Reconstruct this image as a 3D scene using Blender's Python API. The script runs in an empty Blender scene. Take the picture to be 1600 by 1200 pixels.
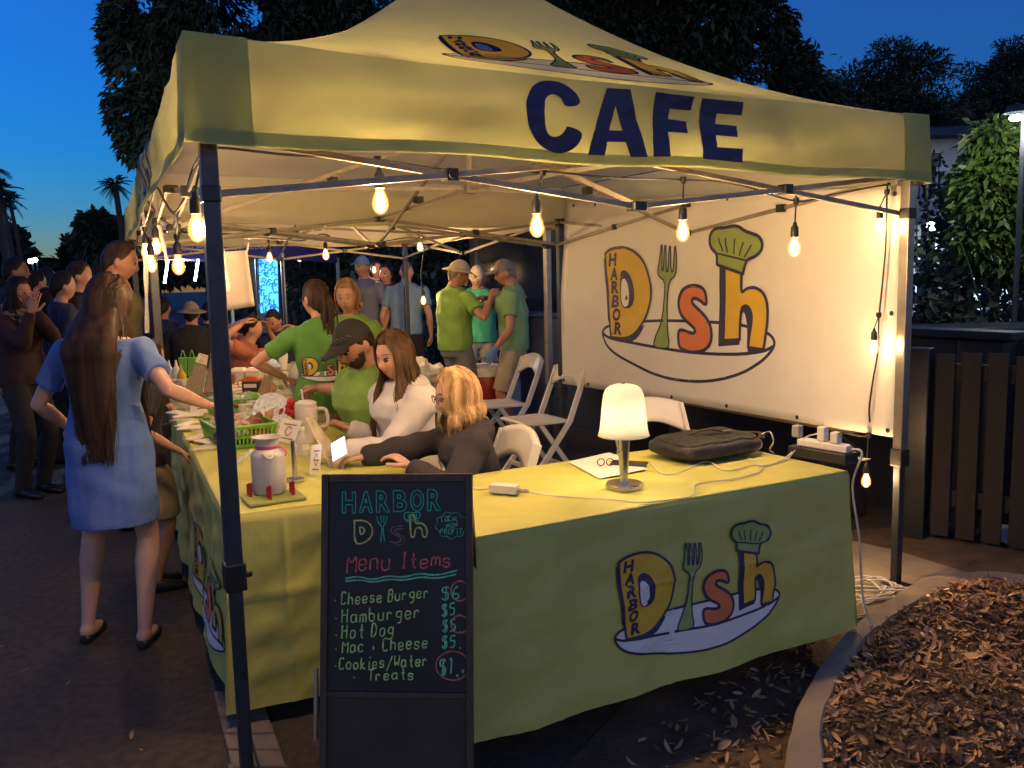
import bpy, bmesh, math, random
import numpy as np
from mathutils import Vector, Matrix, noise, geometry
from mathutils.bvhtree import BVHTree
random.seed(7); RNG = np.random.default_rng(7)
S = bpy.context.scene
COL = S.collection
R = math.radians
# ---------------------------------------------------------------- camera
H = 1.5
FPX = 1331.2
PITCH, ROLL = .1207, -.0224
_c, _s = math.cos(PITCH), math.sin(PITCH)
FWD = Vector((0, _c, -_s)); _u0 = Vector((0, _s, _c)); _r0 = Vector((1, 0, 0))
_cr, _sr = math.cos(ROLL), math.sin(ROLL)
RGT = _cr*_r0 + _sr*_u0; UPV = -_sr*_r0 + _cr*_u0
CAMP = Vector((0, 0, H))
cd = bpy.data.cameras.new('camera'); cam = bpy.data.objects.new('camera', cd); COL.objects.link(cam)
cd.sensor_width = 36; cd.lens = FPX/1600*36; cd.clip_start = .05; cd.clip_end = 3000
m3 = Matrix((RGT, UPV, -FWD)).transposed()
cam.matrix_world = Matrix.Translation(CAMP) @ m3.to_4x4()
S.camera = cam
# ---------------------------------------------------------------- sky and exposure
W = bpy.data.worlds.new('World'); S.world = W; W.use_nodes = True
nt = W.node_tree; nt.nodes.clear()
wo = nt.nodes.new('ShaderNodeOutputWorld'); bg = nt.nodes.new('ShaderNodeBackground')
sky = nt.nodes.new('ShaderNodeTexSky'); sky.sky_type = 'NISHITA'; sky.sun_disc = False
sky.sun_elevation = R(2.0); sky.sun_rotation = R(-60); sky.air_density = 1.2; sky.dust_density = .1; sky.ozone_density = 8.0
SKY_STRENGTH = .215
bg.inputs[1].default_value = SKY_STRENGTH
# dusk sky; an added low glow behind the camera stands in for town lights
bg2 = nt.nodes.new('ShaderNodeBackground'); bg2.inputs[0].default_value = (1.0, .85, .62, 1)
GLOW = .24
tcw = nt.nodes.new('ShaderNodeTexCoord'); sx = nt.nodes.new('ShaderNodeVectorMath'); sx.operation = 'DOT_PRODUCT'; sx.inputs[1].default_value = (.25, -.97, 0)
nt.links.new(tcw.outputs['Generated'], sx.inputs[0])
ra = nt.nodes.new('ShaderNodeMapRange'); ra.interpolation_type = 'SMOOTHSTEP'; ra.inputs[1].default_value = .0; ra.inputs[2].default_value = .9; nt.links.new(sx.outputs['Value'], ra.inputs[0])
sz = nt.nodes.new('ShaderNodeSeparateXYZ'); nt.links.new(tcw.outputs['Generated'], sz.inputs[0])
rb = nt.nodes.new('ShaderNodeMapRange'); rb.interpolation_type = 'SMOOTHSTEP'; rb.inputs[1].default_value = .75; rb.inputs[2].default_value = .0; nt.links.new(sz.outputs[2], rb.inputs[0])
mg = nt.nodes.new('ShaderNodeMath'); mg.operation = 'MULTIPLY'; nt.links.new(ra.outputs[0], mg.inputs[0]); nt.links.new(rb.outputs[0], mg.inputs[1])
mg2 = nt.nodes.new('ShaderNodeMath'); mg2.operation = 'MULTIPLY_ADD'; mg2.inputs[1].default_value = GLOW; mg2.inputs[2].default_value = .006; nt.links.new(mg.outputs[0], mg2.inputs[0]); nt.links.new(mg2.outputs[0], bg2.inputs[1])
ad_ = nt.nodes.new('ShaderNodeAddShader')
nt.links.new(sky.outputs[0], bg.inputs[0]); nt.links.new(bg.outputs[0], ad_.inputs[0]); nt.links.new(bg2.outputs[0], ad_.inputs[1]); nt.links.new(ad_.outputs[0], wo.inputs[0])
S.view_settings.view_transform = 'Standard'; S.view_settings.look = 'None'
S.view_settings.exposure = 1.25; S.view_settings.gamma = 1
S.render.engine = 'CYCLES'
S.cycles.use_denoising = True
S.cycles.max_bounces = 6; S.cycles.diffuse_bounces = 3; S.cycles.glossy_bounces = 3; S.cycles.transmission_bounces = 4; S.cycles.transparent_max_bounces = 12
S.cycles.sample_clamp_indirect = 4; S.cycles.caustics_reflective = False; S.cycles.caustics_refractive = False
BULB_W = 19.0
# ---------------------------------------------------------------- points of the place
def _dir(px, py): return FWD*FPX + RGT*(px-800) + UPV*(600-py)
def P(px, py, z=0.0):
    d = _dir(px, py); return CAMP + d*((z-H)/d.z)
def D(px, py, y):
    d = _dir(px, py); return CAMP + d*(y/d.y)
def hitp(px, py, p0, n):
    d = _dir(px, py); return CAMP + d*((p0-CAMP).dot(n)/d.dot(n))
FL = Vector((-.871, 2.446, 0)); YAW = .4986
UU = Vector((math.cos(YAW), math.sin(YAW), 0)); VV = Vector((-math.sin(YAW), math.cos(YAW), 0)); ZZ = Vector((0, 0, 1))
def T(a, b, z=0.0): return FL + UU*a + VV*b + ZZ*z
def Vv(x): return Vector(x)
# ---------------------------------------------------------------- materials
MATS = {}
def mat(name, col=(.5,.5,.5), rough=.6, metal=0, nz=(8,.25), bump=0, bscale=60, emit=None, estr=0, trans=0, alpha=1, stretch=None, col2=None, spec=.5, back=None, coat=0):
    if name in MATS: return MATS[name]
    m = bpy.data.materials.new(name); m.use_nodes = True; MATS[name] = m
    n = m.node_tree; b = n.nodes['Principled BSDF']; out = n.nodes['Material Output']
    tc = n.nodes.new('ShaderNodeTexCoord'); src = tc.outputs['Object']
    if stretch:
        mp = n.nodes.new('ShaderNodeMapping'); mp.inputs['Scale'].default_value = stretch
        n.links.new(src, mp.inputs[0]); src = mp.outputs[0]
    t = n.nodes.new('ShaderNodeTexNoise'); t.inputs['Scale'].default_value = nz[0]; t.inputs['Detail'].default_value = 6
    n.links.new(src, t.inputs[0])
    mx = n.nodes.new('ShaderNodeMix'); mx.data_type = 'RGBA'
    lo = tuple(c*(1-nz[1]) for c in col); hi = tuple(min(1, c*(1+nz[1])) for c in (col2 or col))
    mr = n.nodes.new('ShaderNodeMapRange'); mr.inputs[1].default_value = .3; mr.inputs[2].default_value = .7
    n.links.new(t.outputs[0], mr.inputs[0]); n.links.new(mr.outputs[0], mx.inputs[0])
    mx.inputs[6].default_value = (*lo, 1); mx.inputs[7].default_value = (*hi, 1)
    colout = mx.outputs[2]
    if back:
        g = n.nodes.new('ShaderNodeNewGeometry'); mb = n.nodes.new('ShaderNodeMix'); mb.data_type = 'RGBA'
        n.links.new(g.outputs['Backfacing'], mb.inputs[0]); n.links.new(colout, mb.inputs[6]); mb.inputs[7].default_value = (*back, 1)
        colout = mb.outputs[2]
    frontcol = mx.outputs[2]; n.links.new(colout, b.inputs['Base Color'])
    b.inputs['Roughness'].default_value = rough; b.inputs['Metallic'].default_value = metal
    b.inputs['Specular IOR Level'].default_value = spec; b.inputs['Coat Weight'].default_value = coat
    if bump:
        t2 = n.nodes.new('ShaderNodeTexNoise'); t2.inputs['Scale'].default_value = bscale; t2.inputs['Detail'].default_value = 5
        n.links.new(src, t2.inputs[0]); bp = n.nodes.new('ShaderNodeBump'); bp.inputs['Strength'].default_value = bump; bp.inputs['Distance'].default_value = .02
        n.links.new(t2.outputs[0], bp.inputs['Height']); n.links.new(bp.outputs[0], b.inputs['Normal'])
    if emit:
        b.inputs['Emission Color'].default_value = (*emit, 1); b.inputs['Emission Strength'].default_value = estr
    if trans:
        tr = n.nodes.new('ShaderNodeBsdfTranslucent'); ms = n.nodes.new('ShaderNodeMixShader'); ms.inputs[0].default_value = trans
        n.links.new(frontcol, tr.inputs[0]); n.links.new(b.outputs[0], ms.inputs[1]); n.links.new(tr.outputs[0], ms.inputs[2]); n.links.new(ms.outputs[0], out.inputs[0])
    elif alpha < 1:
        tp = n.nodes.new('ShaderNodeBsdfTransparent'); ms = n.nodes.new('ShaderNodeMixShader'); ms.inputs[0].default_value = alpha
        n.links.new(tp.outputs[0], ms.inputs[1]); n.links.new(b.outputs[0], ms.inputs[2]); n.links.new(ms.outputs[0], out.inputs[0])
    return m
M = mat
LIME = (.53,.55,.22)
M('asphalt', (.06,.047,.031), .75, nz=(26,.42), bump=.9, bscale=140)
M('dirt', (.095,.06,.03), .9, nz=(5,.4), bump=.6, bscale=60)
M('mulch_soil', (.07,.043,.02), .95, nz=(14,.5), bump=.8, bscale=70)
M('concrete', (.22,.18,.13), .85, nz=(6,.2), bump=.3, bscale=120)
M('paver', (.16,.13,.105), .85, nz=(9,.3), bump=.3, bscale=90)
M('path', (.13,.14,.16), .8, nz=(2,.2), bump=.2, bscale=90)
M('canopy_cloth', LIME, .75, nz=(2.5,.12), bump=.22, bscale=7, trans=.40, back=(.76,.70,.60))
M('canopy_hem', (.50,.535,.20), .8, nz=(3,.12), trans=.38, back=(.6,.57,.45))
M('canopy_patch', (.47,.51,.18), .8, nz=(3,.12), trans=.37, back=(.6,.57,.45))
M('table_cloth_lime', (.54,.54,.135), .58, nz=(3,.1), bump=.38, bscale=6, trans=.12)
M('steel_dark', (.05,.055,.07), .42, .5, nz=(20,.2))
M('steel_bar', (.27,.24,.20), .5, .35, nz=(20,.2))
M('steel_grey', (.34,.31,.28), .35, .8, nz=(20,.15))
M('black_plastic', (.015,.015,.016), .45, nz=(30,.2))
M('navy_print', (.022,.022,.075), .55, nz=(6,.15)); M('gold_print', (.62,.40,.035), .55, nz=(6,.08)); M('orange_print', (.60,.17,.06), .55, nz=(6,.08))
M('green_print', (.25,.34,.10), .55, nz=(6,.08)); M('white_print', (.66,.66,.66), .55, nz=(6,.05))
for nm_, c_ in (('gold', (.62,.40,.035)), ('orange', (.60,.17,.06)), ('green', (.25,.34,.10)), ('white', (.66,.66,.66)), ('navy', (.022,.022,.075))): M(nm_+'_ink', c_, .6, nz=(6,.08), trans=.62)
M('banner_vinyl', (.76,.74,.70), .5, nz=(3,.05), bump=.12, bscale=4, trans=.08)
M('board_black', (.008,.009,.012), .5, nz=(4,.5), bump=.05, bscale=20)
M('board_wood', (.06,.036,.021), .5, nz=(10,.4), stretch=(8,8,1)); M('board_panel', (.036,.025,.017), .6, nz=(6,.35))
M('chalk_green', (.16,.66,.32), .9, nz=(90,.35)); M('chalk_lime', (.55,.78,.22), .9, nz=(90,.4)); M('chalk_teal', (.05,.52,.30), .9, nz=(90,.4)); M('chalk_red', (.85,.15,.12), .9, nz=(90,.5)); M('chalk_yellow', (.66,.62,.16), .9, nz=(90,.4)); M('chalk_brown', (.28,.15,.13), .9, nz=(90,.5)); M('chalk_hide', (.012,.09,.05), .9, nz=(90,.5)); M('chalk_pale', (.35,.36,.2), .9, nz=(90,.4))
M('white_plastic', (.66,.64,.6), .4, nz=(6,.06)); M('white_enamel', (.47,.45,.44), .35, nz=(5,.05)); M('grey_plastic', (.3,.29,.27), .5)
M('nickel', (.55,.53,.5), .22, .95, nz=(12,.08))
M('paper', (.72,.67,.58), .8, nz=(6,.06)); M('kraft', (.42,.30,.18), .8, nz=(10,.12)); M('menu_ink', (.35,.15,.07), .8)
M('bag_black', (.014,.014,.016), .6, nz=(20,.4), bump=.35, bscale=40)
M('green_plastic', (.16,.42,.05), .4, nz=(6,.1)); M('tray_green', (.22,.26,.06), .55, nz=(8,.15))
M('snack_red', (.34,.02,.04), .3, nz=(14,.4)); M('snack_brown', (.16,.06,.03), .35, nz=(20,.4)); M('snack_gold', (.5,.30,.10), .3, nz=(20,.3)); M('snack_navy', (.03,.04,.09), .3)
M('cellophane', (.8,.8,.75), .12, nz=(30,.1), bump=.9, bscale=25, alpha=.28)
M('clear_bottle', (.75,.78,.8), .08, nz=(5,.05), alpha=.35); M('clear_film', (.75,.73,.7), .15, nz=(9,.1), bump=.8, bscale=14, alpha=.42)
M('yellow_plastic', (.75,.5,.03), .4); M('red_plastic', (.33,.03,.02), .45, nz=(6,.15)); M('orange_plastic', (.7,.13,.03), .45); M('blue_film', (.36,.48,.66), .25, nz=(12,.3), bump=.6, bscale=20)
M('tumbler', (.56,.49,.42), .45, nz=(6,.05)); M('rose_red', (.45,.01,.02), .5, nz=(30,.4)); M('stem_green', (.05,.10,.03), .6)
M('wood_pale', (.42,.27,.12), .6, nz=(10,.25), stretch=(2,14,14)); M('wood_grey', (.27,.21,.17), .7, nz=(12,.3), stretch=(10,10,1)); M('fence_wood', (.016,.013,.012), .75, nz=(10,.35), stretch=(9,9,1), bump=.2); M('metal_bench', (.05,.055,.062), .4, .6)
M('dark_wall', (.02,.021,.027), .6, nz=(2,.3)); M('glass_dark', (.015,.02,.03), .06, nz=(1,.2)); M('trim_dark', (.028,.032,.04), .35, .4)
M('white_wall', (.55,.56,.56), .7, nz=(3,.12)); M('roof_dark', (.05,.05,.055), .8)
M('purple_cloth', (.075,.045,.15), .7, nz=(3,.15), trans=.1); M('teal_trim', (.1,.2,.3), .6); M('text_cloth', (.5,.48,.5), .7)
M('cooler_red', (.30,.025,.02), .4, nz=(6,.12)); M('cooler_white', (.62,.6,.57), .45)
M('bark', (.05,.04,.032), .9, nz=(10,.4), stretch=(4,4,1), bump=.6, bscale=30)
M('leaf_dark', (.022,.032,.016), .6, nz=(.9,.55)); M('leaf_mid', (.05,.08,.022), .45, nz=(1.2,.5), trans=.25); M('leaf_bush', (.075,.13,.028), .38, nz=(2,.5), trans=.25); M('leaf_palm', (.022,.03,.02), .5, nz=(2,.4)); M('hedge', (.04,.055,.03), .6, nz=(2,.5))
M('chip', (.21,.115,.048), .42, nz=(3.5,.5), col2=(.44,.26,.11)); M('chip_dark', (.10,.055,.024), .7, nz=(6,.5))
M('cord_white', (.55,.52,.46), .5); M('cord_black', (.012,.012,.012), .5)
def bulb_glass():
    m = bpy.data.materials.new('bulb_glass'); m.use_nodes = True; MATS['bulb_glass'] = m; n = m.node_tree; n.nodes.clear()
    o = n.nodes.new('ShaderNodeOutputMaterial'); tp = n.nodes.new('ShaderNodeBsdfTransparent'); em = n.nodes.new('ShaderNodeEmission'); gl = n.nodes.new('ShaderNodeBsdfGlossy'); gl.inputs['Roughness'].default_value = .08
    lw = n.nodes.new('ShaderNodeLayerWeight'); lw.inputs[0].default_value = .55
    ramp = n.nodes.new('ShaderNodeMapRange'); ramp.inputs[3].default_value = .62; ramp.inputs[4].default_value = .30; n.links.new(lw.outputs['Facing'], ramp.inputs[0]); n.links.new(ramp.outputs[0], em.inputs[1])
    em.inputs[0].default_value = (1,.40,.06,1)
    a = n.nodes.new('ShaderNodeAddShader'); n.links.new(tp.outputs[0], a.inputs[0]); n.links.new(em.outputs[0], a.inputs[1])
    mx = n.nodes.new('ShaderNodeMixShader'); mx.inputs[0].default_value = .06; n.links.new(a.outputs[0], mx.inputs[1]); n.links.new(gl.outputs[0], mx.inputs[2]); n.links.new(mx.outputs[0], o.inputs[0])
bulb_glass()
M('bulb_core', (1,.8,.5), .5, emit=(1,.66,.24), estr=22)
M('lampshade', (.85,.83,.76), .35, nz=(4,.03), trans=.75); M('lamp_core', (1,.9,.8), .5, emit=(1,.8,.5), estr=14)
M('screen_glow', (.1,.1,.1), .3, emit=(.72,.74,1), estr=1.3); M('led_blue', (0,0,.1), .4, emit=(.05,.12,1), estr=12); M('tube_white', (1,1,1), .4, emit=(.55,.75,1), estr=9)
M('panel_cyan_glow', (.1,.3,.4), .4, emit=(.08,.42,.85), estr=.9, nz=(8,.5)); M('panel_ink', (.02,.08,.2), .4, emit=(.02,.14,.42), estr=.6); M('far_lamp', (1,1,1), .5, emit=(1,.85,.6), estr=14); M('far_lamp_cool', (1,1,1), .5, emit=(.75,.88,1), estr=10); M('far_lamp_red', (1,1,1), .5, emit=(1,.2,.1), estr=8); M('lit_window', (.6,.7,.8), .4, emit=(.30,.45,.8), estr=1.6, nz=(3,.3))  # cyan light on the hanging fabric panel is put into its emission
M('smile_dark', (.02,.015,.015), .6)
M('eye_white', (.6,.57,.53), .3); M('lash', (.02,.012,.01), .6); M('iris', (.03,.02,.015), .2)
def skin(name, c):
    m = M(name, c, .48, nz=(14,.13), col2=(c[0]*1.05, c[1]*.90, c[2]*.86), bump=.06, bscale=160); b = m.node_tree.nodes['Principled BSDF']
    b.inputs['Subsurface Weight'].default_value = .18; b.inputs['Subsurface Radius'].default_value = (.012,.005,.003); b.inputs['Subsurface Scale'].default_value = 1.0; return m
skin('skin_fair', (.50,.29,.20)); skin('skin_tan', (.40,.215,.14)); skin('skin_pale', (.52,.33,.26)); skin('skin_deep', (.25,.12,.075))
M('lips', (.34,.10,.085), .4, nz=(20,.1)); M('brow', (.06,.035,.02), .8)
def hairm(name, c, c2=None, n=(26,.45)): return M(name, c, .55, nz=n, stretch=(1,1,.08), col2=c2 or c, spec=.18)
hairm('hair_brown', (.024,.0135,.0095), (.048,.027,.018)); hairm('hair_dark', (.018,.012,.010)); hairm('hair_blonde', (.30,.16,.065), (.50,.33,.17)); hairm('hair_chestnut', (.055,.028,.015), (.10,.055,.028)); hairm('hair_ginger', (.26,.14,.07), (.34,.2,.1)); hairm('hair_grey', (.10,.08,.065), (.2,.17,.15))
def cloth(name, c, n=(7,.14)): return M(name, c, .85, nz=n, bump=.15, bscale=120)
cloth('dress_blue', (.09,.165,.42)); cloth('tee_lime', (.20,.36,.07)); cloth('tee_green', (.10,.27,.05)); cloth('tee_mint', (.20,.36,.16)); cloth('tee_teal', (.04,.33,.2)); cloth('hoodie_white', (.60,.57,.56)); cloth('hoodie_black', (.028,.024,.03)); cloth('khaki', (.40,.32,.22)); cloth('pants_grey', (.17,.165,.17)); cloth('black_cloth', (.016,.016,.02)); cloth('maroon', (.09,.022,.022)); M('card_cream', (.40,.34,.27), .8, nz=(6,.05)); cloth('maroon_dark', (.032,.011,.011)); cloth('olive', (.085,.07,.045)); cloth('navy_cloth', (.025,.035,.07)); cloth('scarf', (.24,.17,.10), (30,.5)); cloth('plum', (.14,.05,.13)); cloth('sky_shirt', (.17,.27,.36)); cloth('grey_shirt', (.13,.15,.19)); cloth('rust', (.28,.09,.06)); cloth('denim', (.05,.07,.13)); cloth('hat_tan', (.46,.38,.27)); cloth('cap_black', (.018,.017,.017)); cloth('cap_grey', (.22,.19,.16)); cloth('beige_skirt', (.26,.21,.15)); cloth('glove_blue', (.13,.22,.45)); M('shoe_black', (.012,.012,.012), .35); M('steel_watch', (.02,.02,.02), .3)
# gingham cloth: two sets of stripes
def gingham():
    m = bpy.data.materials.new('gingham'); m.use_nodes = True; MATS['gingham'] = m
    n = m.node_tree; b = n.nodes['Principled BSDF']; b.inputs['Roughness'].default_value = .8
    tc = n.nodes.new('ShaderNodeTexCoord'); mp = n.nodes.new('ShaderNodeMapping'); mp.inputs['Rotation'].default_value = (0, 0, -YAW); n.links.new(tc.outputs['Object'], mp.inputs[0])
    fac = None
    for k, ax in enumerate('XYZ'):
        sp = n.nodes.new('ShaderNodeSeparateXYZ'); n.links.new(mp.outputs[0], sp.inputs[0])
        w = n.nodes.new('ShaderNodeMath'); w.operation = 'PINGPONG'; w.inputs[1].default_value = .045; n.links.new(sp.outputs[ax], w.inputs[0])
        g = n.nodes.new('ShaderNodeMath'); g.operation = 'GREATER_THAN'; g.inputs[1].default_value = .0225; n.links.new(w.outputs[0], g.inputs[0])
        if fac is None: fac = g.outputs[0]
        else:
            a = n.nodes.new('ShaderNodeMath'); a.operation = 'ADD'; n.links.new(fac, a.inputs[0]); n.links.new(g.outputs[0], a.inputs[1]); fac = a.outputs[0]
    cr = n.nodes.new('ShaderNodeMapRange'); cr.inputs[2].default_value = 3; n.links.new(fac, cr.inputs[0])
    mx = n.nodes.new('ShaderNodeMix'); mx.data_type = 'RGBA'; mx.inputs[6].default_value = (.55,.53,.42,1); mx.inputs[7].default_value = (.04,.10,.03,1)
    n.links.new(cr.outputs[0], mx.inputs[0]); n.links.new(mx.outputs[2], b.inputs['Base Color'])
gingham()
# ---------------------------------------------------------------- mesh building
def orth(d):
    d = d.normalized(); a = Vector((0,0,1)) if abs(d.z) < .95 else Vector((1,0,0))
    x = a.cross(d).normalized(); return x, d.cross(x)
class MB:
    def __init__(s): s.v = []; s.f = []; s.m = []; s.k = 0
    def add(s, vs, fs, k=None):
        o = len(s.v); s.v.extend([tuple(p) for p in vs]); s.f.extend([tuple(i+o for i in f) for f in fs]); s.m.extend([s.k if k is None else k]*len(fs)); return s
    def box(s, c, d, rot=None):
        c = Vector(c); M_ = rot if rot is not None else Matrix.Identity(3)
        vs = [c + M_ @ Vector((x*d[0]/2, y*d[1]/2, z*d[2]/2)) for x in (-1,1) for y in (-1,1) for z in (-1,1)]
        return s.add(vs, [(0,1,3,2),(4,6,7,5),(0,4,5,1),(2,3,7,6),(0,2,6,4),(1,5,7,3)])
    def bar(s, a, b, w, h=None, up=None):
        a = Vector(a); b = Vector(b); d = (b-a); L = d.length; d = d/L
        u = Vector(up) if up is not None else Vector((0,0,1))
        if abs(u.normalized().dot(d)) > .98: u = UU
        x = d.cross(u).normalized(); z = x.cross(d)
        return s.box((a+b)/2, (w, L, h or w), Matrix((x, d, z)).transposed())
    def tube(s, pts, r, n=8, flat=1.0, caps=True, up=None, round_ends=False):
        pts = [Vector(p) for p in pts]; N = len(pts)
        rs = list(r) if hasattr(r, '__len__') else [r]*N
        if round_ends:
            d0 = (pts[0]-pts[1]).normalized(); d1 = (pts[-1]-pts[-2]).normalized()
            pts = [pts[0]+d0*rs[0]*.95, pts[0]+d0*rs[0]*.6] + pts + [pts[-1]+d1*rs[-1]*.6, pts[-1]+d1*rs[-1]*.95]
            rs = [rs[0]*.3, rs[0]*.8] + rs + [rs[-1]*.8, rs[-1]*.3]; N = len(pts)
        vs = []; x = None
        for i in range(N):
            d = (pts[min(i+1,N-1)] - pts[max(i-1,0)])
            if d.length < 1e-9: d = Vector((0,0,1))
            d.normalize()
            if x is None:
                if up is not None: x = Vector(up).cross(d); x = x.normalized() if x.length > 1e-4 else orth(d)[0]
                else: x = orth(d)[0]
            else:
                x = x - d*x.dot(d); x = x.normalized() if x.length > 1e-6 else orth(d)[0]
            y = d.cross(x)
            for k in range(n):
                t = 2*math.pi*k/n; vs.append(pts[i] + x*(math.cos(t)*rs[i]) + y*(math.sin(t)*rs[i]*flat))
        fs = [(i*n+k, i*n+(k+1)%n, (i+1)*n+(k+1)%n, (i+1)*n+k) for i in range(N-1) for k in range(n)]
        if caps: fs += [tuple(range(n-1,-1,-1)), tuple((N-1)*n+k for k in range(n))]
        return s.add(vs, fs)
    def rings(s, rings, caps=True):
        n = len(rings[0]); N = len(rings); vs = [p for r_ in rings for p in r_]
        fs = [(i*n+k, i*n+(k+1)%n, (i+1)*n+(k+1)%n, (i+1)*n+k) for i in range(N-1) for k in range(n)]
        if caps: fs += [tuple(range(n-1,-1,-1)), tuple((N-1)*n+k for k in range(n))]
        return s.add(vs, fs)
    def lathe(s, prof, c=(0,0,0), n=24, caps=True, ax=None):
        c = Vector(c); X, Y, Z_ = (Vector((1,0,0)), Vector((0,1,0)), Vector((0,0,1)))
        if ax is not None: Z_ = Vector(ax).normalized(); X, Y = orth(Z_)
        return s.rings([[c + X*(math.cos(2*math.pi*k/n)*r) + Y*(math.sin(2*math.pi*k/n)*r) + Z_*z for k in range(n)] for r, z in prof], caps)
    def ball(s, c, r, n=10, rot=None):
        c = Vector(c); r = Vector((r,r,r)) if not hasattr(r, '__len__') else Vector(r); rg = []
        for i in range(1, n):
            t = math.pi*i/n
            ring = []
            for k in range(n*2):
                q = math.pi*k/n; p = Vector((math.sin(t)*math.cos(q)*r.x, math.sin(t)*math.sin(q)*r.y, -math.cos(t)*r.z))
                ring.append(c + (rot @ p if rot is not None else p))
            rg.append(ring)
        return s.rings(rg)
    def quad(s, a, b, c, d): return s.add([a,b,c,d], [(0,1,2,3)])
    def grid(s, fn, nu, nv):
        vs = [fn(i/nu, j/nv) for j in range(nv+1) for i in range(nu+1)]
        return s.add(vs, [(j*(nu+1)+i, j*(nu+1)+i+1, (j+1)*(nu+1)+i+1, (j+1)*(nu+1)+i) for j in range(nv) for i in range(nu)])
    def build(s, name, ms, parent=None, smooth=True, bevel=0, solid=0, local=False, angle=40):
        me = bpy.data.meshes.new(name); o = bpy.data.objects.new(name, me); COL.objects.link(o)
        off = Vector((0,0,0)) if (parent is None or local) else wloc(parent)
        if off.length > 0: me.from_pydata([tuple(Vector(p)-off) for p in s.v], [], s.f)
        else: me.from_pydata(s.v, [], s.f)
        if not isinstance(ms, (list, tuple)): ms = [ms]
        for m_ in ms: me.materials.append(MATS[m_] if isinstance(m_, str) else m_)
        if len(ms) > 1: me.polygons.foreach_set('material_index', s.m)
        me.update()
        if bevel:
            b = o.modifiers.new('bevel', 'BEVEL'); b.width = bevel; b.segments = 2; b.limit_method = 'ANGLE'
        if solid:
            b = o.modifiers.new('solid', 'SOLIDIFY'); b.thickness = solid; b.offset = 0
        if smooth:
            me.polygons.foreach_set('use_smooth', [True]*len(me.polygons))
            try: me.set_sharp_from_angle(angle=R(angle))
            except Exception: pass
        if parent is not None: o.parent = parent
        return o
def wloc(o):
    l = Vector((0,0,0))
    while o is not None: l += o.location; o = o.parent
    return l
def tag(o, label=None, cat=None, group=None, kind=None):
    if label: o['label'] = label
    if cat: o['category'] = cat
    if group: o['group'] = group
    if kind: o['kind'] = kind
    return o
def thing(name, label, cat, loc=(0,0,0), rz=0, group=None):
    o = bpy.data.objects.new(name, None); COL.objects.link(o); o.location = loc; o.rotation_euler.z = rz; o.empty_display_size = .1
    return tag(o, label, cat, group)
def copy_tree(o, parent=None):
    c = o.copy(); COL.objects.link(c); c.parent = parent
    for ch in list(o.children): copy_tree(ch, c)
    return c
def point_light(name, loc, power, col, parent=None, r=.02):
    l = bpy.data.lights.new(name, 'POINT'); l.energy = power; l.color = col; l.shadow_soft_size = r
    o = bpy.data.objects.new(name, l); COL.objects.link(o)
    o.location = Vector(loc) - (wloc(parent) if parent is not None else Vector((0,0,0)))
    if parent is not None: o.parent = parent
    return o
# flat shapes: outlines in 2D, subdivided, then laid on a surface by a mapping
def chaikin(pts, it=2, closed=True):
    for _ in range(it):
        q = []; n = len(pts)
        for i in range(n if closed else n-1):
            a = pts[i]; b = pts[(i+1) % n]
            q += [(a[0]*.75+b[0]*.25, a[1]*.75+b[1]*.25), (a[0]*.25+b[0]*.75, a[1]*.25+b[1]*.75)]
        if not closed: q = [pts[0]] + q + [pts[-1]]
        pts = q
    return pts
def fill2d(loops, maxlen=None):
    ll = [[Vector((p[0], p[1], 0)) for p in l] for l in loops]
    tris = geometry.tessellate_polygon(ll); vs = [p for l in ll for p in l]
    if maxlen:
        bm = bmesh.new(); bv = [bm.verts.new(p) for p in vs]
        for t in tris:
            try: bm.faces.new([bv[i] for i in t])
            except Exception: pass
        for _ in range(5):
            es = [e for e in bm.edges if e.calc_length() > maxlen]
            if not es: break
            bmesh.ops.subdivide_edges(bm, edges=es, cuts=1)
            bmesh.ops.triangulate(bm, faces=bm.faces[:])
        bm.verts.index_update(); vs = [v.co.copy() for v in bm.verts]; tris = [tuple(v.index for v in f.verts) for f in bm.faces]; bm.free()
    return [(p[0], p[1]) for p in vs], [tuple(t) for t in tris]
def ribbon2d(pts, w, closed=False, seg=None):
    pts = [Vector((p[0], p[1])) for p in pts]
    if seg:
        q = []
        n = len(pts)
        for i in range(n if closed else n-1):
            a = pts[i]; b = pts[(i+1) % n]; k = max(1, int((b-a).length/seg))
            q += [a.lerp(b, j/k) for j in range(k)]
        if not closed: q.append(pts[-1])
        pts = q
    n = len(pts); vs = []; fs = []
    for i in range(n):
        a = pts[(i-1) % n] if (closed or i > 0) else pts[i]; b = pts[(i+1) % n] if (closed or i < n-1) else pts[i]
        d = (b-a); d = d.normalized() if d.length > 1e-9 else Vector((1,0)); nn = Vector((-d.y, d.x))
        ww = w(i/(n-1)) if callable(w) else w
        vs += [tuple(pts[i]+nn*ww/2), tuple(pts[i]-nn*ww/2)]
    for i in range(n if closed else n-1):
        j = (i+1) % n; fs.append((2*i, 2*i+1, 2*j+1, 2*j))
    return vs, fs
_tc = {}
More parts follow.
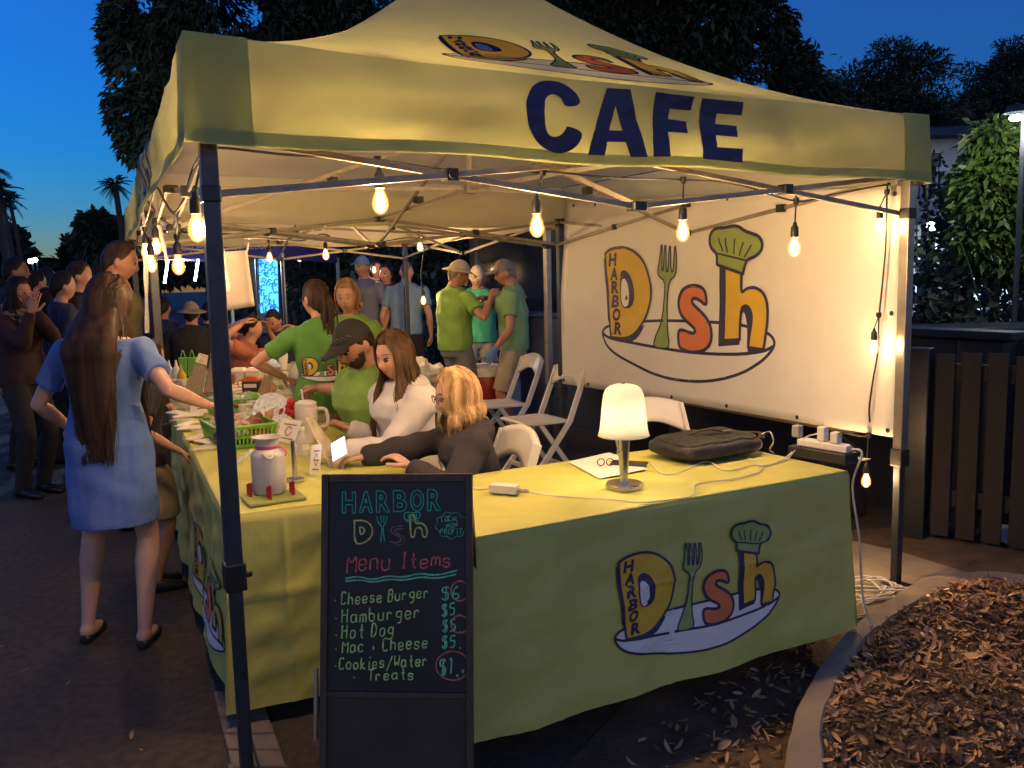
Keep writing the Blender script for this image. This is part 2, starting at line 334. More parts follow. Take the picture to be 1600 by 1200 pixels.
def text2d(txt, bold=0.0):
    key = (txt, bold)
    if key in _tc: return _tc[key]
    cu = bpy.data.curves.new('t', 'FONT'); cu.body = txt; cu.offset = bold; cu.resolution_u = 3
    o = bpy.data.objects.new('t', cu); COL.objects.link(o); dg = bpy.context.evaluated_depsgraph_get()
    me = o.evaluated_get(dg).to_mesh(); vs = [(v.co.x, v.co.y) for v in me.vertices]; fs = [tuple(p.vertices) for p in me.polygons]
    o.evaluated_get(dg).to_mesh_clear(); bpy.data.objects.remove(o); bpy.data.curves.remove(cu)
    xs = [p[0] for p in vs]; ys = [p[1] for p in vs]; x0, y0, x1, y1 = min(xs), min(ys), max(xs), max(ys)
    _tc[key] = ([((x-x0)/(x1-x0), (y-y0)/(y1-y0)) for x, y in vs], fs); return _tc[key]
def smooth_path(pts, n=8):
    pts = [Vector(p) for p in pts]; out = []
    for i in range(len(pts)-1):
        p0 = pts[max(i-1,0)]; p1 = pts[i]; p2 = pts[i+1]; p3 = pts[min(i+2,len(pts)-1)]
        for j in range(n):
            t = j/n; out.append(.5*((2*p1)+(p2-p0)*t+(2*p0-5*p1+4*p2-p3)*t*t+(3*p1-p0-3*p2+p3)*t**3))
    out.append(pts[-1]); return out
# ================================================================ the setting
def pip(x, y, poly):
    c = False; n = len(poly)
    for i in range(n):
        x1, y1 = poly[i][0], poly[i][1]; x2, y2 = poly[i-1][0], poly[i-1][1]
        if (y1 > y) != (y2 > y) and x < (x2-x1)*(y-y1)/(y2-y1)+x1: c = not c
    return c
g = MB(); g.grid(lambda i, j: Vector((-300+600*i, -300+600*j, 0)), 8, 8)
tag(g.build('ground', 'asphalt', smooth=False), kind='structure')
# brown beaten strip beneath and beside the tent
k_out = [(1215,1260),(1225,1200),(1240,1122),(1270,1059),(1311,999),(1367,950),(1442,903),(1499,893),(1560,893),(1640,900)]
k_in = [(1288,1260),(1290,1200),(1288,1122),(1318,1046),(1356,994),(1416,950),(1468,924),(1508,912),(1560,911),(1640,918)]
ko = smooth_path([P(x, y, .1) for x, y in k_out], 14); ki = smooth_path([P(x, y, .1) for x, y in k_in], 14)
ko = [Vector((ko[0].x-.1, .2, .1))]+ko; ki = [Vector((ki[0].x-.08, .2, .1))]+ki
d_poly = [P(760,1330), P(1000,1075), P(1330,920), P(1330,830), P(1700,800), P(1900,1000), P(1700,1500)]
dm = MB(); vs, fs = fill2d([[(p.x, p.y) for p in d_poly]], .4); dm.add([(x, y, .004) for x, y in vs], fs)
tag(dm.build('dirt_ground', 'dirt', smooth=False), kind='structure')
pd = MB(); cp = [P(1322,845), P(1400,862), P(1520,900), P(1440,925), P(1310,985), P(1312,930)]
vs, fs = fill2d([[(p.x, p.y) for p in cp]], .3); pd.add([(x, y, .008) for x, y in vs], fs)
tag(pd.build('pavement', 'concrete', smooth=False), kind='structure')
kb = MB(); rg = []
for a, b in zip(ko, ki):
    d = (b-a).normalized(); rg.append([Vector((a.x, a.y, 0)), Vector((a.x, a.y, .09)) , Vector((a.x, a.y, .1))+d*.010]+[Vector((a.x, a.y, .1)).lerp(Vector((b.x, b.y, .1)), f) for f in (.3,.55,.8)]+[Vector((b.x, b.y, .1))-d*.010, Vector((b.x, b.y, .09)), Vector((b.x, b.y, 0))])
kb.rings(rg); kb.v = [(x+.006*noise.noise((x*9,y*9,z*20)), y+.006*noise.noise((x*9+5,y*9,z*20)), z+.005*noise.noise((x*12,y*12,3))*(z > .05)) for x, y, z in kb.v]; tag(kb.build('kerb', 'concrete', angle=28), kind='structure')
bed = [(p.x, p.y) for p in ki] + [(5.2, ki[-1].y+.3), (6.5, .2)]
bm_ = MB(); vs, fs = fill2d([bed], .12)
def bedz(x, y): return .075+.03*noise.noise((x*2.2, y*2.2, 0))+.05*min(1, max(0, (x-1.2)*.5))
bm_.add([(x, y, bedz(x, y)) for x, y in vs], fs); tag(bm_.build('mulch_bed', 'mulch_soil'), kind='structure')
def chips(n, poly, zf, smin, smax, rng, dens=None):
    ch = MB(); xs = [p[0] for p in poly]; ys = [p[1] for p in poly]; c = 0
    while c < n:
        x = rng.uniform(min(xs), max(xs)); y = rng.uniform(min(ys), max(ys))
        if not pip(x, y, poly) or (dens and rng.random() > dens(x, y)): continue
        L = rng.uniform(smin, smax)*(1.5 if rng.random() < .08 else 1); w = L*rng.uniform(.20, .42); th = rng.uniform(0, 6.28)
        q = Matrix.Rotation(th, 3, 'Z') @ Matrix.Rotation(rng.normal(0, .32), 3, 'X') @ Matrix.Rotation(rng.normal(0, .45), 3, 'Y')
        z = zf(x, y)+rng.uniform(.004, .028); cv = rng.uniform(-.22, .35)*L; o = Vector((x, y, z))
        pr = [(-.5, .12), (-.25, .85), (.1, 1), (.35, .7), (.5, .1)]
        v_ = []
        for t, ww in pr:
            zz = cv*(t*t*4-.5)*.5
            v_ += [o+q @ Vector((t*L, ww*w/2, zz)), o+q @ Vector((t*L, 0, zz-.15*w)), o+q @ Vector((t*L, -ww*w/2, zz))]
        ch.k = 0 if rng.random() < .8 else 1
        ch.add(v_, [(3*i+j, 3*i+j+1, 3*i+j+4, 3*i+j+3) for i in range(4) for j in range(2)]); c += 1
    return ch
rng = np.random.default_rng(3)
visbed = [(p.x, p.y) for p in ki if p.y > 1.4] + [(4.3, ki[-1].y+.2), (3.2, 1.5)]
mc = chips(9500, visbed, bedz, .020, .060, rng); m2 = chips(9000, visbed, bedz, .006, .020, rng); mc.add(m2.v, m2.f); mc.m = mc.m[:len(mc.f)-len(m2.f)]+m2.m
for k in range(70):
    x, y = rng.uniform(.9, 3.6), rng.uniform(1.5, 3.9)
    if pip(x, y, visbed): a_ = rng.uniform(0, 6.28); L_ = rng.uniform(.05, .16); z_ = bedz(x, y)+.03; mc.k = 1; mc.tube([(x, y, z_), (x+L_*.5*math.cos(a_), y+L_*.5*math.sin(a_), z_+.012), (x+L_*math.cos(a_+.2), y+L_*math.sin(a_+.2), z_)], .0022, 4)
tag(mc.build('mulch_chips', ['chip', 'chip_dark'], smooth=False), kind='stuff')
sp = [(p.x, p.y) for p in (P(980,1180), P(1120,1075), P(1300,990), P(1262,1060), P(1225,1180), P(1180,1260), P(1000,1260))]
tag(chips(190, sp, lambda x, y: .004, .024, .055, rng, lambda x, y: max(.08, 1-1.5*abs((x-.95)*.9))).build('fallen_leaves', ['chip', 'chip_dark'], smooth=False), kind='stuff')
lsp = [(-2.6,1.9),(-.9,1.9),(-1.1,2.6),(-1.5,4.2),(-3.4,4.2)]
tag(chips(46, lsp, lambda x, y: .001, .012, .04, rng).build('ground_litter', ['chip', 'chip_dark'], smooth=False), kind='stuff')
# pavers under the left table end
pv = MB()
pa, pb, pc, pd_ = P(338,1105), P(415,1105), P(445,1210), P(362,1210)
ax = (pd_-pa); 
for r_ in range(9):
    for c_ in range(2):
        t0, t1 = r_*.24-.24, r_*.24-.015; s0, s1 = c_*.5+.02, c_*.5+.49
        q = [pa.lerp(pb, s0)+ax*t0, pa.lerp(pb, s1)+ax*t0, pa.lerp(pb, s1)+ax*t1, pa.lerp(pb, s0)+ax*t1]
        pv.add([p+ZZ*.0 for p in q]+[p+ZZ*(.012+.004*random.random()) for p in q], [(4,5,6,7),(0,1,5,4),(1,2,6,5),(2,3,7,6),(3,0,4,7)])
tag(pv.build('paving', 'paver', bevel=.006), kind='structure')
# walkway behind the tents
wk = MB(); q = [P(560,520+60), P(880,575), P(900,640), P(640,640)]
wk.add([p+ZZ*.006 for p in [Vector((-3.2,9.2,0)), Vector((1.5,9.2,0)), Vector((1.6,16,0)), Vector((-2.8,16,0))]], [(0,1,2,3)]); tag(wk.build('path', 'path', smooth=False), kind='structure')

# ---------------------------------------------------------------- canopy tents
TW, TD = 3.13, 3.08
ZV, ZT = 1.90, 2.195
def tent(name, label, b0, drift0, drift1, zj, zoff=0.0):
    def m(s, t, z=0): return T(TW*s + (drift0+(drift1-drift0)*t)*(1-s), b0+TD*t, z+zoff*(1 if z > 1.7 else 0))
    root = thing(name, label, 'canopy tent', m(0,0,0))
    def roofz(tau): return ZT+.33*tau+.65*tau*tau
    def roof(side, x, tau, lift=0):  # x -1..1 along the eave, tau 0 eave .. 1 peak
        w = 1-tau; e = [(x*w, -w), (w, x*w), (-x*w, w), (-w, -x*w)][side]
        z = roofz(tau)*(x*x) + (ZT+.70*tau+.28*tau*tau)*(1-x*x) - .010*(1-x*x)*(1-tau)
        z += .006*noise.noise((e[0]*3+side*9, e[1]*3, 1.3))
        p = m((e[0]+1)/2, (e[1]+1)/2, z)
        return p + ZZ*lift
    rb = MB()
    for sd in range(4): rb.grid(lambda i, j: roof(sd, -1+2*i, j*.995), 64, 44)
    rf = rb.build('roof', 'canopy_cloth', root, angle=80)
    def val(side, s, h, out=0.0):   # s along 0..1, h 0 top .. 1 bottom
        st = [(s, 0), (1, s), (1-s, 1), (0, 1-s)][side]; nrm = [-VV, UU, VV, -UU][side]
        endf = min(1, min(s, 1-s)*7)
        wv = (.013*noise.noise((s*7+side*5, h*1.5, .2))+.004*noise.noise((s*26+h*5+side, h*2, 7))+.0025*abs(noise.noise((s*44-h*9, h*3, side)))+.014*noise.noise((s*2.3+side*3, h*2.5, 4)))*endf*1.5
        z = ZT - (.012*4*s*(1-s))*(1-h) - (ZT-ZV+.006*math.sin(s*19+side))*h
        o_ = .012+.015*h+wv+out; tg = [UU, VV, -UU, -VV][side]
        return m(st[0], st[1], z) + nrm*o_ + tg*(o_*(max(0, (s-.95)/.05)-max(0, (.05-s)/.05)))
    vb = MB()
    for sd in range(4): vb.grid(lambda i, j: val(sd, 1-i, j), 60, 8)
    vl = vb.build('valance', 'canopy_cloth', root, angle=80)
    hb = MB()
    for sd in range(4):
        hb.grid(lambda i, j: val(sd, .996-.992*i, .86+.145*j, .0025), 60, 2)
    hb.build('hem', 'canopy_hem', vl, angle=80)
    for sd in range(4):
        pb_ = MB(); pb_.grid(lambda i, j: val(sd, .05-.050*i, -.01+1.015*j, .004), 4, 8); pb_.build('corner_patch', 'canopy_patch', vl, angle=80); pb_ = MB(); pb_.grid(lambda i, j: val(sd, 1.0-.05*i, -.01+1.015*j, .004), 4, 8); pb_.build('corner_patch', 'canopy_patch', vl, angle=80)
    legs = []
    ins = .012
    cs = [(ins, ins), (1-ins, ins), (1-ins, 1-ins), (ins, 1-ins)]
    for k, (s, t) in enumerate(cs):
        a = m(s, t, 0); lb = MB(); rt = Matrix((UU, VV, ZZ)).transposed()
        top = m(s, t, 1.955).z
        lb.box(a+ZZ*((top+zj)/2), (.048, .048, top-zj), rt); L = lb.build('leg', 'steel_dark' if k != 1 else 'steel_grey', root, smooth=False, bevel=.004)
        l2 = MB(); l2.box(a+ZZ*((zj+.01)/2), (.038, .038, zj-.01), rt); l2.build('lower_tube', 'steel_dark', L, smooth=False, bevel=.004)
        l3 = MB(); l3.box(a+ZZ*(zj), (.062, .062, .085), rt); l3.tube([a+ZZ*zj+UU*.03, a+ZZ*zj+UU*.052], .012); l3.build('clamp', 'black_plastic', L, smooth=False, bevel=.006)
        l4 = MB(); l4.box(a+ZZ*.006, (.10, .10, .010), rt); l4.build('foot_plate', 'steel_dark', L, smooth=False)
        l5 = MB(); l5.box(m(s, t, 1.765), (.054, .054, .05), rt); l6 = MB(); l6.box(m(s, t, 1.935), (.056, .056, .05), rt); l6.build('corner_bracket', 'black_plastic', L, smooth=False, bevel=.006); l5.build('slider', 'black_plastic', L, smooth=False, bevel=.006)
        legs.append(a)
    zu, zl = 1.935, 1.765
    def xbars(pa_, pb2, za0, za1, zb0, zb1, off):
        tb = MB(); 
        A0 = Vector((pa_.x, pa_.y, za0)); A1 = Vector((pa_.x, pa_.y, za1)); B0 = Vector((pb2.x, pb2.y, zb0)); B1 = Vector((pb2.x, pb2.y, zb1))
        tb.bar(A1, B0, .012, .021); tb.build('scissor_bar', 'steel_bar', root, smooth=False, bevel=.002)
        d = (pb2-pa_).normalized().cross(ZZ)*.016
        tb = MB(); tb.bar(A0+d, B1+d, .012, .021); tb.build('scissor_bar', 'steel_bar', root, smooth=False, bevel=.002)
        c = (A1+B0+A0+B1)/4; pv_ = MB(); pv_.tube([c-d*1.2, c+d*2.2], .017, 10); pv_.box(c, (.05,.04,.04), Matrix((d.normalized(), d.normalized().cross(ZZ), ZZ)).transposed()); pv_.build('pivot', 'black_plastic', root, smooth=False)
    zo = zoff
    mids = []
    for sd, (p, q) in enumerate(((0,1),(1,2),(2,3),(3,0))):
        inn = [VV, -UU, -VV, UU][sd]*.012
        A = legs[p]+inn; B = legs[q]+inn; Mi = (A+B)/2; mids.append(Mi)
        xbars(A, Mi, zl+zo, zu+zo, zl+zo, zu+zo, 0); xbars(B, Mi, zl+zo, zu+zo, zl+zo, zu+zo, 0)
        hb_ = MB(); rt = Matrix((UU, VV, ZZ)).transposed()
        hb_.box(Mi+ZZ*(zl+zo), (.06,.06,.035), rt); hb_.build('hub', 'black_plastic', root, smooth=False, bevel=.006); hb_ = MB(); hb_.box(Mi+ZZ*(zu+zo), (.06,.06,.035), rt); hb_.build('hub', 'black_plastic', root, smooth=False, bevel=.006)
    cen = (mids[0]+mids[2])/2
    for k in range(4):
        xbars(mids[k], cen, zl+zo, zu+zo, zl+.22+zo, zu+.36+zo, 0)
    cp_ = MB(); cp_.box(cen+ZZ*(zl+.22+zo), (.07,.07,.05), Matrix((UU,VV,ZZ)).transposed()); cp_.tube([cen+ZZ*(zl+.2+zo), cen+ZZ*(roofz(1)+zo-.03)], .017); cp_.build('centre_pole', 'steel_bar', root, smooth=False)
    return root, m, roof, val
tent1, tm1, roof1, val1 = tent('canopy_tent', 'lime green pop-up canopy tent in front with CAFE lettered on its valance', 0.0, 0.0, .16, .63)
tent2, tm2, roof2, val2 = tent('canopy_tent', 'second lime green canopy tent directly behind the lettered one', 3.20, .17, .34, .63)
# CAFE on the valance: outlines measured on the front face, laid on the cloth
CAFE = {'C': [[(778,396),(708,408),(700,375),(688,358),(660,352),(632,372),(622,420),(622,460),(628,500),(640,522),(664,530),(690,520),(706,500),(712,480),(780,505),(765,548),(735,580),(690,594),(645,588),(600,560),(566,510),(548,440),(552,385),(572,335),(605,305),(650,297),(700,302),(740,325),(765,355)]],
 'A': [[(878,328),(966,335),(1030,612),(964,608),(946,548),(874,545),(862,600),(795,597)], [(910,400),(936,500),(886,498)]],
 'F': [[(1062,347),(1218,365),(1213,420),(1125,412),(1121,455),(1196,465),(1192,517),(1116,509),(1114,614),(1050,612)]],
 'E': [[(1250,370),(1407,388),(1405,440),(1312,432),(1308,475),(1391,483),(1388,530),(1305,524),(1300,576),(1399,580),(1397,636),(1240,626)]]}
fp0 = T(0, -.03, 2.0)
def val_st(x, y):
    h = hitp(600+x*.4, y*.4, fp0, VV); r_ = h-FL; return r_.dot(UU)/TW, (ZT-h.z)/(ZT-ZV)
lt = MB(); ltb = MB()
sts = {}
for k, loops in CAFE.items():
    ll = [[(val_st(x, y)[0]*TW, val_st(x, y)[1]*(ZT-ZV)) for x, y in (chaikin(l, 2) if k == 'C' else l)] for l in loops]
    vs, fs = fill2d(ll, .022); lt.add([val1(0, x/TW, y/(ZT-ZV), .0065) for x, y in vs], fs)
    # the same word on the left valance, reading from the back forward
    ltb.add([val1(3, 1-(2.50 - (x-1.55))/TD*.86 if False else .30+(x-1.55)*.40, y/(ZT-ZV), .0065) for x, y in vs], fs)
vparent = [c for c in tent1.children if c.name.startswith('valance')][0]
lt.build('lettering', 'navy_print', vparent, smooth=False); ltb.build('lettering', 'navy_print', vparent, smooth=False)
# ---------------------------------------------------------------- the cafe emblem (outlines measured on the hanging banner)
BPL = T(3.085, 0, 0)
def ban_uv(x, y):
    h = hitp(860+x*.36662, 280+y*.36667, BPL, UU); r_ = h-FL; return -r_.dot(VV), h.z
_LG = {'plate': [(226,645),(250,622),(420,602),(580,604),(735,612),(830,625),(925,655),(952,688),(950,712),(930,745),(890,782),(820,825),(720,855),(620,865),(520,855),(430,830),(370,797),(290,752),(245,712),(228,670)],
 'rim': [(226,645),(232,662),(262,680),(330,693),(450,717),(600,741),(780,749),(905,735),(948,712)],
 'D': [(240,318),(258,300),(290,292),(325,290),(365,305),(398,338),(420,388),(431,450),(430,510),(418,560),(400,605),(375,645),(345,672),(310,680),(262,673),(262,673),(250,500),(240,318)],
 'Dsh': [(231,342),(240,330),(240,330),(262,673),(310,685),(352,676),(405,610),(392,650),(360,690),(320,700),(256,680)],
 'Dc': [(302,402),(314,387),(332,390),(350,420),(361,465),(362,510),(352,540),(332,553),(312,546),(303,520),(300,460)],
 'Dci': [(308,425),(322,422),(336,452),(341,500),(336,538),(320,547),(308,525),(305,470)],
 'fork': [(480,278),(474,330),(461,395),(468,416),(489,433),(487,500),(476,600),(440,690),(440,712),(458,721),(490,723),(502,712),(497,640),(498,500),(508,434),(530,416),(538,390),(543,340),(541,286),(536,286),(533,330),(526,392),(516,398),(520,284),(514,284),(505,394),(497,396),(501,281),(495,281),(486,390),(479,392),(485,279)],
 's': [(655,466),(664,528),(654,535),(638,518),(612,505),(598,515),(602,532),(628,556),(662,592),(682,632),(684,682),(670,716),(640,736),(590,739),(552,724),(541,706),(541,650),(552,640),(590,656),(614,656),(610,636),(576,606),(552,572),(543,525),(552,485),(576,459),(615,451)],
 'h': [(742,368),(742,368),(738,530),(734,688),(734,688),(802,684),(802,684),(806,560),(822,537),(843,545),(854,580),(850,625),(838,718),(838,718),(906,727),(906,727),(914,660),(923,565),(916,510),(896,475),(862,459),(828,468),(808,490),(812,396),(812,396)],
 'hsh': [(720,360),(742,368),(742,368),(734,688),(802,684),(802,684),(800,706),(800,706),(711,713),(711,713)],
 'hsh2': [(838,716),(838,716),(906,727),(890,742),(850,742),(832,730),(836,640),(822,560),(808,580),(806,560),(822,537),(843,545),(854,580),(850,625)],
 'hat': [(715,318),(690,295),(682,262),(688,228),(712,207),(745,208),(775,199),(805,200),(832,222),(860,231),(890,243),(905,272),(900,302),(876,328),(850,338),(834,348),(820,404),(820,404),(711,364),(711,364)],
 }
_PLEATS = [[(738,306),(724,268),(722,250)], [(757,312),(750,275),(752,250)], [(783,320),(786,285),(790,252)], [(806,326),(815,295),(826,268)], [(828,332),(845,305),(858,280)], [(715,316),(770,330),(834,346)]]
_HB = [('H',272,343),('A',277,403),('R',280,460),('B',282,520),('O',286,577),('R',293,636)]
def _uv(pts): return [ban_uv(*p) for p in pts]
LG = {}
_sm = dict(plate=2, rim=2, D=2, Dsh=1, Dc=2, Dci=2, fork=1, s=2, h=2, hsh=0, hsh2=1, hat=2)
_all = _uv(_LG['plate'])+_uv(_LG['hat']); _x0 = min(p[0] for p in _all); _x1 = max(p[0] for p in _all); _y0 = min(p[1] for p in _all); _y1 = max(p[1] for p in _all); LW = _x1-_x0; LASP = (_y1-_y0)/LW
def _nrm(pts): return [((x-_x0)/LW, (y-_y0)/LW) for x, y in _uv(pts)]
for k, l in _LG.items(): LG[k] = chaikin(_nrm(l), _sm[k], closed=(k != 'rim'))
def logo(name, fn, parent, lift=.0007, maxlen=.07, ow=.012, plate='white_print', base=0.0, ink='print'):
    """fn(u,v,lift)->point; u 0..1 across, v 0..LASP up"""
    mats = ['navy_'+ink, 'gold_'+ink, 'orange_'+ink, 'green_'+ink, plate]; mb = MB()
    def fil(key, k, L, hole=None):
        vs, fs = fill2d([LG[key]]+([LG[hole]] if hole else []), maxlen); mb.k = k; mb.add([fn(u, v, base+L*lift) for u, v in vs], fs)
    def rim(pts, w, L, closed=True):
        vs, fs = ribbon2d(pts, w, closed, .05); mb.k = 0; mb.add([fn(u, v, base+L*lift) for u, v in vs], fs)
    if plate: fil('plate', 4, 0)
    rim(LG['plate'], ow*.95, 1); rim(LG['rim'], ow, 1.4, False)
    fil('Dsh', 0, 2); fil('D', 1, 3); rim(LG['D'], ow, 4); fil('Dc', 0, 4.5); fil('Dci', 4, 5.2)
    fil('fork', 3, 2); rim(LG['fork'], ow*.6, 3)
    fil('s', 2, 2.5); rim(LG['s'], ow*1.15, 3.5)
    fil('hsh', 0, 2.2); fil('hsh2', 0, 2.7); fil('h', 1, 3.2); rim(LG['h'], ow, 4.2)
    fil('hat', 3, 5); rim(LG['hat'], ow, 6)
    for pl in _PLEATS: rim(_nrm(chaikin(pl, 1, False)), ow*.55, 6.5, False)
    for ch, x, y in _HB:
        (u, v), = _nrm([(x, y)]); vs, fs = text2d(ch, .045); mb.k = 0; w_, h_ = .054, .055
        mb.add([fn(u+(a-.5)*w_+(b-.5)*.008, v+(b-.5)*h_, base+4.8*lift) for a, b in vs], fs)
    return mb.build(name, mats, parent, smooth=False)
# emblem on the roof slope
def roof_fn(u, v, l):
    a = .80+u*1.28; tau = .03+v*.56
    x = (a-TW/2)/(TW/2)/(1-tau)*(1-.0); x = (a-TW/2)/(TW/2)
    return roof1(0, x/(1-tau*.55), tau, .006+l*1.5)
rparent = [c for c in tent1.children if c.name.startswith('roof')][0]
logo('emblem', roof_fn, rparent, maxlen=.04, plate='white_ink', ink='ink')

# ---------------------------------------------------------------- banner on the tent's right side
ban_c = [(884,316), (1411,290), (1402,684), (872,598)]
bc = [hitp(x, y, BPL, UU) for x, y in ban_c]
def ban_pt(s, t, out=0):
    p = bc[0].lerp(bc[1], s).lerp(bc[3].lerp(bc[2], s), t)
    wv = .014*math.sin(s*5+t*2.5)+.014*noise.noise((s*4, t*3, 2))+.004*noise.noise((s*22-t*16, t*5+s*4, 9))+.008*noise.noise((s*9+t*6, t*2, 5))
    return p - UU*(out + wv*(1-.6*abs(2*s-1)))
banner = thing('banner', 'large white vinyl banner with colourful dish emblem hung along right tent side', 'banner', bc[3])
bb = MB(); bb.grid(lambda i, j: ban_pt(i, j), 40, 24); bsheet = bb.build('sheet', 'banner_vinyl', banner, solid=.0012)
# inverse map of the emblem: plane coordinates -> s,t on the quad
def ban_st(h):
    s, t = .5, .5
    for _ in range(8):
        p = bc[0].lerp(bc[1], s).lerp(bc[3].lerp(bc[2], s), t)
        e = h-p; ds = (bc[1]-bc[0]).lerp(bc[2]-bc[3], t); dt_ = bc[3].lerp(bc[2], s)-bc[0].lerp(bc[1], s)
        a11, a12, a21, a22 = ds.dot(VV), dt_.dot(VV), ds.z, dt_.z; det = a11*a22-a12*a21
        e1, e2 = e.dot(VV), e.z; s += (e1*a22-e2*a12)/det; t += (a11*e2-a21*e1)/det
    return s, t
def ban_fn(u, v, l):
    bcoord = -(_x0+u*LW); z = _y0+v*LW; s, t = ban_st(T(3.085, bcoord, z)); return ban_pt(s, t, .002+l)
logo('emblem', ban_fn, bsheet, plate='banner_vinyl')
for s, t in [(.04,.02),(.14,.02),(.27,.02),(.42,.02),(.6,.02),(.78,.02),(.03,.98),(.14,.98),(.29,.98),(.45,.98),(.62,.98),(.8,.98),(.985,.975),(.985,.5),(.985,.03)]:
    p = ban_pt(s, t, .003); gm = MB(); gm.lathe([(.004,.0),(.011,.0),(.012,.002),(.006,.004)], p, 10, ax=-UU); gm.build('grommet', 'black_plastic', bsheet)
for s in (.04,.14,.27,.6,.985):
    p = ban_pt(s, .02, .004); tw = MB(); tw.tube(smooth_path([p, p+Vector((.01,0,.03)), p+Vector((.0,.01,.07)), p+UU*.02+ZZ*.11], 4), .0025, 5); tw.build('tie', 'cord_white', bsheet)
p = ban_pt(.985, .5, .004); tw = MB(); tw.tube(smooth_path([p, p+UU*.03-ZZ*.03, p+UU*.07-ZZ*.055-VV*.02, p+UU*.10-ZZ*.05], 4), .003, 5)
tw.build('tie', 'cord_white', bsheet)
# ================================================================ buildings and walls behind
bl = thing('storefront', 'dark storefront with tall glass panes behind the green shirted men', 'building', Vector((-.6, 13.0, 0)))
mb = MB(); mb.box((2.25, 14.6, 1.65), (5.7, 3, 3.3)); mb.build('wall', 'dark_wall', bl, smooth=False)
for k in range(3):
    x = .3+k*1.75
    fr = MB(); 
    for dx in (-.8, .8): fr.box((x+dx, 13.06, 1.75), (.07, .1, 2.1))
    for z in (.72, 2.8): fr.box((x, 13.06, z), (1.67, .1, .07))
    f = fr.build('window_frame', 'trim_dark', bl, smooth=False); gl = MB(); gl.box((x, 13.075, 1.75), (1.55, .02, 2.0)); gl.build('pane', 'glass_dark', f, smooth=False)
sl = MB(); sl.box((2.25, 12.9, .66), (5.5, .3, .06)); sl.build('ledge', 'trim_dark', bl, smooth=False, bevel=.01)
kw = thing('planter_wall', 'low dark panelled wall behind the hanging banner', 'wall', T(4.35, 2.6, 0))
mb = MB(); rt = Matrix((UU, VV, ZZ)).transposed()
for k in range(6): mb.box(T(4.35, .75+k*.93, .55), (.12, .92, 1.10), rt)
mb.build('panel', 'dark_wall', kw, smooth=False, bevel=.008)
mb = MB(); mb.box(T(4.35, 3.05, 1.13), (.20, 5.66, .05), rt); mb.build('coping', 'trim_dark', kw, smooth=False, bevel=.008)
# wooden bench behind the banner
bn = thing('wooden_bench', 'pale wooden slat bench showing below the banner', 'bench', T(3.85, 1.9, 0))
for k in range(3):
    mb = MB(); mb.box(T(3.66+k*.13, 1.9, .60+.0*k), (.11, 2.3, .04), rt); mb.build('slat', 'wood_pale', bn, smooth=False, bevel=.005)
for b in (.95, 2.85):
    mb = MB(); mb.box(T(3.79, b, .29), (.36, .07, .56), rt); mb.build('leg', 'fence_wood', bn, smooth=False, bevel=.005)
# slatted enclosure on the right
f0 = P(1452, 842, 0); f1 = P(1690, 880, 0); fd = (f1-f0).normalized(); fn_ = Vector((-fd.y, fd.x, 0)); frt = Matrix((fd, fn_, ZZ)).transposed()
fe = thing('slatted_fence', 'dark brown vertical slat enclosure at right behind mulch bed', 'fence', f0)
mb = MB(); L = (f1-f0).length+1.2; nb = int(L/.128)
for k in range(nb):
    hgt = 1.02+.012*math.sin(k*7.3); mb.box(f0+fd*(.05+k*.128)+ZZ*(hgt/2+.03), (.095, .024, hgt), frt)
mb.build('slat_panel', 'fence_wood', fe, smooth=False, bevel=.004)
mb = MB()
for z in (.25, .95): mb.box(f0+fd*(L/2)+fn_*.04+ZZ*z, (L, .05, .09), frt)
mb.build('rail', 'fence_wood', fe, smooth=False)
mb = MB(); mb.box(f0-fd*.09+ZZ*.54, (.14, .12, 1.08), frt); mb.build('post', 'trim_dark', fe, smooth=False, bevel=.006)
mb = MB(); mb.box(f0+fd*L*.5+fn_*.45+ZZ*.56, (L, .02, 1.05), frt); mb.build('back_board', 'black_cloth', fe, smooth=False)
for (px, py, w, lab) in ((1500, 512, 1.5, 'dark metal picnic table with pale rim beyond the slatted enclosure, upper one'), (1478, 556, 1.2, 'dark metal picnic table nearest the tent pole behind the enclosure')):
    c = D(px+60, py, 6.6 if py < 530 else 5.9); t = thing('picnic_table', lab, 'table', (c.x, c.y, 0))
    mb = MB(); mb.box(c, (w, .7, .045)); mb.build('tabletop', 'metal_bench', t, smooth=False, bevel=.015)
    for dx in (-.4, .4):
        mb = MB(); mb.tube([(c.x+dx*w, c.y, c.z-.02), (c.x+dx*w, c.y, .0)], .035); mb.box((c.x+dx*w, c.y, .02), (.1, .6, .04)); mb.build('leg', 'metal_bench', t)
dsc = MB(); c = P(1579, 848, 0); dsc.lathe([(.0,0),(.105,0),(.115,.012),(.11,.02),(.08,.024),(.0,.025)], (c.x, c.y, .03), 24, ax=(.1,-.25,1)); tag(dsc.build('valve_cover', 'paper'), 'pale round disc lying on the brown ground by the slats', 'disc')
# white two-storey house far right
hs = thing('house', 'white two storey house with lit porch behind the right bush', 'house', (14, 25, 0))
mb = MB(); mb.box((17, 27, 2.55), (13, 6, 5.1)); mb.build('wall', 'white_wall', hs, smooth=False)
mb = MB(); mb.add([(9.9,23.3,5.1),(24.2,23.3,5.1),(24.2,30.8,5.1),(9.9,30.8,5.1),(12.8,27,6.0),(21.5,27,6.0)], [(0,1,5,4),(1,2,5),(2,3,4,5),(3,0,4),(3,2,1,0)]); mb.build('roof', 'roof_dark', hs, smooth=False)
mb = MB(); mb.box((16.5, 22.8, 2.75), (12.4, 2.6, .18)); mb.build('porch_roof', 'white_wall', hs, smooth=False)
mb = MB(); mb.box((16.5, 22.8, 4.15), (12.4, .08, .1));
for k in range(50): mb.box((10.5+k*.25, 22.8, 3.5), (.05, .05, 1.25))
mb.build('balustrade', 'white_wall', hs, smooth=False)
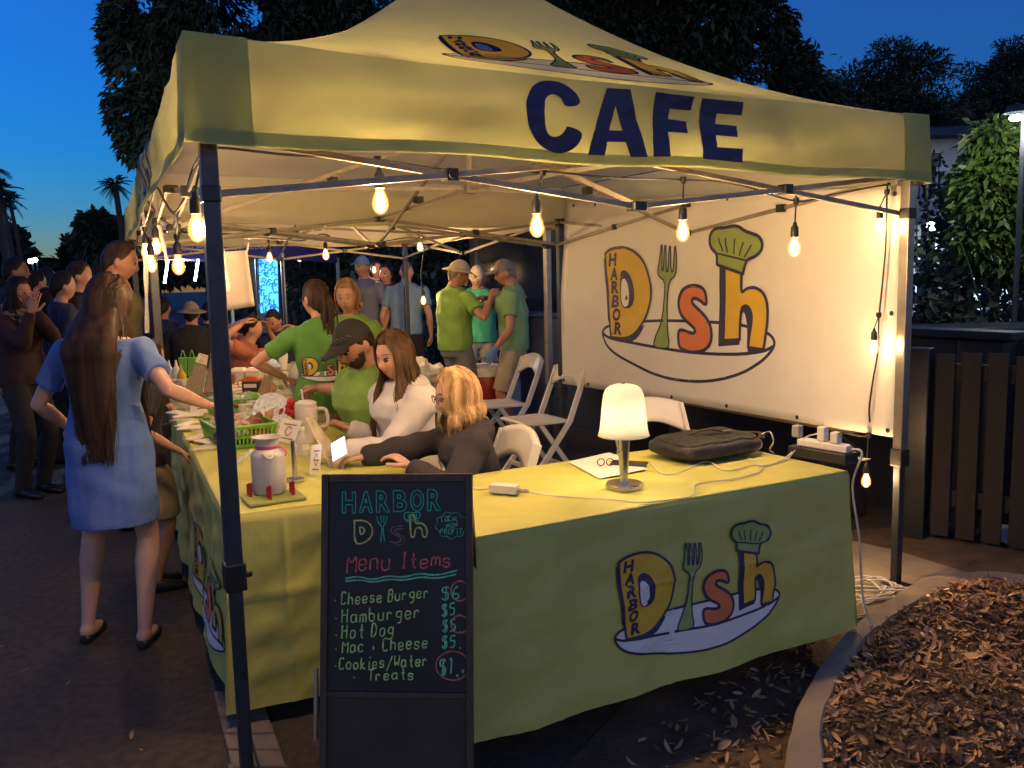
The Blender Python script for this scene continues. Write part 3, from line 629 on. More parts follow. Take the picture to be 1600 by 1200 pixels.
for x in (10.6, 12.3, 14.4, 16.5, 18.6):
    mb = MB(); mb.box((x, 21.8, 1.35), (.26, .26, 2.7)); mb.build('porch_column', 'white_wall', hs, smooth=False, bevel=.02)
for x, z, w, h in ((11.3,1.3,1.3,2.0),(13.4,1.3,1.2,2.0),(15.6,1.4,1.3,1.7),(11.4,4.1,1.1,1.3),(13.6,4.1,1.1,1.3),(16,4.1,1.1,1.3)):
    mb = MB()
    for dx in (-w/2, w/2, 0): mb.box((x+dx, 23.97, z), (.07, .1, h))
    for dz in (-h/2, h/2): mb.box((x, 23.97, z+dz), (w+.1, .1, .07))
    f = mb.build('window', 'white_wall', hs, smooth=False); mb = MB(); mb.box((x, 23.985, z), (w, .02, h)); mb.build('pane', 'lit_window' if z < 2 else 'glass_dark', f, smooth=False)
for x, y, z in ((11.2, 22.2, 2.55), (14.3, 22.2, 2.55), (12.2, 21.45, 4.6)):
    mb = MB(); mb.ball((x, y, z), .085, 6); mb.box((x, y, z+.1), (.12,.12,.04)); lp = mb.build('porch_lamp', 'far_lamp_cool', hs)
point_light('porch_light', (12.5, 22.0, 2.3), 45, (.75,.88,1), hs, .1)
# the bush's light comes from the lamp post added further down
# ================================================================ plants
def leaf_cloud(blobs, n, size, rng, asp=.45, droop=.3, shell=.55, keep=.0, kinds=(1.0,)):
    """small curved leaf faces spread through a set of ellipsoids, thinned by noise so gaps show"""
    wts = np.array([b[1][0]*b[1][1]*b[1][2] for b in blobs])**.75; wts /= wts.sum()
    vs = []; fs = []; ms = []; c = 0
    idx = rng.choice(len(blobs), n*2, p=wts); cnt = 0
    for i in idx:
        if cnt >= n: break
        ctr, rad = blobs[i]; d = rng.normal(size=3); d /= np.linalg.norm(d); rr = shell+(1-shell)*rng.random()**.6
        p = (ctr[0]+d[0]*rad[0]*rr, ctr[1]+d[1]*rad[1]*rr, ctr[2]+d[2]*rad[2]*rr)
        if noise.noise((p[0]*1.3/size*.12, p[1]*1.3/size*.12, p[2]*1.3/size*.12)) < keep-.25: continue
        L = size*rng.uniform(.6, 1.35); w = L*asp
        o = d+rng.normal(size=3)*.6; o[2] -= droop; o /= np.linalg.norm(o); sd = np.cross(o, rng.normal(size=3)); sd /= np.linalg.norm(sd)
        a = np.array(p); b = a+o*L*.5+np.array((0,0,.04*L)); e = a+o*L-np.array((0,0,.12*L))
        k = len(vs); vs += [tuple(a), tuple(b+sd*w*.5), tuple(e), tuple(b-sd*w*.5)]; fs.append((k,k+1,k+2,k+3)); ms.append(int(rng.choice(len(kinds), p=kinds))); cnt += 1
    m = MB(); m.v = vs; m.f = fs; m.m = ms; return m
def limb(mb, a, b, r0, r1, bend=.12, n=6, k=8):
    a = Vector(a); b = Vector(b); d = b-a; off = Vector((random.uniform(-1,1), random.uniform(-1,1), random.uniform(0,.6)))*bend*d.length
    pts = [a.lerp(b, i/n)+off*math.sin(math.pi*i/n) for i in range(n+1)]; mb.tube(pts, [r0+(r1-r0)*i/n for i in range(n+1)], k)
def tree(name, label, base, blobs, n, size, mats=('leaf_dark',), kinds=(1.0,), tr=.2, seed=1, asp=.45, group=None, keep=.0, fork=.35, droop=.3, cat='tree', shell=.45):
    rng = np.random.default_rng(seed); random.seed(seed)
    root = thing(name, label, cat, base, 0, group); b = Vector(base)
    top = Vector((sum(x[0][0] for x in blobs)/len(blobs), sum(x[0][1] for x in blobs)/len(blobs), sum(x[0][2] for x in blobs)/len(blobs)))
    fk = b.lerp(top, fork); fk.z = b.z+(top.z-b.z)*fork
    mb = MB(); limb(mb, b, fk, tr, tr*.75, .04); 
    for ctr, rad in blobs: limb(mb, fk+Vector((0,0,-.1)), ctr, tr*.5, tr*.1, .12)
    mb.build('trunk', 'bark', root); leaf_cloud(blobs, n, size, rng, asp, droop, keep=keep, kinds=kinds, shell=shell).build('crown', list(mats), root, smooth=False); return root
def px_blobs(lst, y):
    out = []
    for px, py, rx, rz in lst:
        c = D(px, py, y); k = y/FPX; out.append((tuple(c), (rx*k, rx*k*.8, rz*k)))
    return out
bA = px_blobs([(250,60,85,95),(225,170,55,70),(330,20,110,90),(430,60,110,75),(540,20,110,70),(300,170,90,90),(400,170,120,90),(620,60,90,80),(205,90,40,70),(230,230,42,30)], 17)
tree('oak_tree', 'broad dark tree towering behind the left end of the front tent', (-4.6, 17, 0), bA, 48000, .19, ('leaf_dark','leaf_mid'), (.8,.2), .35, 11, .34, droop=.7, keep=.04)
bB = px_blobs([(900,30,80,70),(990,70,90,70),(1090,40,100,80),(1180,30,62,75),(1210,110,60,55),(1000,-20,120,60),(1120,120,80,60),(1265,130,55,50),(860,-10,70,60),(1240,150,70,50)], 19)
tree('oak_tree', 'tall dark tree rising behind the CAFE canopy ridge', (3.2, 19, 0), bB, 38000, .20, ('leaf_dark',), (1.0,), .34, 12, .36, droop=.5, keep=.13)
bC = px_blobs([(1340,140,42,40),(1390,100,45,38),(1375,170,60,50),(1445,110,40,36),(1460,160,60,45),(1425,200,80,50),(1330,200,60,50)], 27)
tree('pine_tree', 'thin ragged dark tree against the blue sky between two others at right', (12.6, 27, 0), bC, 19000, .2, ('leaf_dark',), (1.0,), .25, 13, .26, droop=.2, keep=.15, shell=.1)
bD = px_blobs([(1520,120,45,40),(1575,100,45,36),(1560,160,60,45),(1620,130,60,60),(1500,180,55,40),(1590,200,70,50)], 29)
tree('pine_tree', 'thin ragged dark tree at the right edge above the lit bush', (16.8, 29, 0), bD, 18000, .2, ('leaf_dark',), (1.0,), .25, 14, .26, droop=.2, keep=.15, shell=.1)
bE = px_blobs([(150,352,26,18),(165,370,28,22),(140,380,22,16),(180,390,30,24)], 40)
tree('oak_tree', 'small distant tree left of the far end of the tent row', (-19.5, 40, 0), bE, 4200, .42, ('leaf_dark',), (1.0,), .25, 15, .4, keep=.1, shell=.1)
# far tree line down the street
tl = px_blobs([(x, 400+8*math.sin(x*.13), 26, 34+8*math.sin(x*.31)) for x in range(-60, 150, 22)]+[(x, 418, 30, 26) for x in range(-60, 240, 24)]+[(x, 395+10*math.sin(x*.2), 34, 48) for x in range(190, 1800, 40)], 60)
tag(leaf_cloud(tl, 42000, .8, np.random.default_rng(5), .5).build('tree_line', 'leaf_dark', smooth=False), kind='stuff')
# dark planting closing the view behind the storefront and the banner
hd = [((x, 20+.6*math.sin(x), 2.0+.5*math.sin(x*1.7)), (1.5, 1.2, 2.4)) for x in np.arange(-5.5, 15, 1.5)]
tag(leaf_cloud(hd, 30000, .22, np.random.default_rng(6), .5).build('tree_belt', 'leaf_dark', smooth=False), kind='stuff')
hg = [((x, 15.6, .55), (.55, .5, .62)) for x in np.arange(-3.2, -.4, .45)]
hgo = leaf_cloud(hg, 5200, .085, np.random.default_rng(8), .5); tag(hgo.build('hedge', 'hedge', smooth=False), 'low clipped hedge behind the walkway between crowd and storefront', 'hedge')
hg = [((x+.25*math.sin(x*3), 9.2-.42*x+.2*math.sin(x*5), .85+.12*math.sin(x*4)), (.5, .42, .9)) for x in np.arange(3.6, 7.5, .36)]
tag(leaf_cloud(hg, 7000, .10, np.random.default_rng(9), .5).build('hedge', 'leaf_dark', smooth=False), 'dark rounded hedge in shadow right of the tent pole', 'hedge')
# palms
def palm(label, x, y, h, r, seed, lean=0):
    rng = np.random.default_rng(seed); root = thing('palm_tree', label, 'palm tree', (x, y, 0), 0, 'palm trees down the street')
    top = Vector((x+lean, y, h)); mb = MB(); mb.tube([Vector((x,y,0)).lerp(top, i/8)+Vector((.12*math.sin(i*.4),0,0)) for i in range(9)], [.15-.006*i for i in range(9)], 8); mb.build('trunk', 'bark', root)
    vs = MB()
    for k in range(34):
        th = rng.uniform(0, 6.28); el = rng.uniform(-.75, 1.25); d = Vector((math.cos(th)*math.cos(el), math.sin(th)*math.cos(el), math.sin(el))); L = r*rng.uniform(.75, 1.1)
        pts = [top+d*(L*t)-ZZ*(L*.42*t*t) for t in (0,.2,.4,.55,.7,.85,1)]
        vs.tube(pts, [.03,.028,.024,.02,.016,.012,.006], 4)
        for t in np.arange(.35, 1.02, .055):
            i = min(5, int(t*6.2)); c = top+d*(L*t)-ZZ*(L*.42*t*t); sd = d.cross(ZZ).normalized()
            for sg in (-1, 1):
                e = c+sd*sg*L*.28*(1.15-t*.6)+d*L*.16-ZZ*L*.12; m_ = c.lerp(e, .5)+ZZ*.03*L
                vs.add([c, m_+d*.028*L, e, m_-d*.028*L], [(0,1,2,3)])
    vs.build('crown', 'leaf_palm', root, smooth=False)
for i, (px, py, y, r, lab) in enumerate([(2,262,44,1.0,'tall palm tree cut by the left picture edge'),(14,296,50,1.1,'palm tree with trunk leaning over the street, second from the left edge'),(28,312,52,1.0,'palm tree at the right of the left palm cluster'),(2,318,56,1.2,'lowest palm tree of the left palm cluster')]):
    c = D(px, py, y); palm(lab, c.x, y, c.z, r, 20+i, -.5)
for i, (px, py, y, r, lab) in enumerate([(180,288,32,.6,'small dark palm crown just left of the second tent')]):
    c = D(px, py, y); palm(lab, c.x, y, c.z, r, 40+i)
# lit bush on the right
def bush():
    rng = np.random.default_rng(31); c0 = D(1580, 470, 7.6); root = thing('bush', 'tall leafy bush lit green by lamps at the right edge', 'bush', (c0.x, c0.y, 0))
    random.seed(5); mb = MB(); tips = []
    for k in range(18):
        a = Vector((c0.x+random.uniform(-.75,.75), c0.y+random.uniform(-.4,.4), 0)); b = a+Vector((random.uniform(-.5,.5), random.uniform(-.4,.4), random.uniform(1.7,2.7))); limb(mb, a, b, .012, .005, .06, 5, 5); tips.append(b)
    mb.build('stems', 'stem_green', root)
    bl_ = px_blobs([(1590,240,75,50),(1545,300,58,62),(1590,330,70,70),(1560,215,50,30),(1620,280,60,80),(1535,370,44,45),(1580,400,50,36),(1640,400,60,60)], 7.6)
    leaf_cloud(bl_, 7600, .10, rng, .42, .35, keep=.06, shell=.15, kinds=(.75,.25)).build('foliage', ['leaf_bush','leaf_mid'], root, smooth=False)
    lo = [((c0.x+dx, c0.y+.1*math.sin(dx*9), .62), (.5,.45,.55)) for dx in np.arange(-1.2, 1.4, .35)]
    leaf_cloud(lo, 2600, .10, rng, .42).build('undergrowth', 'leaf_dark', root, smooth=False)
bush()
# white fixture set near on an added post so it lights the bush
lamp_p = D(1588, 184, 6.75); gl_ = thing('added_lamp_post', 'lit white lamp on an added slim post above the bush at the right edge', 'lamp', (lamp_p.x, lamp_p.y, 0))
mb = MB(); mb.tube([(lamp_p.x+.12, lamp_p.y+.1, 0), (lamp_p.x+.12, lamp_p.y+.1, lamp_p.z+.1), (lamp_p.x, lamp_p.y, lamp_p.z+.09)], .022); mb.lathe([(.0,.10),(.06,.09),(.09,.045),(.09,.035),(.0,.05)], lamp_p, 16); mb.build('post', 'steel_dark', gl_)
mb = MB(); mb.ball(lamp_p, (.05,.05,.025), 8); mb.build('globe', 'far_lamp_cool', gl_)
point_light('bush_fill_light', lamp_p-ZZ*.07, 15, (.95,.95,.78), gl_, .05)
# ---------------------------------------------------------------- purple recreation tent far behind
pt = thing('canopy_tent', 'purple canopy tent with white lettering far behind the tables', 'canopy tent', (-4.6, 13.2, 0))
def pfr(px, py): return D(px, py, 13.2)
p0 = pfr(232, 376); p1 = pfr(440, 378); p2 = pfr(440, 405); p3 = pfr(232, 405)
mb = MB()
mb.grid(lambda i, j: p0.lerp(p1, i).lerp(p3.lerp(p2, i), j)+Vector((0,.02*math.sin(i*20),0)), 30, 4)
mb.grid(lambda i, j: p1.lerp(p1+Vector((.25,3,0)), i).lerp(p2.lerp(p2+Vector((.25,3,0)), i), j), 8, 3)
mb.grid(lambda i, j: p0.lerp(p0+Vector((.25,3,0)), i).lerp(p3.lerp(p3+Vector((.25,3,0)), i), j), 8, 3)
v_ = mb.build('valance', 'purple_cloth', pt)
mb = MB(); pk = (p0+p1)/2+Vector((.1,1.5,.95)); mb.add([p0, p1, p1+Vector((.25,3,0)), p0+Vector((.25,3,0)), pk], [(0,1,4),(1,2,4),(2,3,4),(3,0,4)]); mb.build('roof', 'purple_cloth', pt, smooth=False)
for q in (p3, p2, p2+Vector((.25,3,0)), p3+Vector((.25,3,0))):
    mb = MB(); mb.bar(Vector((q.x, q.y+.03, 0)), q+Vector((0,.03,.1)), .05); mb.build('leg', 'steel_grey', pt, smooth=False)
vs, fs = text2d('Safety Harbor Recreation', .012); mb = MB(); q0 = pfr(270,397); q1 = pfr(421,393)
mb.add([q0.lerp(q1, a)+ZZ*(b*.155)-Vector((0,.04,0)) for a, b in vs], fs); mb.build('lettering', 'text_cloth', v_, smooth=False)
for i, (px, py) in enumerate(((252,372),(300,368),(345,370))):
    c = D(px, py, 14.4); mb = MB(); mb.tube([c+ZZ*-.75, c+Vector((.12,0,-.2))], .02, 6); mb.build('light_tube', 'tube_white', pt)
point_light('tent_light', (D(290,400,14.4)), 170, (.55,.72,1), pt, .1)
pn = thing('fabric_panel', 'patterned fabric panel under the purple tent, its cyan light put in as glow', 'panel', D(410,500,13.0))
q = [D(404,405,13), D(434,404,13), D(436,490,13), D(407,489,13)]
mb = MB(); mb.grid(lambda i, j: q[0].lerp(q[1], i).lerp(q[3].lerp(q[2], i), j)+Vector((0,.03*math.sin(i*12),0)), 20, 4); ps = mb.build('sheet', 'panel_cyan_glow', pn)
mb = MB(); random.seed(4)
for k in range(60):
    i, j = random.random()*.9+.05, random.random()*.94+.03; c = q[0].lerp(q[1], i).lerp(q[3].lerp(q[2], i), j)-Vector((0,.035,0)); a = random.random()*3
    mb.tube([c+Vector((.035*math.cos(a+t), 0, .045*math.sin(a+t)*1.1)) for t in (0,.8,1.6,2.4)], .009, 4)
mb.build('pattern', 'panel_ink', ps)
mb = MB(); mb.bar(q[0]+Vector((-.05,.02,.02)), q[1]+Vector((.05,.02,.02)), .03); mb.bar(q[0]+Vector((-.05,.02,.02)), Vector((q[0].x-.05, 13.02, 0)), .03); mb.bar(q[1]+Vector((.05,.02,.02)), Vector((q[1].x+.05, 13.02, 0)), .03); mb.build('stand', 'steel_dark', pn)
q = [D(238,482,13.6), D(330,478,13.6)]
tb = thing('folding_table', 'blue lit table under the purple tent', 'table', (q[0].x, 13.6, 0)); mb = MB(); mb.box(((q[0].x+q[1].x)/2, 13.6, .72), (1.6,.7,.04)); mb.build('tabletop', 'white_plastic', tb, smooth=False); mb = MB(); mb.grid(lambda i, j: Vector((q[0].x-.1+1.6*i, 13.23+.02*math.sin(i*30), .71-.66*j)), 30, 4); mb.build('cover', 'blue_film', tb)
# far lamps along the street
for i, (px, py, y, r, mm) in enumerate([(48,408,40,.12,'far_lamp_cool'),(55,406,44,.12,'far_lamp_cool'),(462,402,22,.035,'far_lamp'),(468,406,24,.05,'far_lamp_red'),(449,397,21,.02,'far_lamp_cool'),(545,405,21,.05,'far_lamp'),(1456,353,20,.12,'far_lamp_cool'),(682,372,20,.02,'far_lamp_cool')]):
    c = D(px, py, y); labs = ['cool street lamp low over the crowd, left of a pair','cool street lamp low over the crowd, right of a pair','warm street lamp right of the purple tent','red lamp just below the warm one right of the purple tent','tiny cool lamp above the cyan panel','warm lamp over the standing crowd','white lamp by the house porch','tiny lamp between tent pole and hat man']
    t = thing('street_lamp', labs[i], 'street lamp', (c.x, c.y, 0)); mb = MB(); mb.ball(c, r, 6); mb.build('globe', mm, t); mb = MB(); mb.tube([(c.x, c.y+r*1.3, 0), (c.x, c.y+r*1.3, c.z+r), (c.x, c.y+r*.6, c.z+r*1.2)], max(.02, r*.3), 6); mb.build('post', 'steel_dark', t)
# ================================================================ tables, cloths
def fold_table(label, c4, z):
    c4 = [Vector(c) for c in c4]; ctr = sum(c4, Vector())/4
    t = thing('folding_table', label, 'table', (ctr.x, ctr.y, 0))
    mb = MB(); ii = [c.lerp(ctr, .02) for c in c4]
    mb.rings([[Vector((p.x,p.y,z-.05)) for p in ii], [Vector((p.x,p.y,z-.006)) for p in ii]]); mb.build('tabletop', 'grey_plastic', t, smooth=False)
    for p in c4:
        q = p.lerp(ctr, .18); mb = MB(); mb.tube([(q.x,q.y,z-.05), (q.x,q.y,0)], .016); mb.build('leg', 'steel_dark', t)
    return t
class Cloth:
    def __init__(s, c4, z, drop, amp=.02, flare=.05, seed=1, nper=46):
        s.c = [Vector((p[0], p[1], 0)) for p in c4]; s.z = z; s.drop = drop; s.amp = amp; s.fl = flare; s.sd = seed; s.n = nper
    def skirt(s, side, u, t, out=0.0):
        a = s.c[side]; b = s.c[(side+1) % 4]; d = (b-a); L = d.length; d.normalize(); n = Vector((d.y, -d.x, 0))
        e = min(u, 1-u); x = u*L
        fo = (math.sin(x*9+s.sd*2+side)*.5+math.sin(x*17+s.sd+side*2)*.3+noise.noise((x*4, t*1.2, s.sd+side*7))*1.0)
        taper = min(1, e*L*9)
        cz = max(0, 1-e*L/.16)
        o = s.amp*t*fo*taper*(1-cz) + s.fl*t**1.3 + .010*noise.noise((x*5+t*5, t*6-x*2, s.sd*3.1))*min(1, t*6)*taper+.004*abs(noise.noise((x*13+t*9, t*4, s.sd)))*taper*min(1, t*5)
        o += sum(.004*math.exp(-((u-f_)*L/.012)**2) for f_ in (.25,.5,.75))*min(1, t*8)+.004*math.exp(-((t-.42)*.62/.010)**2)
        rnd = min(1, t/.035); o += .012*(1-(1-rnd)**2)-.012
        pd = a+d*x+n*(o+out)
        nxt = -1 if u < .5 else 1
        dn = (d*nxt); pd += dn*(s.fl*t**1.3*cz*1.15)
        dz = s.drop[side] if hasattr(s.drop, '__len__') else s.drop
        zz = s.z - (dz*(1+.008*noise.noise((x*2.5, side*3, s.sd)))+.05*cz*cz*0)*t + (-.006*(1-rnd))*0
        return Vector((pd.x, pd.y, zz))
    def build(s, name, label, m, group=None, crease=True):
        root = thing(name, label, 'tablecloth', ((s.c[0]+s.c[2])/2), 0, group); root.location.z = s.z-.01
        tb = MB(); Lx = (s.c[1]-s.c[0]).length; Ly = (s.c[3]-s.c[0]).length
        def top(i, j):
            q = s.c[0].lerp(s.c[1], i).lerp(s.c[3].lerp(s.c[2], i), j); e = min(i, 1-i, j, 1-j)
            w = .0045*noise.noise((q.x*9, q.y*9, s.sd))+.004*noise.noise((q.x*3+q.y*4, q.y*21, s.sd+3))
            for f_ in (.25,.5,.75): w += .0028*math.exp(-((i-f_)*Lx/.007)**2)
            w += .0028*math.exp(-((j-.5)*Ly/.007)**2)
            ctr = (s.c[0]+s.c[2])/2
            q = q+(ctr-q).normalized()*(.010*max(0, 1-e*60))
            return Vector((q.x, q.y, s.z+.004+w*min(1, e*20)-.004*max(0, 1-e*60)))
        tb.grid(top, 90, 60); t = tb.build('top', m, root, angle=80)
        sb = MB()
        for sd in range(4): sb.grid(lambda i, j: s.skirt(sd, i, j**1.0), s.n*3, 40)
        k = sb.build('skirt', m, root, angle=80); k.modifiers.new('weld', 'WELD').merge_threshold = .004
        return root, k
# right hand table: front edge reads left to right on side 0
ca = [T(.50,-.335), T(2.285,-.345), T(2.285,.42), T(.50,.42)]
fold_table('folding table hidden under the cloth at right with the table lamp on it', ca, .735)
clR = Cloth(ca, .74, (.635,.62,.6,.6), .011, .03, 2)
rootR, skR = clR.build('tablecloth', 'lime tablecloth with dish emblem on its front, at right under the lamp', 'table_cloth_lime')
fo = hitp(968, 1000, T(0,-.37), VV); 
lg_pts = [hitp(965,1005,T(0,-.375),VV), hitp(1222,930,T(0,-.375),VV), hitp(1180,812,T(0,-.36),VV)]
_a0 = (lg_pts[0]-FL).dot(UU); _a1 = (lg_pts[1]-FL).dot(UU); lw = (_a1-_a0); zb0 = hitp(1070,1026,T(0,-.375),VV).z
def tblR(u, v, l):
    a = _a0+u*lw; z = zb0+v*lw; t = (.74-z)/.635; return clR.skirt(0, (a-.5)/1.785, t, .004+l)
logo('emblem', tblR, skR, maxlen=.05)
# left hand run of tables
cl_ = [T(.07,.33), T(.82,.27), T(1.0,3.02), T(.23,3.02)]
fold_table('long folding table under the lime cloth at left with baskets and jar', cl_, .735)
clL = Cloth(cl_, .74, (.675,.66,.66,.66), .022, .035, 5, 60)
rootL, skL = clL.build('tablecloth', 'lime tablecloth with wrinkled front end, on the long left table', 'table_cloth_lime')
def tblL(u, v, l): return clL.skirt(3, 1-(.30-.0+ (1-u)*.34) if False else .60+.36*u, (.60-v*.62)/.66, .004+l)
logo('emblem', tblL, skL, maxlen=.04)
cg = [T(.26,3.12), T(1.04,3.12), T(1.16,5.05), T(.36,5.05)]
fold_table('folding table under the near gingham cloth in the second tent', cg, .735)
Cloth(cg, .74, .6, .02, .03, 7).build('tablecloth', 'green gingham tablecloth on the table behind the menu boards', 'gingham')
ch_ = [T(.45,5.12), T(2.05,5.12), T(2.1,5.8), T(.5,5.8)]
fold_table('folding table under the far gingham cloth beside the pony-tailed woman', ch_, .735)
Cloth(ch_, .74, .6, .02, .03, 8).build('tablecloth', 'green gingham tablecloth on the cross table left of the pony-tailed woman', 'gingham')
# ---------------------------------------------------------------- table lamp
lp = P(975, 762, .746); tl_ = thing('table_lamp', 'lit table lamp with white glass shade and brushed metal stem', 'lamp', lp)
mb = MB(); mb.lathe([(.0,0),(.066,0),(.068,.004),(.068,.016),(.064,.020),(.0,.021)], lp, 40); mb.build('base', 'nickel', tl_, angle=35)
mb = MB(); mb.lathe([(.017,.019),(.016,.03),(.0155,.05),(.021,.14),(.025,.20),(.024,.215),(.0,.217)], lp, 24); mb.build('stem', 'nickel', tl_)
mb = MB(); pr = [(.092,.192),(.0895,.197),(.085,.213),(.081,.245),(.077,.285),(.0735,.32),(.070,.342),(.063,.359),(.050,.370),(.030,.376),(.010,.378)]
mb.lathe(pr, lp, 48, caps=False); mb.build('shade', 'lampshade', tl_, solid=.003, angle=80)
mb = MB(); mb.tube([lp+ZZ*.374, lp+ZZ*.384], .006, 8); mb.build('finial', 'nickel', tl_)
mb = MB(); mb.ball(lp+ZZ*.275, .028, 10); mb.tube([lp+ZZ*.215, lp+ZZ*.25], .014, 10); mb.build('bulb', 'lamp_core', tl_)
mb = MB(); c = lp+RGT*-.024-FWD*.03; 
for k in range(16): mb.ball(c+ZZ*(.205-k*.0042), .0017, 4)
mb.ball(c+ZZ*.135, .006, 6); mb.build('pull_chain', 'nickel', tl_)
point_light('lamp_light', lp+ZZ*.275, 9.0, (1,.82,.55), tl_, .03)
# ---------------------------------------------------------------- things on the right table
bc_ = P(1128, 716, .75)+VV*.10; bag = thing('laptop_bag', 'black laptop bag lying flat on the right table with metal clip', 'bag', bc_)
def bagpt(u, v, h0, sx, sy, sz):
    th = u*2*math.pi; ph = (v-.5)*math.pi; cs = lambda w, e: math.copysign(abs(math.cos(w))**e, math.cos(w)); sn = lambda w, e: math.copysign(abs(math.sin(w))**e, math.sin(w))
    x, y, z = sx*cs(ph,.45)*cs(th,.4), sy*cs(ph,.45)*sn(th,.4), sz*sn(ph,.6)
    w = .012*noise.noise((x*14, y*14, z*20+h0))
    return bc_+UU*(x+w)+VV*(y+w)+ZZ*(h0+z+.6*w*(1 if z > -.01 else 0)-.09*x*(z+.03))
mb = MB(); mb.grid(lambda i, j: bagpt(i, j, .042, .225, .15, .038), 48, 20); mb.build('body', 'bag_black', bag, angle=70)
mb = MB(); mb.grid(lambda i, j: bagpt(i, j, .070, .205, .13, .018), 48, 14); mb.build('flap', 'bag_black', bag, angle=70)
mb = MB(); a = bc_+UU*.24-VV*.1+ZZ*.07; mb.tube(smooth_path([a+VV*.02, a-VV*.03+ZZ*.02, a-VV*.05-ZZ*.02, a-VV*.03-ZZ*.055, a+UU*.01-VV*.045-ZZ*.07], 5), .004, 6); mb.build('clip', 'nickel', bag)
mb = MB(); a = bc_+UU*.10-VV*.02+ZZ*.094; mb.box(a, (.05,.02,.004), rt); mb.build('buckle', 'nickel', bag, smooth=False)
mb = MB(); mb.tube(smooth_path([bc_+UU*.22-VV*.1+ZZ*.06, bc_+UU*.27-VV*.04+ZZ*.07, bc_+UU*.26+VV*.05+ZZ*.06, bc_+UU*.2+VV*.1+ZZ*.05]), .014, 6, .3); mb.tube(smooth_path([bc_-UU*.1+VV*.02+ZZ*.085, bc_-UU*.02-VV*.02+ZZ*.112, bc_+UU*.08+VV*.0+ZZ*.092]), .011, 6, .4); mb.build('strap', 'bag_black', bag)
bx = [P(1232,712,.75), P(1322,728,.75)]; bd = (bx[1]-bx[0]).normalized(); brt = Matrix((bd, Vector((-bd.y,bd.x,0)), ZZ)).transposed(); bl_len = (bx[1]-bx[0]).length; bmid = (bx[0]+bx[1])/2+Vector((-bd.y,bd.x,0))*.04
mb = MB(); mb.box(bmid+ZZ*.022, (bl_len, .09, .044), brt); tag(mb.build('black_case', 'black_plastic', smooth=False, bevel=.004), 'flat black case under the white power strip', 'case')
ps_ = thing('power_strip', 'white power strip with plugs at the right end of the lamp table', 'power strip', bmid+ZZ*.046)
mb = MB(); mb.box(bmid+ZZ*.060+bd*.01, (bl_len*.86, .055, .03), brt); mb.build('housing', 'white_plastic', ps_, smooth=False, bevel=.006)
for k, (f, hgt) in enumerate(((-.12,.05),(.0,.06),(.06,.045))):
    mb = MB(); mb.box(bmid+bd*f+ZZ*(.076+hgt/2), (.035,.035,hgt), brt); mb.build('plug', 'white_plastic' if k else 'grey_plastic', ps_, smooth=False, bevel=.006)
mb = MB(); mb.box(P(1337,716,.76), (.10,.05,.004), brt); mb.build('bracket', 'steel_grey', ps_, smooth=False)
def cord(name, label, pts, r, m, parent=None):
    mb = MB(); mb.tube(smooth_path(pts, 7), r, 6); o = mb.build(name, m, parent)
    return o if parent is not None else tag(o, label, 'cord')
zz = .7505
ad = P(788, 770, .75); add_ = (P(812,770,.75)-P(765,766,.75)).normalized(); art = Matrix((add_, Vector((-add_.y,add_.x,0)), ZZ)).transposed()
adp = thing('power_adapter', 'white power adapter brick on the lime cloth right of the chalkboard', 'adapter', ad)
mb = MB(); mb.box(ad+ZZ*.016, (.105,.045,.032), art); mb.build('brick', 'white_plastic', adp, smooth=False, bevel=.004)
mb = MB(); 
for k in range(5): mb.tube([ad+add_*(.055+k*.008)+ZZ*.013, ad+add_*(.060+k*.008)+ZZ*.013], .0075, 8)
mb.build('strain_relief', 'grey_plastic', adp)
ph = P(983, 724, .757); pn_ = thing('smartphone', 'dark smartphone lying behind the lamp stem on the paper', 'phone', ph); mb = MB(); mb.box(ph, (.145,.07,.008), Matrix.Rotation(-.35, 3, 'Z')); mb.build('body', 'steel_dark', pn_, smooth=False, bevel=.003); mb = MB(); mb.box(ph+ZZ*.0046, (.135,.062,.001), Matrix.Rotation(-.35, 3, 'Z')); mb.build('screen', 'glass_dark', pn_, smooth=False)
cord('power_cord', 'thin grey cord looping across the lime cloth in front of the lamp', [ad+add_*.09+ZZ*.012]+[P(x, y, zz) for x, y in ((850,773),(910,778),(960,781),(1000,785),(1045,781),(1075,777),(1084,768),(1085,759),(1098,754),(1140,749),(1172,742),(1190,733),(1186,724),(1170,716))], .0028, 'cord_white', adp)
cord('power_cord', 'white cord running from beside the lamp to the plugs of the power strip', [P(x, y, zz) for x, y in ((985,736),(1000,727),(1015,722),(1028,735),(1046,741),(1075,732),(1105,721),(1130,734),(1152,733),(1172,727))]+[P(1200,726,zz), P(1228,718,zz), P(1240,706,.775), P(1252,690,.80), bmid-bd*.12+ZZ*.13], .0028, 'cord_white', pn_)
cord('power_cord', 'white cord arching up from the back of the bag to the power strip', [P(1185,728,zz), P(1215,722,zz), P(1236,708,.765), P(1258,684,.83), P(1280,676,.85), bmid+bd*.0+ZZ*.145], .003, 'cord_white', ps_)
cord('power_cord', 'pale cord tail left of the adapter brick', [P(735,762,zz), P(750,764,zz), ad-add_*.05+ZZ*.012], .0026, 'cord_white', adp)
e0 = bmid+bd*(bl_len*.47)+ZZ*.06
cord('extension_cord', 'white extension cord dropping from the power strip down the cloth end to the ground', [e0, e0+bd*.05-ZZ*.01, T(2.36,-.30,.66), T(2.37,-.33,.45), T(2.37,-.36,.2), T(2.42,-.40,.05), T(2.46,-.42,.012)], .0045, 'cord_white')
random.seed(12)
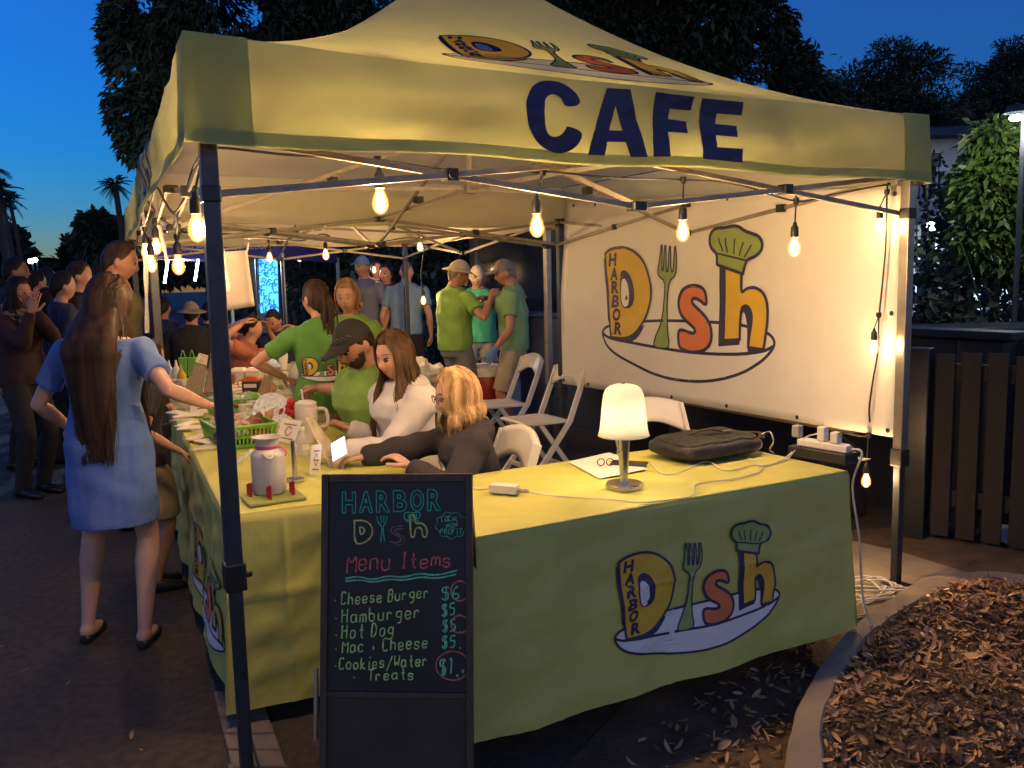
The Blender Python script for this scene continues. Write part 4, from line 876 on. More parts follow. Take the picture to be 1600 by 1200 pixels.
for k, lab in enumerate(('tangled pale cord heap on the pavement at the right tent leg', 'thin loose cord loop beside the heap near the kerb')):
    c = P(1352, 925, .02) if k == 0 else P(1322, 950, .02); pts = []
    for i in range(34 if k == 0 else 12):
        a = i*1.35+random.uniform(-.4,.4); r_ = random.uniform(.05,.20)*(1 if k == 0 else .55); pts.append(c+Vector((math.cos(a)*r_*1.15, math.sin(a)*r_*.8, random.uniform(-.012,.05)*(1-r_*2))))
    cord('extension_cord', lab, pts, .0045, 'cord_white')
pp = [P(888,722,.7515), P(952,707,.7515), P(1012,733,.7515), P(937,748,.7515)]
mb = MB(); mb.grid(lambda i, j: pp[0].lerp(pp[1], i).lerp(pp[3].lerp(pp[2], i), j)+ZZ*(.001+.002*abs(noise.noise((i*2,j*2,1)))), 8, 8); tag(mb.build('paper_sheet', 'paper'), 'white paper sheet lying left of the lamp base', 'paper')
eg = P(946, 728, .757); mb = MB()
for sg in (-1, 1): mb.tube([eg+Vector((sg*.018+.014*math.cos(t), 0, .016+.014*math.sin(t))) for t in np.linspace(0, 6.28, 14)], .0022, 5); mb.tube([eg+Vector((sg*.03,0,.018)), eg+Vector((sg*.024,.07,.004))], .0022, 5)
tag(mb.build('eyeglasses', 'black_plastic'), 'small folded dark eyeglasses standing on the paper sheet', 'glasses')
# ---------------------------------------------------------------- chalkboard
b_bl = D(499,1200,2.24); b_br = D(742,1200,2.21); b_tl = D(498,741,2.40); b_tr = D(748,731,2.375)
ups = (b_tl-b_bl).normalized(); k_ = b_bl.z/ups.z; B0 = b_bl-ups*k_; ups2 = (b_tr-b_br).normalized(); B1 = b_br-ups2*(b_br.z/ups2.z)
bu = (B1-B0); bw = bu.length; bu.normalize(); bh = (b_tl-B0).length; bv = ((b_tl-B0).normalized()-bu*((b_tl-B0).normalized().dot(bu))).normalized(); bnn = bu.cross(bv)
brt2 = Matrix((bu, -bnn, bv)).transposed()
def B_(x, z, o=0): return B0+bu*x+bv*z+bnn*o
cbd = thing('chalkboard_sign', 'black A-frame chalkboard with handwritten menu standing before the tables', 'chalkboard', Vector((B0+B1)/2))
fwid = .020
mb = MB()
mb.box(B_(fwid/2, bh/2), (fwid, .024, bh), brt2); mb.box(B_(bw-fwid/2, bh/2), (fwid, .024, bh), brt2)
mb.box(B_(bw/2, bh-.012), (bw-2*fwid, .022, .024), brt2); mb.box(B_(bw/2, .12), (bw-2*fwid, .022, .05), brt2)
zlow = hitp(620, 1085, B0, bnn); zl_ = (zlow-B0).dot(bv); mb.box(B_(bw/2, zl_), (bw-2*fwid, .022, .018), brt2)
mb.build('frame', 'board_wood', cbd, smooth=False, bevel=.003)
mb = MB(); mb.box(B_(bw/2, (zl_+bh-.024)/2, -.003), (bw-2*fwid+.006, .012, bh-.024-zl_), brt2); wr = mb.build('writing_board', 'board_black', cbd, smooth=False)
mb = MB(); mb.box(B_(bw/2, (zl_+.12)/2, -.004), (bw-2*fwid+.006, .012, zl_-.13), brt2); mb.build('lower_panel', 'board_panel', cbd, smooth=False)
bk = -bnn; bk.z = 0; bk.normalize()
for x in (.02, bw-.02):
    mb = MB(); mb.bar(B_(x, bh-.02, -.03), Vector((B_(x,0).x, B_(x,0).y, 0))+bk*.52, .022, .03); mb.build('rear_leg', 'board_wood', cbd, smooth=False)
mb = MB(); mb.bar(B_(.03, bh*.62, -.02), B_(.03, bh*.3, -.2), .012, .02); mb.build('stay_bar', 'steel_grey', cbd, smooth=False)
q = D(497, 1100, 2.29); mb = MB(); mb.box(q-bu*.006, (.010, .018, .20), brt2); mb.build('latch_rail', 'steel_grey', cbd, smooth=False, bevel=.002)
# single line alphabet: each stroke is a chain of xy digit pairs on a 0-6 by 0-9 grid (baseline 2)
F_ = {'A':"02 39 62|14 54",'B':"02 09 49 58 57 46 06|46 55 53 42 02",'C':"58 49 19 08 03 12 42 53",'D':"02 09 39 57 54 32 02",'E':"59 09 02 52|06 46",'F':"59 09 02|06 46",'H':"02 09|52 59|06 56",'I':"09 59|39 32|02 52",'L':"09 02 52",'M':"02 09 35 69 62",'N':"02 09 52 59",'O':"29 08 03 22 42 63 68 49 29",'P':"02 09 49 58 57 46 06",'R':"02 09 49 58 57 46 06|36 52",'T':"09 69|39 32",'W':"09 12 36 52 69",
'a':"56 46 16 05 03 12 32 53|56 53 62",'b':"09 02 42 53 55 46 06",'c':"55 46 16 05 03 12 42 53",'e':"04 54 55 46 16 05 03 12 42 53",'g':"56 16 05 04 13 53|56 51 40 10",'h':"09 02|05 16 46 55 52",'i':"36 32|38 38",'k':"09 02|46 04 52",'m':"06 02|05 16 26 35 32|35 46 56 65 62",'n':"06 02|05 16 46 55 52",'o':"16 05 03 12 42 53 55 46 16",'r':"06 02|05 16 36 45",'s':"55 46 16 05 14 44 53 42 12 03",'t':"39 33 42 52|16 56",'u':"06 03 12 42 53|56 52",'/':"00 69",'+':"35 33|24 44",'$':"58 49 19 08 07 16 46 55 53 42 12 03|39 31",'5':"59 09 06 46 55 53 42 02",'6':"49 18 05 03 12 42 53 54 45 05",'1':"08 29 22",'.':"22 32 33 23 22",'0':"26 15 13 22 32 43 45 36 26",'.':"22 31"}
random.seed(21)
def on_board(x, y, lift): 
    h = hitp(x, y, B0+bnn*.0105, bnn); return h+bnn*lift
def chalk(name, m, strokes, w, jit=.8, lift=.0):
    """strokes are chains of photograph pixels measured on the board face"""
    mb = MB()
    for st in strokes:
        if len(st) < 2: continue
        st = chaikin([(x+random.uniform(-jit,jit)*.5, y+random.uniform(-jit,jit)*.5) for x, y in st], 2, False) if len(st) > 2 else st
        h3 = [on_board(x, y, 0) for x, y in st]; pts = [((p-B0).dot(bu), (p-B0).dot(bv)) for p in h3]
        ph_ = random.random()*9
        vs, fs = ribbon2d(pts, lambda t: w*(.8+.35*noise.noise((t*9, ph_, 0)))); mb.add([B_(x, y, .0042+lift) for x, y in vs], fs)
    return mb.build(name, m, wr, smooth=False)
def line(txt, x0, y0, x1, y1, hpx, gap=.32, ital=.06):
    """handwritten line: baseline from x0,y0 to x1,y1; hpx cap height in photograph pixels"""
    adv = [(.55 if ch == ' ' else (.62 if ch in 'i1I' else 1.0)) for ch in txt]; tot = sum(adv)-gap*.6; cw = ((x1-x0))/tot; out = []; x = 0
    for ch, a in zip(txt, adv):
        if ch in F_:
            sx = cw*(a-gap) if ch not in 'i1' else cw*.6; dy = random.uniform(-.06,.06)*hpx
            for st in F_[ch].split('|'):
                pr = [(int(q[0])/6, (int(q[1])-2)/7) for q in st.split()]
                if ch == 'i': pr = [(p[0]*.5, p[1]) for p in pr]
                o = []
                for u_, v_ in pr:
                    px = x0+x*cw+u_*sx+v_*ital*hpx; f = (px-x0)/(x1-x0); o.append((px, y0+(y1-y0)*f+dy-v_*hpx))
                if len(o) == 2 and o[0] == o[1]: o[1] = (o[1][0]+2, o[1][1]-2)
                out.append(o)
        x += a
    return out
for tx in (('Cheese Burger',532,946,671,935,19),('Hamburger',533,974,658,965,21),('Hot Dog',533,1000,616,992,21),('Mac + Cheese',534,1022,669,1013,20),('Cookies/Water',529,1048,669,1041,18),('Treats',574,1064,647,1062,17)): chalk('menu_lettering', 'chalk_lime', line(*tx), .0046)
for tx in (('$6',690,938,720,934,19),('$5.',690,963,724,960,18),('$5.',691,988,725,985,18),('$5.',690,1014,725,1011,18),('$1.',686,1056,722,1054,26)): chalk('price_lettering', 'chalk_green', line(*tx), .0052)
chalk('price_lettering', 'chalk_green', line('00',721,1052,733,1051,8), .003)
def ring(cx, cy, rx, ry, a0=0, a1=6.5, n=16): return [(cx+rx*math.cos(a0+(a1-a0)*i/n), cy+ry*math.sin(a0+(a1-a0)*i/n)) for i in range(n+1)]
for rg_ in (ring(718,924,14,16), ring(718,976,14,14), ring(707,1041,27,23,-2.4,4.6)): chalk('price_ring', 'chalk_red', [rg_], .0052)
for bl2 in ([(522,938),(524,940)],[(523,966),(525,968)],[(523,992),(526,994)],[(523,1014),(525,1016)],[(522,1041),(524,1042)],[(551,1058),(554,1061)]): chalk('bullet', 'chalk_red', [bl2], .006)
chalk('heading_lettering', 'chalk_red', line('Menu',541,895,611,889,30,.22), .0056); chalk('heading_lettering', 'chalk_red', line('Items',627,889,706,884,24,.24), .0056)
for ul in ([(538,905),(560,901),(580,907),(605,900),(630,903),(655,896),(680,900),(714,892)],[(538,909),(562,906),(582,911),(607,905),(632,908),(657,901),(682,905),(712,898)]): chalk('underline', 'chalk_green', [ul], .0052)
for tx in (('LOCAL',689,815,716,814,8),('NON',697,825,715,824,7),('PROFIT',687,835,722,834,8)): chalk('badge_lettering', 'chalk_green', line(*tx), .0026, .3)
chalk('badge_outline', 'chalk_teal', [[(705+24*math.cos(t)*(1+.07*math.sin(9*t)), 821+20*math.sin(t)*(1+.09*math.sin(9*t))) for t in np.linspace(0,6.28,60)]], .0024, .2)
# block letters drawn as outlines
def block(txt, x0, y0, x1, y1, h, m, name):
    n = len(txt); cw = (x1-x0)/n
    for i, ch in enumerate(txt):
        vs, fs = text2d(ch, .03); ed = {}
        for f in fs:
            for a, b in zip(f, f[1:]+f[:1]): ed[(min(a,b),max(a,b))] = ed.get((min(a,b),max(a,b)), 0)+1
        fx = lambda p: (x0+i*cw+p[0]*cw*.78+random.uniform(-.2,.2), y0+(y1-y0)*i/n-p[1]*h)
        chalk(name, m, [[fx(vs[a]), fx(vs[b])] for (a, b), c in ed.items() if c == 1], .0038, .1)
block('HARBOR',534,802,694,797,33,'chalk_teal','name_lettering')
chalk('name_lettering', 'chalk_yellow', [[(553,813),(553,850),(565,850),(577,843),(582,832),(579,820),(568,813),(551,814)],[(561,824),(562,836),(567,834),(569,829),(566,824),(561,824)]], .0058, .3)
chalk('name_lettering', 'chalk_yellow', [[(640,805),(641,840),(647,840),(648,826),(655,824),(659,828),(660,840),(667,839),(666,824),(658,817),(648,819),(647,804),(640,805)]], .0058, .3)
chalk('fork_drawing', 'chalk_teal', [[(588,807),(590,818),(597,823),(594,848)],[(594,806),(595,817)],[(599,806),(599,817)],[(604,807),(602,818),(597,823),(600,846)]], .004, .3)
chalk('name_lettering', 'chalk_brown', [[(628,822),(612,823),(609,830),(616,836),(626,840),(626,846),(617,849),(608,846)],[(630,826),(618,827),(615,831),(622,835),(632,840),(630,850),(617,853)]], .004, .3)
chalk('hat_drawing', 'chalk_teal', [[(632,812),(630,804),(634,800),(644,802),(655,799),(656,806),(654,811),(632,813)],[(638,804),(638,810)],[(644,804),(644,811)],[(650,803),(650,810)],[(634,815),(654,814)]], .004, .3)
# ---------------------------------------------------------------- folding chairs
def chair():
    t = thing('folding_chair', 'x', 'chair', (0,0,0), 0, 'white folding chairs')
    mb = MB(); mb.grid(lambda i, j: Vector((-.20+.40*i, -.17+.37*j, .455-.012*math.sin(math.pi*i)*math.sin(math.pi*j)-.01*j*0)), 10, 10); mb.build('seat', 'white_plastic', t, solid=.022, bevel=.004)
    for s in (-1, 1):
        mb = MB(); pts = [Vector((s*.205, -.315, .83)), Vector((s*.212, -.26, .68)), Vector((s*.215, -.17, .46)), Vector((s*.215, .03, .2)), Vector((s*.215, .20, 0))]
        for a, b in zip(pts, pts[1:]): mb.bar(a, b+(b-a).normalized()*.006, .022, .042)
        mb.build('front_leg', 'white_plastic', t, smooth=False, bevel=.004)
        mb = MB(); mb.bar(Vector((s*.185, .07, .45)), Vector((s*.185, -.26, 0)), .022, .036); mb.build('rear_leg', 'white_plastic', t, smooth=False, bevel=.004)
    mb = MB(); mb.grid(lambda i, j: Vector((-.205+.41*i, -.318-.035*math.sin(math.pi*i)+.055*j, .835+.035*math.sin(math.pi*i)-.15*j+(.03*math.sin(math.pi*i)*j))), 14, 5); mb.build('backrest', 'white_plastic', t, solid=.022, bevel=.003)
    mb = MB(); mb.bar((-.205,.11,.11),(.205,.11,.11), .02,.03); mb.build('front_stretcher', 'white_plastic', t, smooth=False); mb = MB(); mb.bar((-.185,-.19,.10),(.185,-.19,.10), .02,.03); mb.build('rear_stretcher', 'white_plastic', t, smooth=False)
    return t
CH0 = chair(); _used = []
def put_chair(x, y, deg, label):
    c = CH0 if not _used else copy_tree(CH0); _used.append(1); c.location = (x, y, 0); c.rotation_euler.z = R(deg); c['label'] = label; return c
c1 = D(838, 700, 6.35); put_chair(c1.x, c1.y, 118, 'empty white folding chair nearest the banner edge, in front of its twin')
c2 = D(782, 700, 7.25); put_chair(c2.x, c2.y, 112, 'empty white folding chair between the red cooler and the nearer chair')
# ---------------------------------------------------------------- red cooler
cc = D(760, 600, 8.0); cl0 = thing('cooler', 'red drinks cooler with white lid behind the folding chairs', 'cooler', (cc.x, cc.y, 0))
mb = MB(); mb.lathe([(.0,.30),(.15,.30),(.165,.32),(.17,.60),(.165,.62),(.0,.62)], (cc.x, cc.y, 0), 28); mb.build('body', 'cooler_red', cl0)
mb = MB(); mb.lathe([(.0,.62),(.178,.62),(.18,.64),(.175,.70),(.13,.725),(.0,.73)], (cc.x, cc.y, 0), 28); mb.build('lid', 'cooler_white', cl0)
mb = MB(); mb.box((cc.x-.03, cc.y-.18, .38), (.04,.06,.05)); mb.build('tap', 'cooler_white', cl0, bevel=.008, smooth=False)
mb = MB(); mb.tube(smooth_path([(cc.x-.17,cc.y,.6),(cc.x-.12,cc.y-.02,.76),(cc.x+.12,cc.y-.02,.76),(cc.x+.17,cc.y,.6)]), .01, 6); mb.build('handle', 'grey_plastic', cl0)
cr_ = thing('crate', 'black plastic crate under the red cooler', 'crate', (cc.x, cc.y, 0)); mb = MB(); mb.box((cc.x, cc.y, .285), (.42,.36,.025))
for dx in (-.2,.2):
    for z in (.04,.13,.22): mb.box((cc.x+dx, cc.y, z), (.02,.36,.06))
for dy in (-.17,.17):
    for z in (.04,.13,.22): mb.box((cc.x, cc.y+dy, z), (.42,.02,.06))
mb.build('body', 'black_plastic', cr_, smooth=False)
# ================================================================ things on the left tables
TZ = .746
def PT(px, py): return P(px, py, TZ)
# donation jar on its tray
tp = PT(425, 783); try_ = thing('tray', 'olive green rectangular tray with small red pegs under the white jar', 'tray', tp)
mb = MB(); mb.box(tp+VV*.02+UU*.01+ZZ*.006, (.20,.15,.012), rt); mb.build('base', 'tray_green', try_, smooth=False, bevel=.004)
for px, py in ((392,781),(423,786),(459,778)):
    c = PT(px, py)
    for o_, z_ in ((VV*0, .035), (VV*.03, .03)): mb = MB(); mb.box(c+o_+ZZ*z_, (.012,.012,.055 if z_ > .032 else .045)); mb.build('peg', 'snack_red', try_, smooth=False, bevel=.002)
jp = PT(425, 777)+VV*.03+ZZ*.014; jr = thing('donation_jar', 'white milk can shaped jar with pink ribbon behind the tent pole', 'jar', jp)
mb = MB(); mb.lathe([(.0,0),(.056,0),(.060,.006),(.060,.135),(.057,.146),(.046,.155),(.040,.163),(.039,.172),(.047,.195),(.053,.203),(.050,.204),(.036,.175),(.036,.16),(.0,.15)], jp, 40); mb.build('body', 'white_enamel', jr, angle=50)
mb = MB(); mb.lathe([(.0405,.160),(.042,.162),(.0415,.172),(.0402,.173)], jp, 40, caps=False); mb.tube(smooth_path([jp+UU*.035-VV*.025+ZZ*.166, jp+UU*.06-VV*.03+ZZ*.15, jp+UU*.055-VV*.03+ZZ*.13]), .003, 5); mb.build('ribbon', M('pink_ribbon', (.6,.08,.25), .4), jr)
mb = MB(); mb.tube(smooth_path([jp-VV*.052-UU*.03+ZZ*.152, jp-VV*.075-UU*.01+ZZ*.135, jp-VV*.062+UU*.012+ZZ*.152]), .0045, 6); mb.build('handle', 'white_enamel', jr)
mb = MB(); mb.tube(smooth_path([jp-UU*.05+ZZ*.16, jp-UU*.08-VV*.01+ZZ*.145, jp-UU*.115-VV*.01+ZZ*.12]), .016, 8, .25); mb.build('tag', 'clear_film', jr)
# card on a metal stand
cs_ = PT(461, 752); cst = thing('card_stand', 'metal post stand holding a cream menu card behind the white jar', 'card stand', cs_)
mb = MB(); mb.lathe([(.0,0),(.034,0),(.034,.012),(.0,.013)], cs_, 28); mb.tube([cs_+ZZ*.01, cs_+ZZ*.16], .009, 10); mb.build('post', 'nickel', cst, angle=35)
def card(root, pts, inkrows=4, m='paper', name='card'):
    a, b, c, d = [Vector(p) for p in pts]; n = (b-a).cross(d-a).normalized(); n = n if n.dot(CAMP-a) > 0 else -n
    mb = MB(); mb.add([a,b,c,d,a-n*.003,b-n*.003,c-n*.003,d-n*.003], [(0,1,2,3),(7,6,5,4),(0,4,5,1),(1,5,6,2),(2,6,7,3),(3,7,4,0)]); o = mb.build(name, m, root, smooth=False)
    mb = MB(); random.seed(int(a.x*1000) % 97)
    f = lambda i, j: a.lerp(b, i).lerp(d.lerp(c, i), j)+n*.0012
    for k in range(inkrows):
        j = .18+.62*k/max(1,inkrows-1); w = random.uniform(.25,.36); mb.add([f(.5-w, j), f(.5+w, j), f(.5+w, j+.05), f(.5-w, j+.05)], [(0,1,2,3)])
    mb.add([f(.5+.17*math.cos(t), .5+.22*math.sin(t)) for t in np.linspace(0,5.8,12)]+[f(.5+.12*math.cos(t), .5+.17*math.sin(t)) for t in np.linspace(0,5.8,12)], [(i, i+1, i+13, i+12) for i in range(11)])
    mb.build('print', 'menu_ink', o, smooth=False); return o
yc = cs_.y; card(cst, [D(441,654,yc), D(472,658,yc+.02), D(459,694,yc+.02), D(430,688,yc)], 2)
# baskets of snacks
def basket(c, w, l, h, label, rz, fillseed, contents):
    root = thing('basket', label, 'basket', c, rz)
    ca_, sa = math.cos(rz), math.sin(rz); X = Vector((ca_,sa,0)); Y = Vector((-sa,ca_,0))
    def bp(x, y, z): f = .86+.14*z/h; return c+X*(x*f)+Y*(y*f)+ZZ*z
    mb = MB(); cs = [(-w/2,-l/2),(w/2,-l/2),(w/2,l/2),(-w/2,l/2)]
    ins = [(x*.97,y*.97) for x, y in cs]
    mb.add([bp(x,y,.004) for x,y in cs]+[bp(x,y,.010) for x,y in cs], [(3,2,1,0),(4,5,6,7)])
    for k in range(4):
        a = cs[k]; b = cs[(k+1)%4]; L = math.hypot(b[0]-a[0], b[1]-a[1]); n = int(L/.019)
        P_ = lambda s, z: bp(a[0]+(b[0]-a[0])*s, a[1]+(b[1]-a[1])*s, z)
        for z0, z1 in ((0,.016),(h*.46,h*.54),(h*.86,h)): mb.add([P_(0,z0),P_(1,z0),P_(1,z1),P_(0,z1)], [(0,1,2,3)])
        for i in range(n+1):
            s = i/n; ds = .2/n; mb.add([P_(max(0,s-ds),0),P_(min(1,s+ds),0),P_(min(1,s+ds),h),P_(max(0,s-ds),h)], [(0,1,2,3)])
    wo_ = lambda p: p
    b_ = mb.build('body', 'green_plastic', root, smooth=False, solid=.003, local=False); b_.rotation_euler.z = 0
    mb = MB(); pts = [bp(x,y,h) for x,y in cs]; mb.tube(pts+[pts[0]], .007, 6); mb.build('rim', 'green_plastic', root)
    random.seed(fillseed)
    for nm, m_, n, sz, lab in contents:
        for i in range(n):
            p = c+X*random.uniform(-w*.34,w*.34)+Y*random.uniform(-l*.38,l*.38)+ZZ*(h*random.uniform(.55,1.05)); q = Matrix.Rotation(random.uniform(0,6),3,'Z') @ Matrix.Rotation(random.uniform(-.5,.5),3,'X')
            mb = MB(); mb.ball((0,0,0), (sz*random.uniform(.8,1.2), sz*random.uniform(.6,.9), sz*random.uniform(.35,.6)), 9); sd = random.random()*50
            mb.v = [tuple(p+q @ (Vector(v)*(1+.35*noise.noise((v[0]*28+sd, v[1]*28, v[2]*28))))) for v in mb.v]
            o = mb.build(nm, m_, None); tag(o, lab, 'snack bag', lab.split(' in ')[0]+'s in the green baskets')
    root.rotation_euler.z = 0
    return root
bc1 = PT(384, 700)+VV*.16
basket(bc1, .28, .36, .105, 'bright green slotted plastic basket of snack bags at the table edge', YAW+.06, 3, [('snack_bag','snack_red',6,.055,'red snack bag in the nearer green basket'),('snack_bag','snack_brown',7,.06,'brown snack bag in the nearer green basket'),('snack_bag','snack_gold',6,.055,'golden snack bag in the nearer green basket'),('snack_bag','cellophane',8,.07,'clear cellophane bag in the nearer green basket'),('snack_bag','snack_navy',2,.05,'dark blue snack bag in the nearer green basket')])
bc2 = PT(372, 650)+VV*.12
basket(bc2, .28, .30, .10, 'second green plastic basket behind the nearer one', YAW+.05, 9, [('snack_bag','snack_brown',6,.06,'brown snack bag in the farther green basket'),('snack_bag','green_plastic',3,.07,'green wrapped bag in the farther green basket'),('snack_bag','cellophane',5,.075,'clear cellophane bag in the farther green basket')])
# round white plate with specks and a red rose
yq = 4.55; pc_ = D(425, 640, yq); pl = thing('round_tag', 'round white speckled board with small red rose leaning behind the baskets', 'board', PT(425,655)); pn2 = Vector((.25,-1,.45)).normalized()
mb = MB(); mb.lathe([(.0,-.003),(.093,-.003),(.096,0),(.093,.003),(.0,.003)], pc_, 40, ax=pn2); mb.build('disc', M('speckle', (.62,.66,.74), .5, nz=(60,.25)), pl, angle=35)
mb = MB(); X_, Y_ = orth(pn2); random.seed(2)
for k in range(26): a = random.uniform(0,6.3); r_ = random.uniform(.02,.088); mb.ball(pc_+X_*math.cos(a)*r_+Y_*math.sin(a)*r_+pn2*.003, .0028, 4)
mb.build('speck', 'navy_print', pl); mb = MB(); mb.ball(D(440,641,yq-.03), .012, 6); mb.ball(D(438,645,yq-.03), .009, 6); mb.build('rose', 'rose_red', pl)
mb = MB(); mb.bar(pc_-pn2*.006, PT(425,650)+VV*.1, .012); mb.build('easel', 'fence_wood', pl, smooth=False)
# kraft cards
for pts, lab in (([D(402,614,5.3),D(414,584,5.3),D(424,600,5.32),D(413,626,5.3)], 'kraft menu card standing right of the black napkin box'), ([D(413,624,5.25),D(423,594,5.25),D(435,604,5.27),D(424,626,5.25)], 'second kraft menu card overlapping the first one'), ([D(412,662,4.3),D(414,644,4.32),D(429,636,4.32),D(424,664,4.3)], 'golden printed card standing in the snack pile')):
    pz = min(p.z for p in pts); pts = [p+ZZ*0 for p in pts]; root = thing('menu_card', lab, 'card', Vector((pts[0].x, pts[0].y, TZ))); card(root, pts, 3, 'kraft' if 'golden' not in lab else 'snack_gold')
# tumbler
tm = PT(478, 690)+VV*.35; tm = D(479, 656, 4.05); tm.z = TZ+.0; tb2 = thing('tumbler', 'cream handled tumbler with straw before the seated girl', 'tumbler', tm)
mb = MB(); mb.lathe([(.0,0),(.036,0),(.038,.01),(.040,.07),(.052,.10),(.054,.175),(.051,.18),(.0,.182)], tm, 30); mb.build('body', 'tumbler', tb2, angle=40)
mb = MB(); mb.lathe([(.0,.181),(.050,.181),(.051,.195),(.035,.205),(.0,.206)], tm, 30); mb.build('lid', 'white_plastic', tb2)
mb = MB(); mb.tube(smooth_path([tm+RGT*.05+ZZ*.165, tm+RGT*.095+ZZ*.16, tm+RGT*.098+ZZ*.09, tm+RGT*.045+ZZ*.075], 6), .009, 8); mb.build('handle', 'tumbler', tb2)
mb = MB(); mb.tube([tm+ZZ*.19-RGT*.01, tm+ZZ*.26-RGT*.018], .005, 8); mb.build('straw', 'white_plastic', tb2)
rs = tm-RGT*.07+Vector((0,.03,0)); ro = thing('rose', 'red artificial rose stems lying against the tumbler', 'flower', rs); mb = MB(); random.seed(8)
for k in range(7):
    c = rs+RGT*random.uniform(-.02,.045)+ZZ*(.15+random.uniform(-.02,.05))+Vector((0,random.uniform(-.02,.03),0)); mb.ball(c, random.uniform(.014,.022), 7)
mb.v = [tuple(Vector(v)*(1)+Vector((noise.noise((v[0]*90,v[1]*90,v[2]*90)),)*3)*.004) for v in mb.v]; mb.build('bloom', 'rose_red', ro)
mb = MB()
for k in range(4): mb.tube(smooth_path([rs+ZZ*.0+RGT*(.01*k), rs+RGT*(.006*k)+ZZ*.08, rs+RGT*(.012*k-.01)+ZZ*.15]), .003, 5)
mb.build('stem', 'stem_green', ro)
# slanted card holder
tbl = thing('card_holder', 'slanted cream display card on the table before the girl in white', 'card holder', PT(505, 722)); yt = 3.55
a_, b2, c2_, d2 = D(477,652,yt), D(487,650,yt+.10), D(541,722,yt+.06), D(517,731,yt-.08)
card(tbl, [a_, b2, c2_, d2], 3, M('card_shell', (.50,.45,.30), .5, nz=(16,.25)).name)
mb = MB(); mid = (a_+b2+c2_+d2)/4; mb.bar(mid-ZZ*.004, Vector((mid.x-.05, mid.y+.02, TZ)), .05, .008); mb.build('prop', 'white_plastic', tbl, smooth=False)
sg = thing('tabletop_sign', 'small white upright sign between water bottle and tablet', 'sign', PT(494, 745)); card(sg, [D(487,696,3.3), D(503,694,3.38), D(500,742,3.38), D(484,741,3.3)], 3, 'white_plastic')
wb = PT(473, 712); bo = thing('water_bottle', 'small clear water bottle with white cap beside the tablet', 'bottle', wb); mb = MB(); mb.lathe([(.0,0),(.026,0),(.028,.008),(.028,.075),(.024,.09),(.013,.105),(.012,.115),(.0,.116)], wb, 20); mb.build('body', 'clear_bottle', bo); mb = MB(); mb.lathe([(.0,.113),(.0145,.113),(.0145,.128),(.0,.129)], wb, 16); mb.build('cap', 'white_plastic', bo); mb = MB(); mb.lathe([(.0284,.03),(.0285,.055)], wb, 20, caps=False); mb.build('sleeve', 'paper', bo)
# napkin box
nb_ = D(395, 613, 5.75); nb_.z = TZ; bxr = thing('napkin_box', 'black napkin dispenser with orange top and cream label', 'dispenser', nb_); mb = MB(); mb.box(nb_+ZZ*.06, (.115,.10,.12)); mb.build('body', 'black_plastic', bxr, smooth=False, bevel=.006); mb = MB(); mb.box(nb_+ZZ*.127, (.118,.103,.018)); mb.ball(nb_+ZZ*.135, (.05,.045,.02), 8); mb.build('top', 'orange_plastic', bxr, bevel=.004); mb = MB(); mb.box(nb_+Vector((0,-.0515,.09)), (.085,.003,.025)); mb.build('label_strip', 'paper', bxr, smooth=False)
# papers in the middle of the table
for k, (pts, lab) in enumerate((([(352,588),(398,584),(404,612),(356,620)],'white printed paper sheet left of the black napkin box'),([(300,610),(340,602),(350,640),(296,650)],'white printed paper sheet beside the wooden menu boards'),([(345,622),(386,618),(390,632),(350,640)],'white printed paper sheet below the napkin box'))):
    pts = [P(x, y, TZ+.004+.002*k) for x, y in pts]; root = thing('paper_sheet', lab, 'paper', pts[0]); card(root, pts, 5)
random.seed(33)
for k in range(9):
    a_ = .20+.05*k/9+random.uniform(-.02,.05); b_ = 1.55+k*.16; c = T(a_, b_, TZ+.012); q = Matrix.Rotation(random.uniform(0,3),3,'Z')
    mb = MB(); mb.grid(lambda i, j: c+q @ Vector(((i-.5)*.07, (j-.5)*.17, .014*math.sin(math.pi*i)*math.sin(math.pi*j)+.004*noise.noise((i*6+k, j*6, 2)))), 8, 10); tag(mb.build('cutlery_packet', 'cellophane' if k % 3 == 0 else 'paper', solid=.004), 'white wrapped cutlery packet on the left rim of the lime table', 'packet', 'wrapped cutlery packets along the table rim')
for k in range(5):
    c = T(.55+.07*(k % 2), 2.1+.12*k, TZ); t = thing('paper_cup', 'white paper cup among the papers in the middle of the left table', 'cup', c, 0, 'paper cups on the left table'); mb = MB(); mb.lathe([(.0,0),(.028,0),(.038,.09),(.040,.094),(.037,.093),(.028,.01),(.0,.01)], c, 18); mb.build('body', 'paper', t)
# takeout boxes etc. on the gingham tables
def lathe_thing(name, label, cat, c, prof, m, extra=(), n=24):
    t = thing(name, label, cat, c); mb = MB(); mb.lathe(prof, c, n); mb.build('body', m, t, angle=40)
    for nm, pr, mm in extra: mb = MB(); mb.lathe(pr, c, n); mb.build(nm, mm, t, angle=40)
    return t
for px, lab in ((373,'white takeout box on the gingham cloth, left one of a pair'),(397,'white takeout box on the gingham cloth, right one of a pair')):
    c = D(px, 578, 6.9); c.z = TZ; t = thing('takeout_box', lab, 'box', c); mb = MB(); mb.rings([[c+Vector((x*.9,y*.9,0)) for x,y in ((-.06,-.06),(.06,-.06),(.06,.06),(-.06,.06))],[c+Vector((x,y,.075)) for x,y in ((-.06,-.06),(.06,-.06),(.06,.06),(-.06,.06))]]); mb.build('body', 'paper', t, smooth=False); mb = MB(); mb.rings([[c+Vector((x,y,.077)) for x,y in ((-.063,-.063),(.063,-.063),(.063,.063),(-.063,.063))],[c+Vector((x*.7,y*.7,.1)) for x,y in ((-.06,-.06),(.06,-.06),(.06,.06),(-.06,.06))]]); mb.build('lid', 'paper', t, smooth=False)
def zt(px, py, y): p = D(px, py, y); p.z = TZ; return p
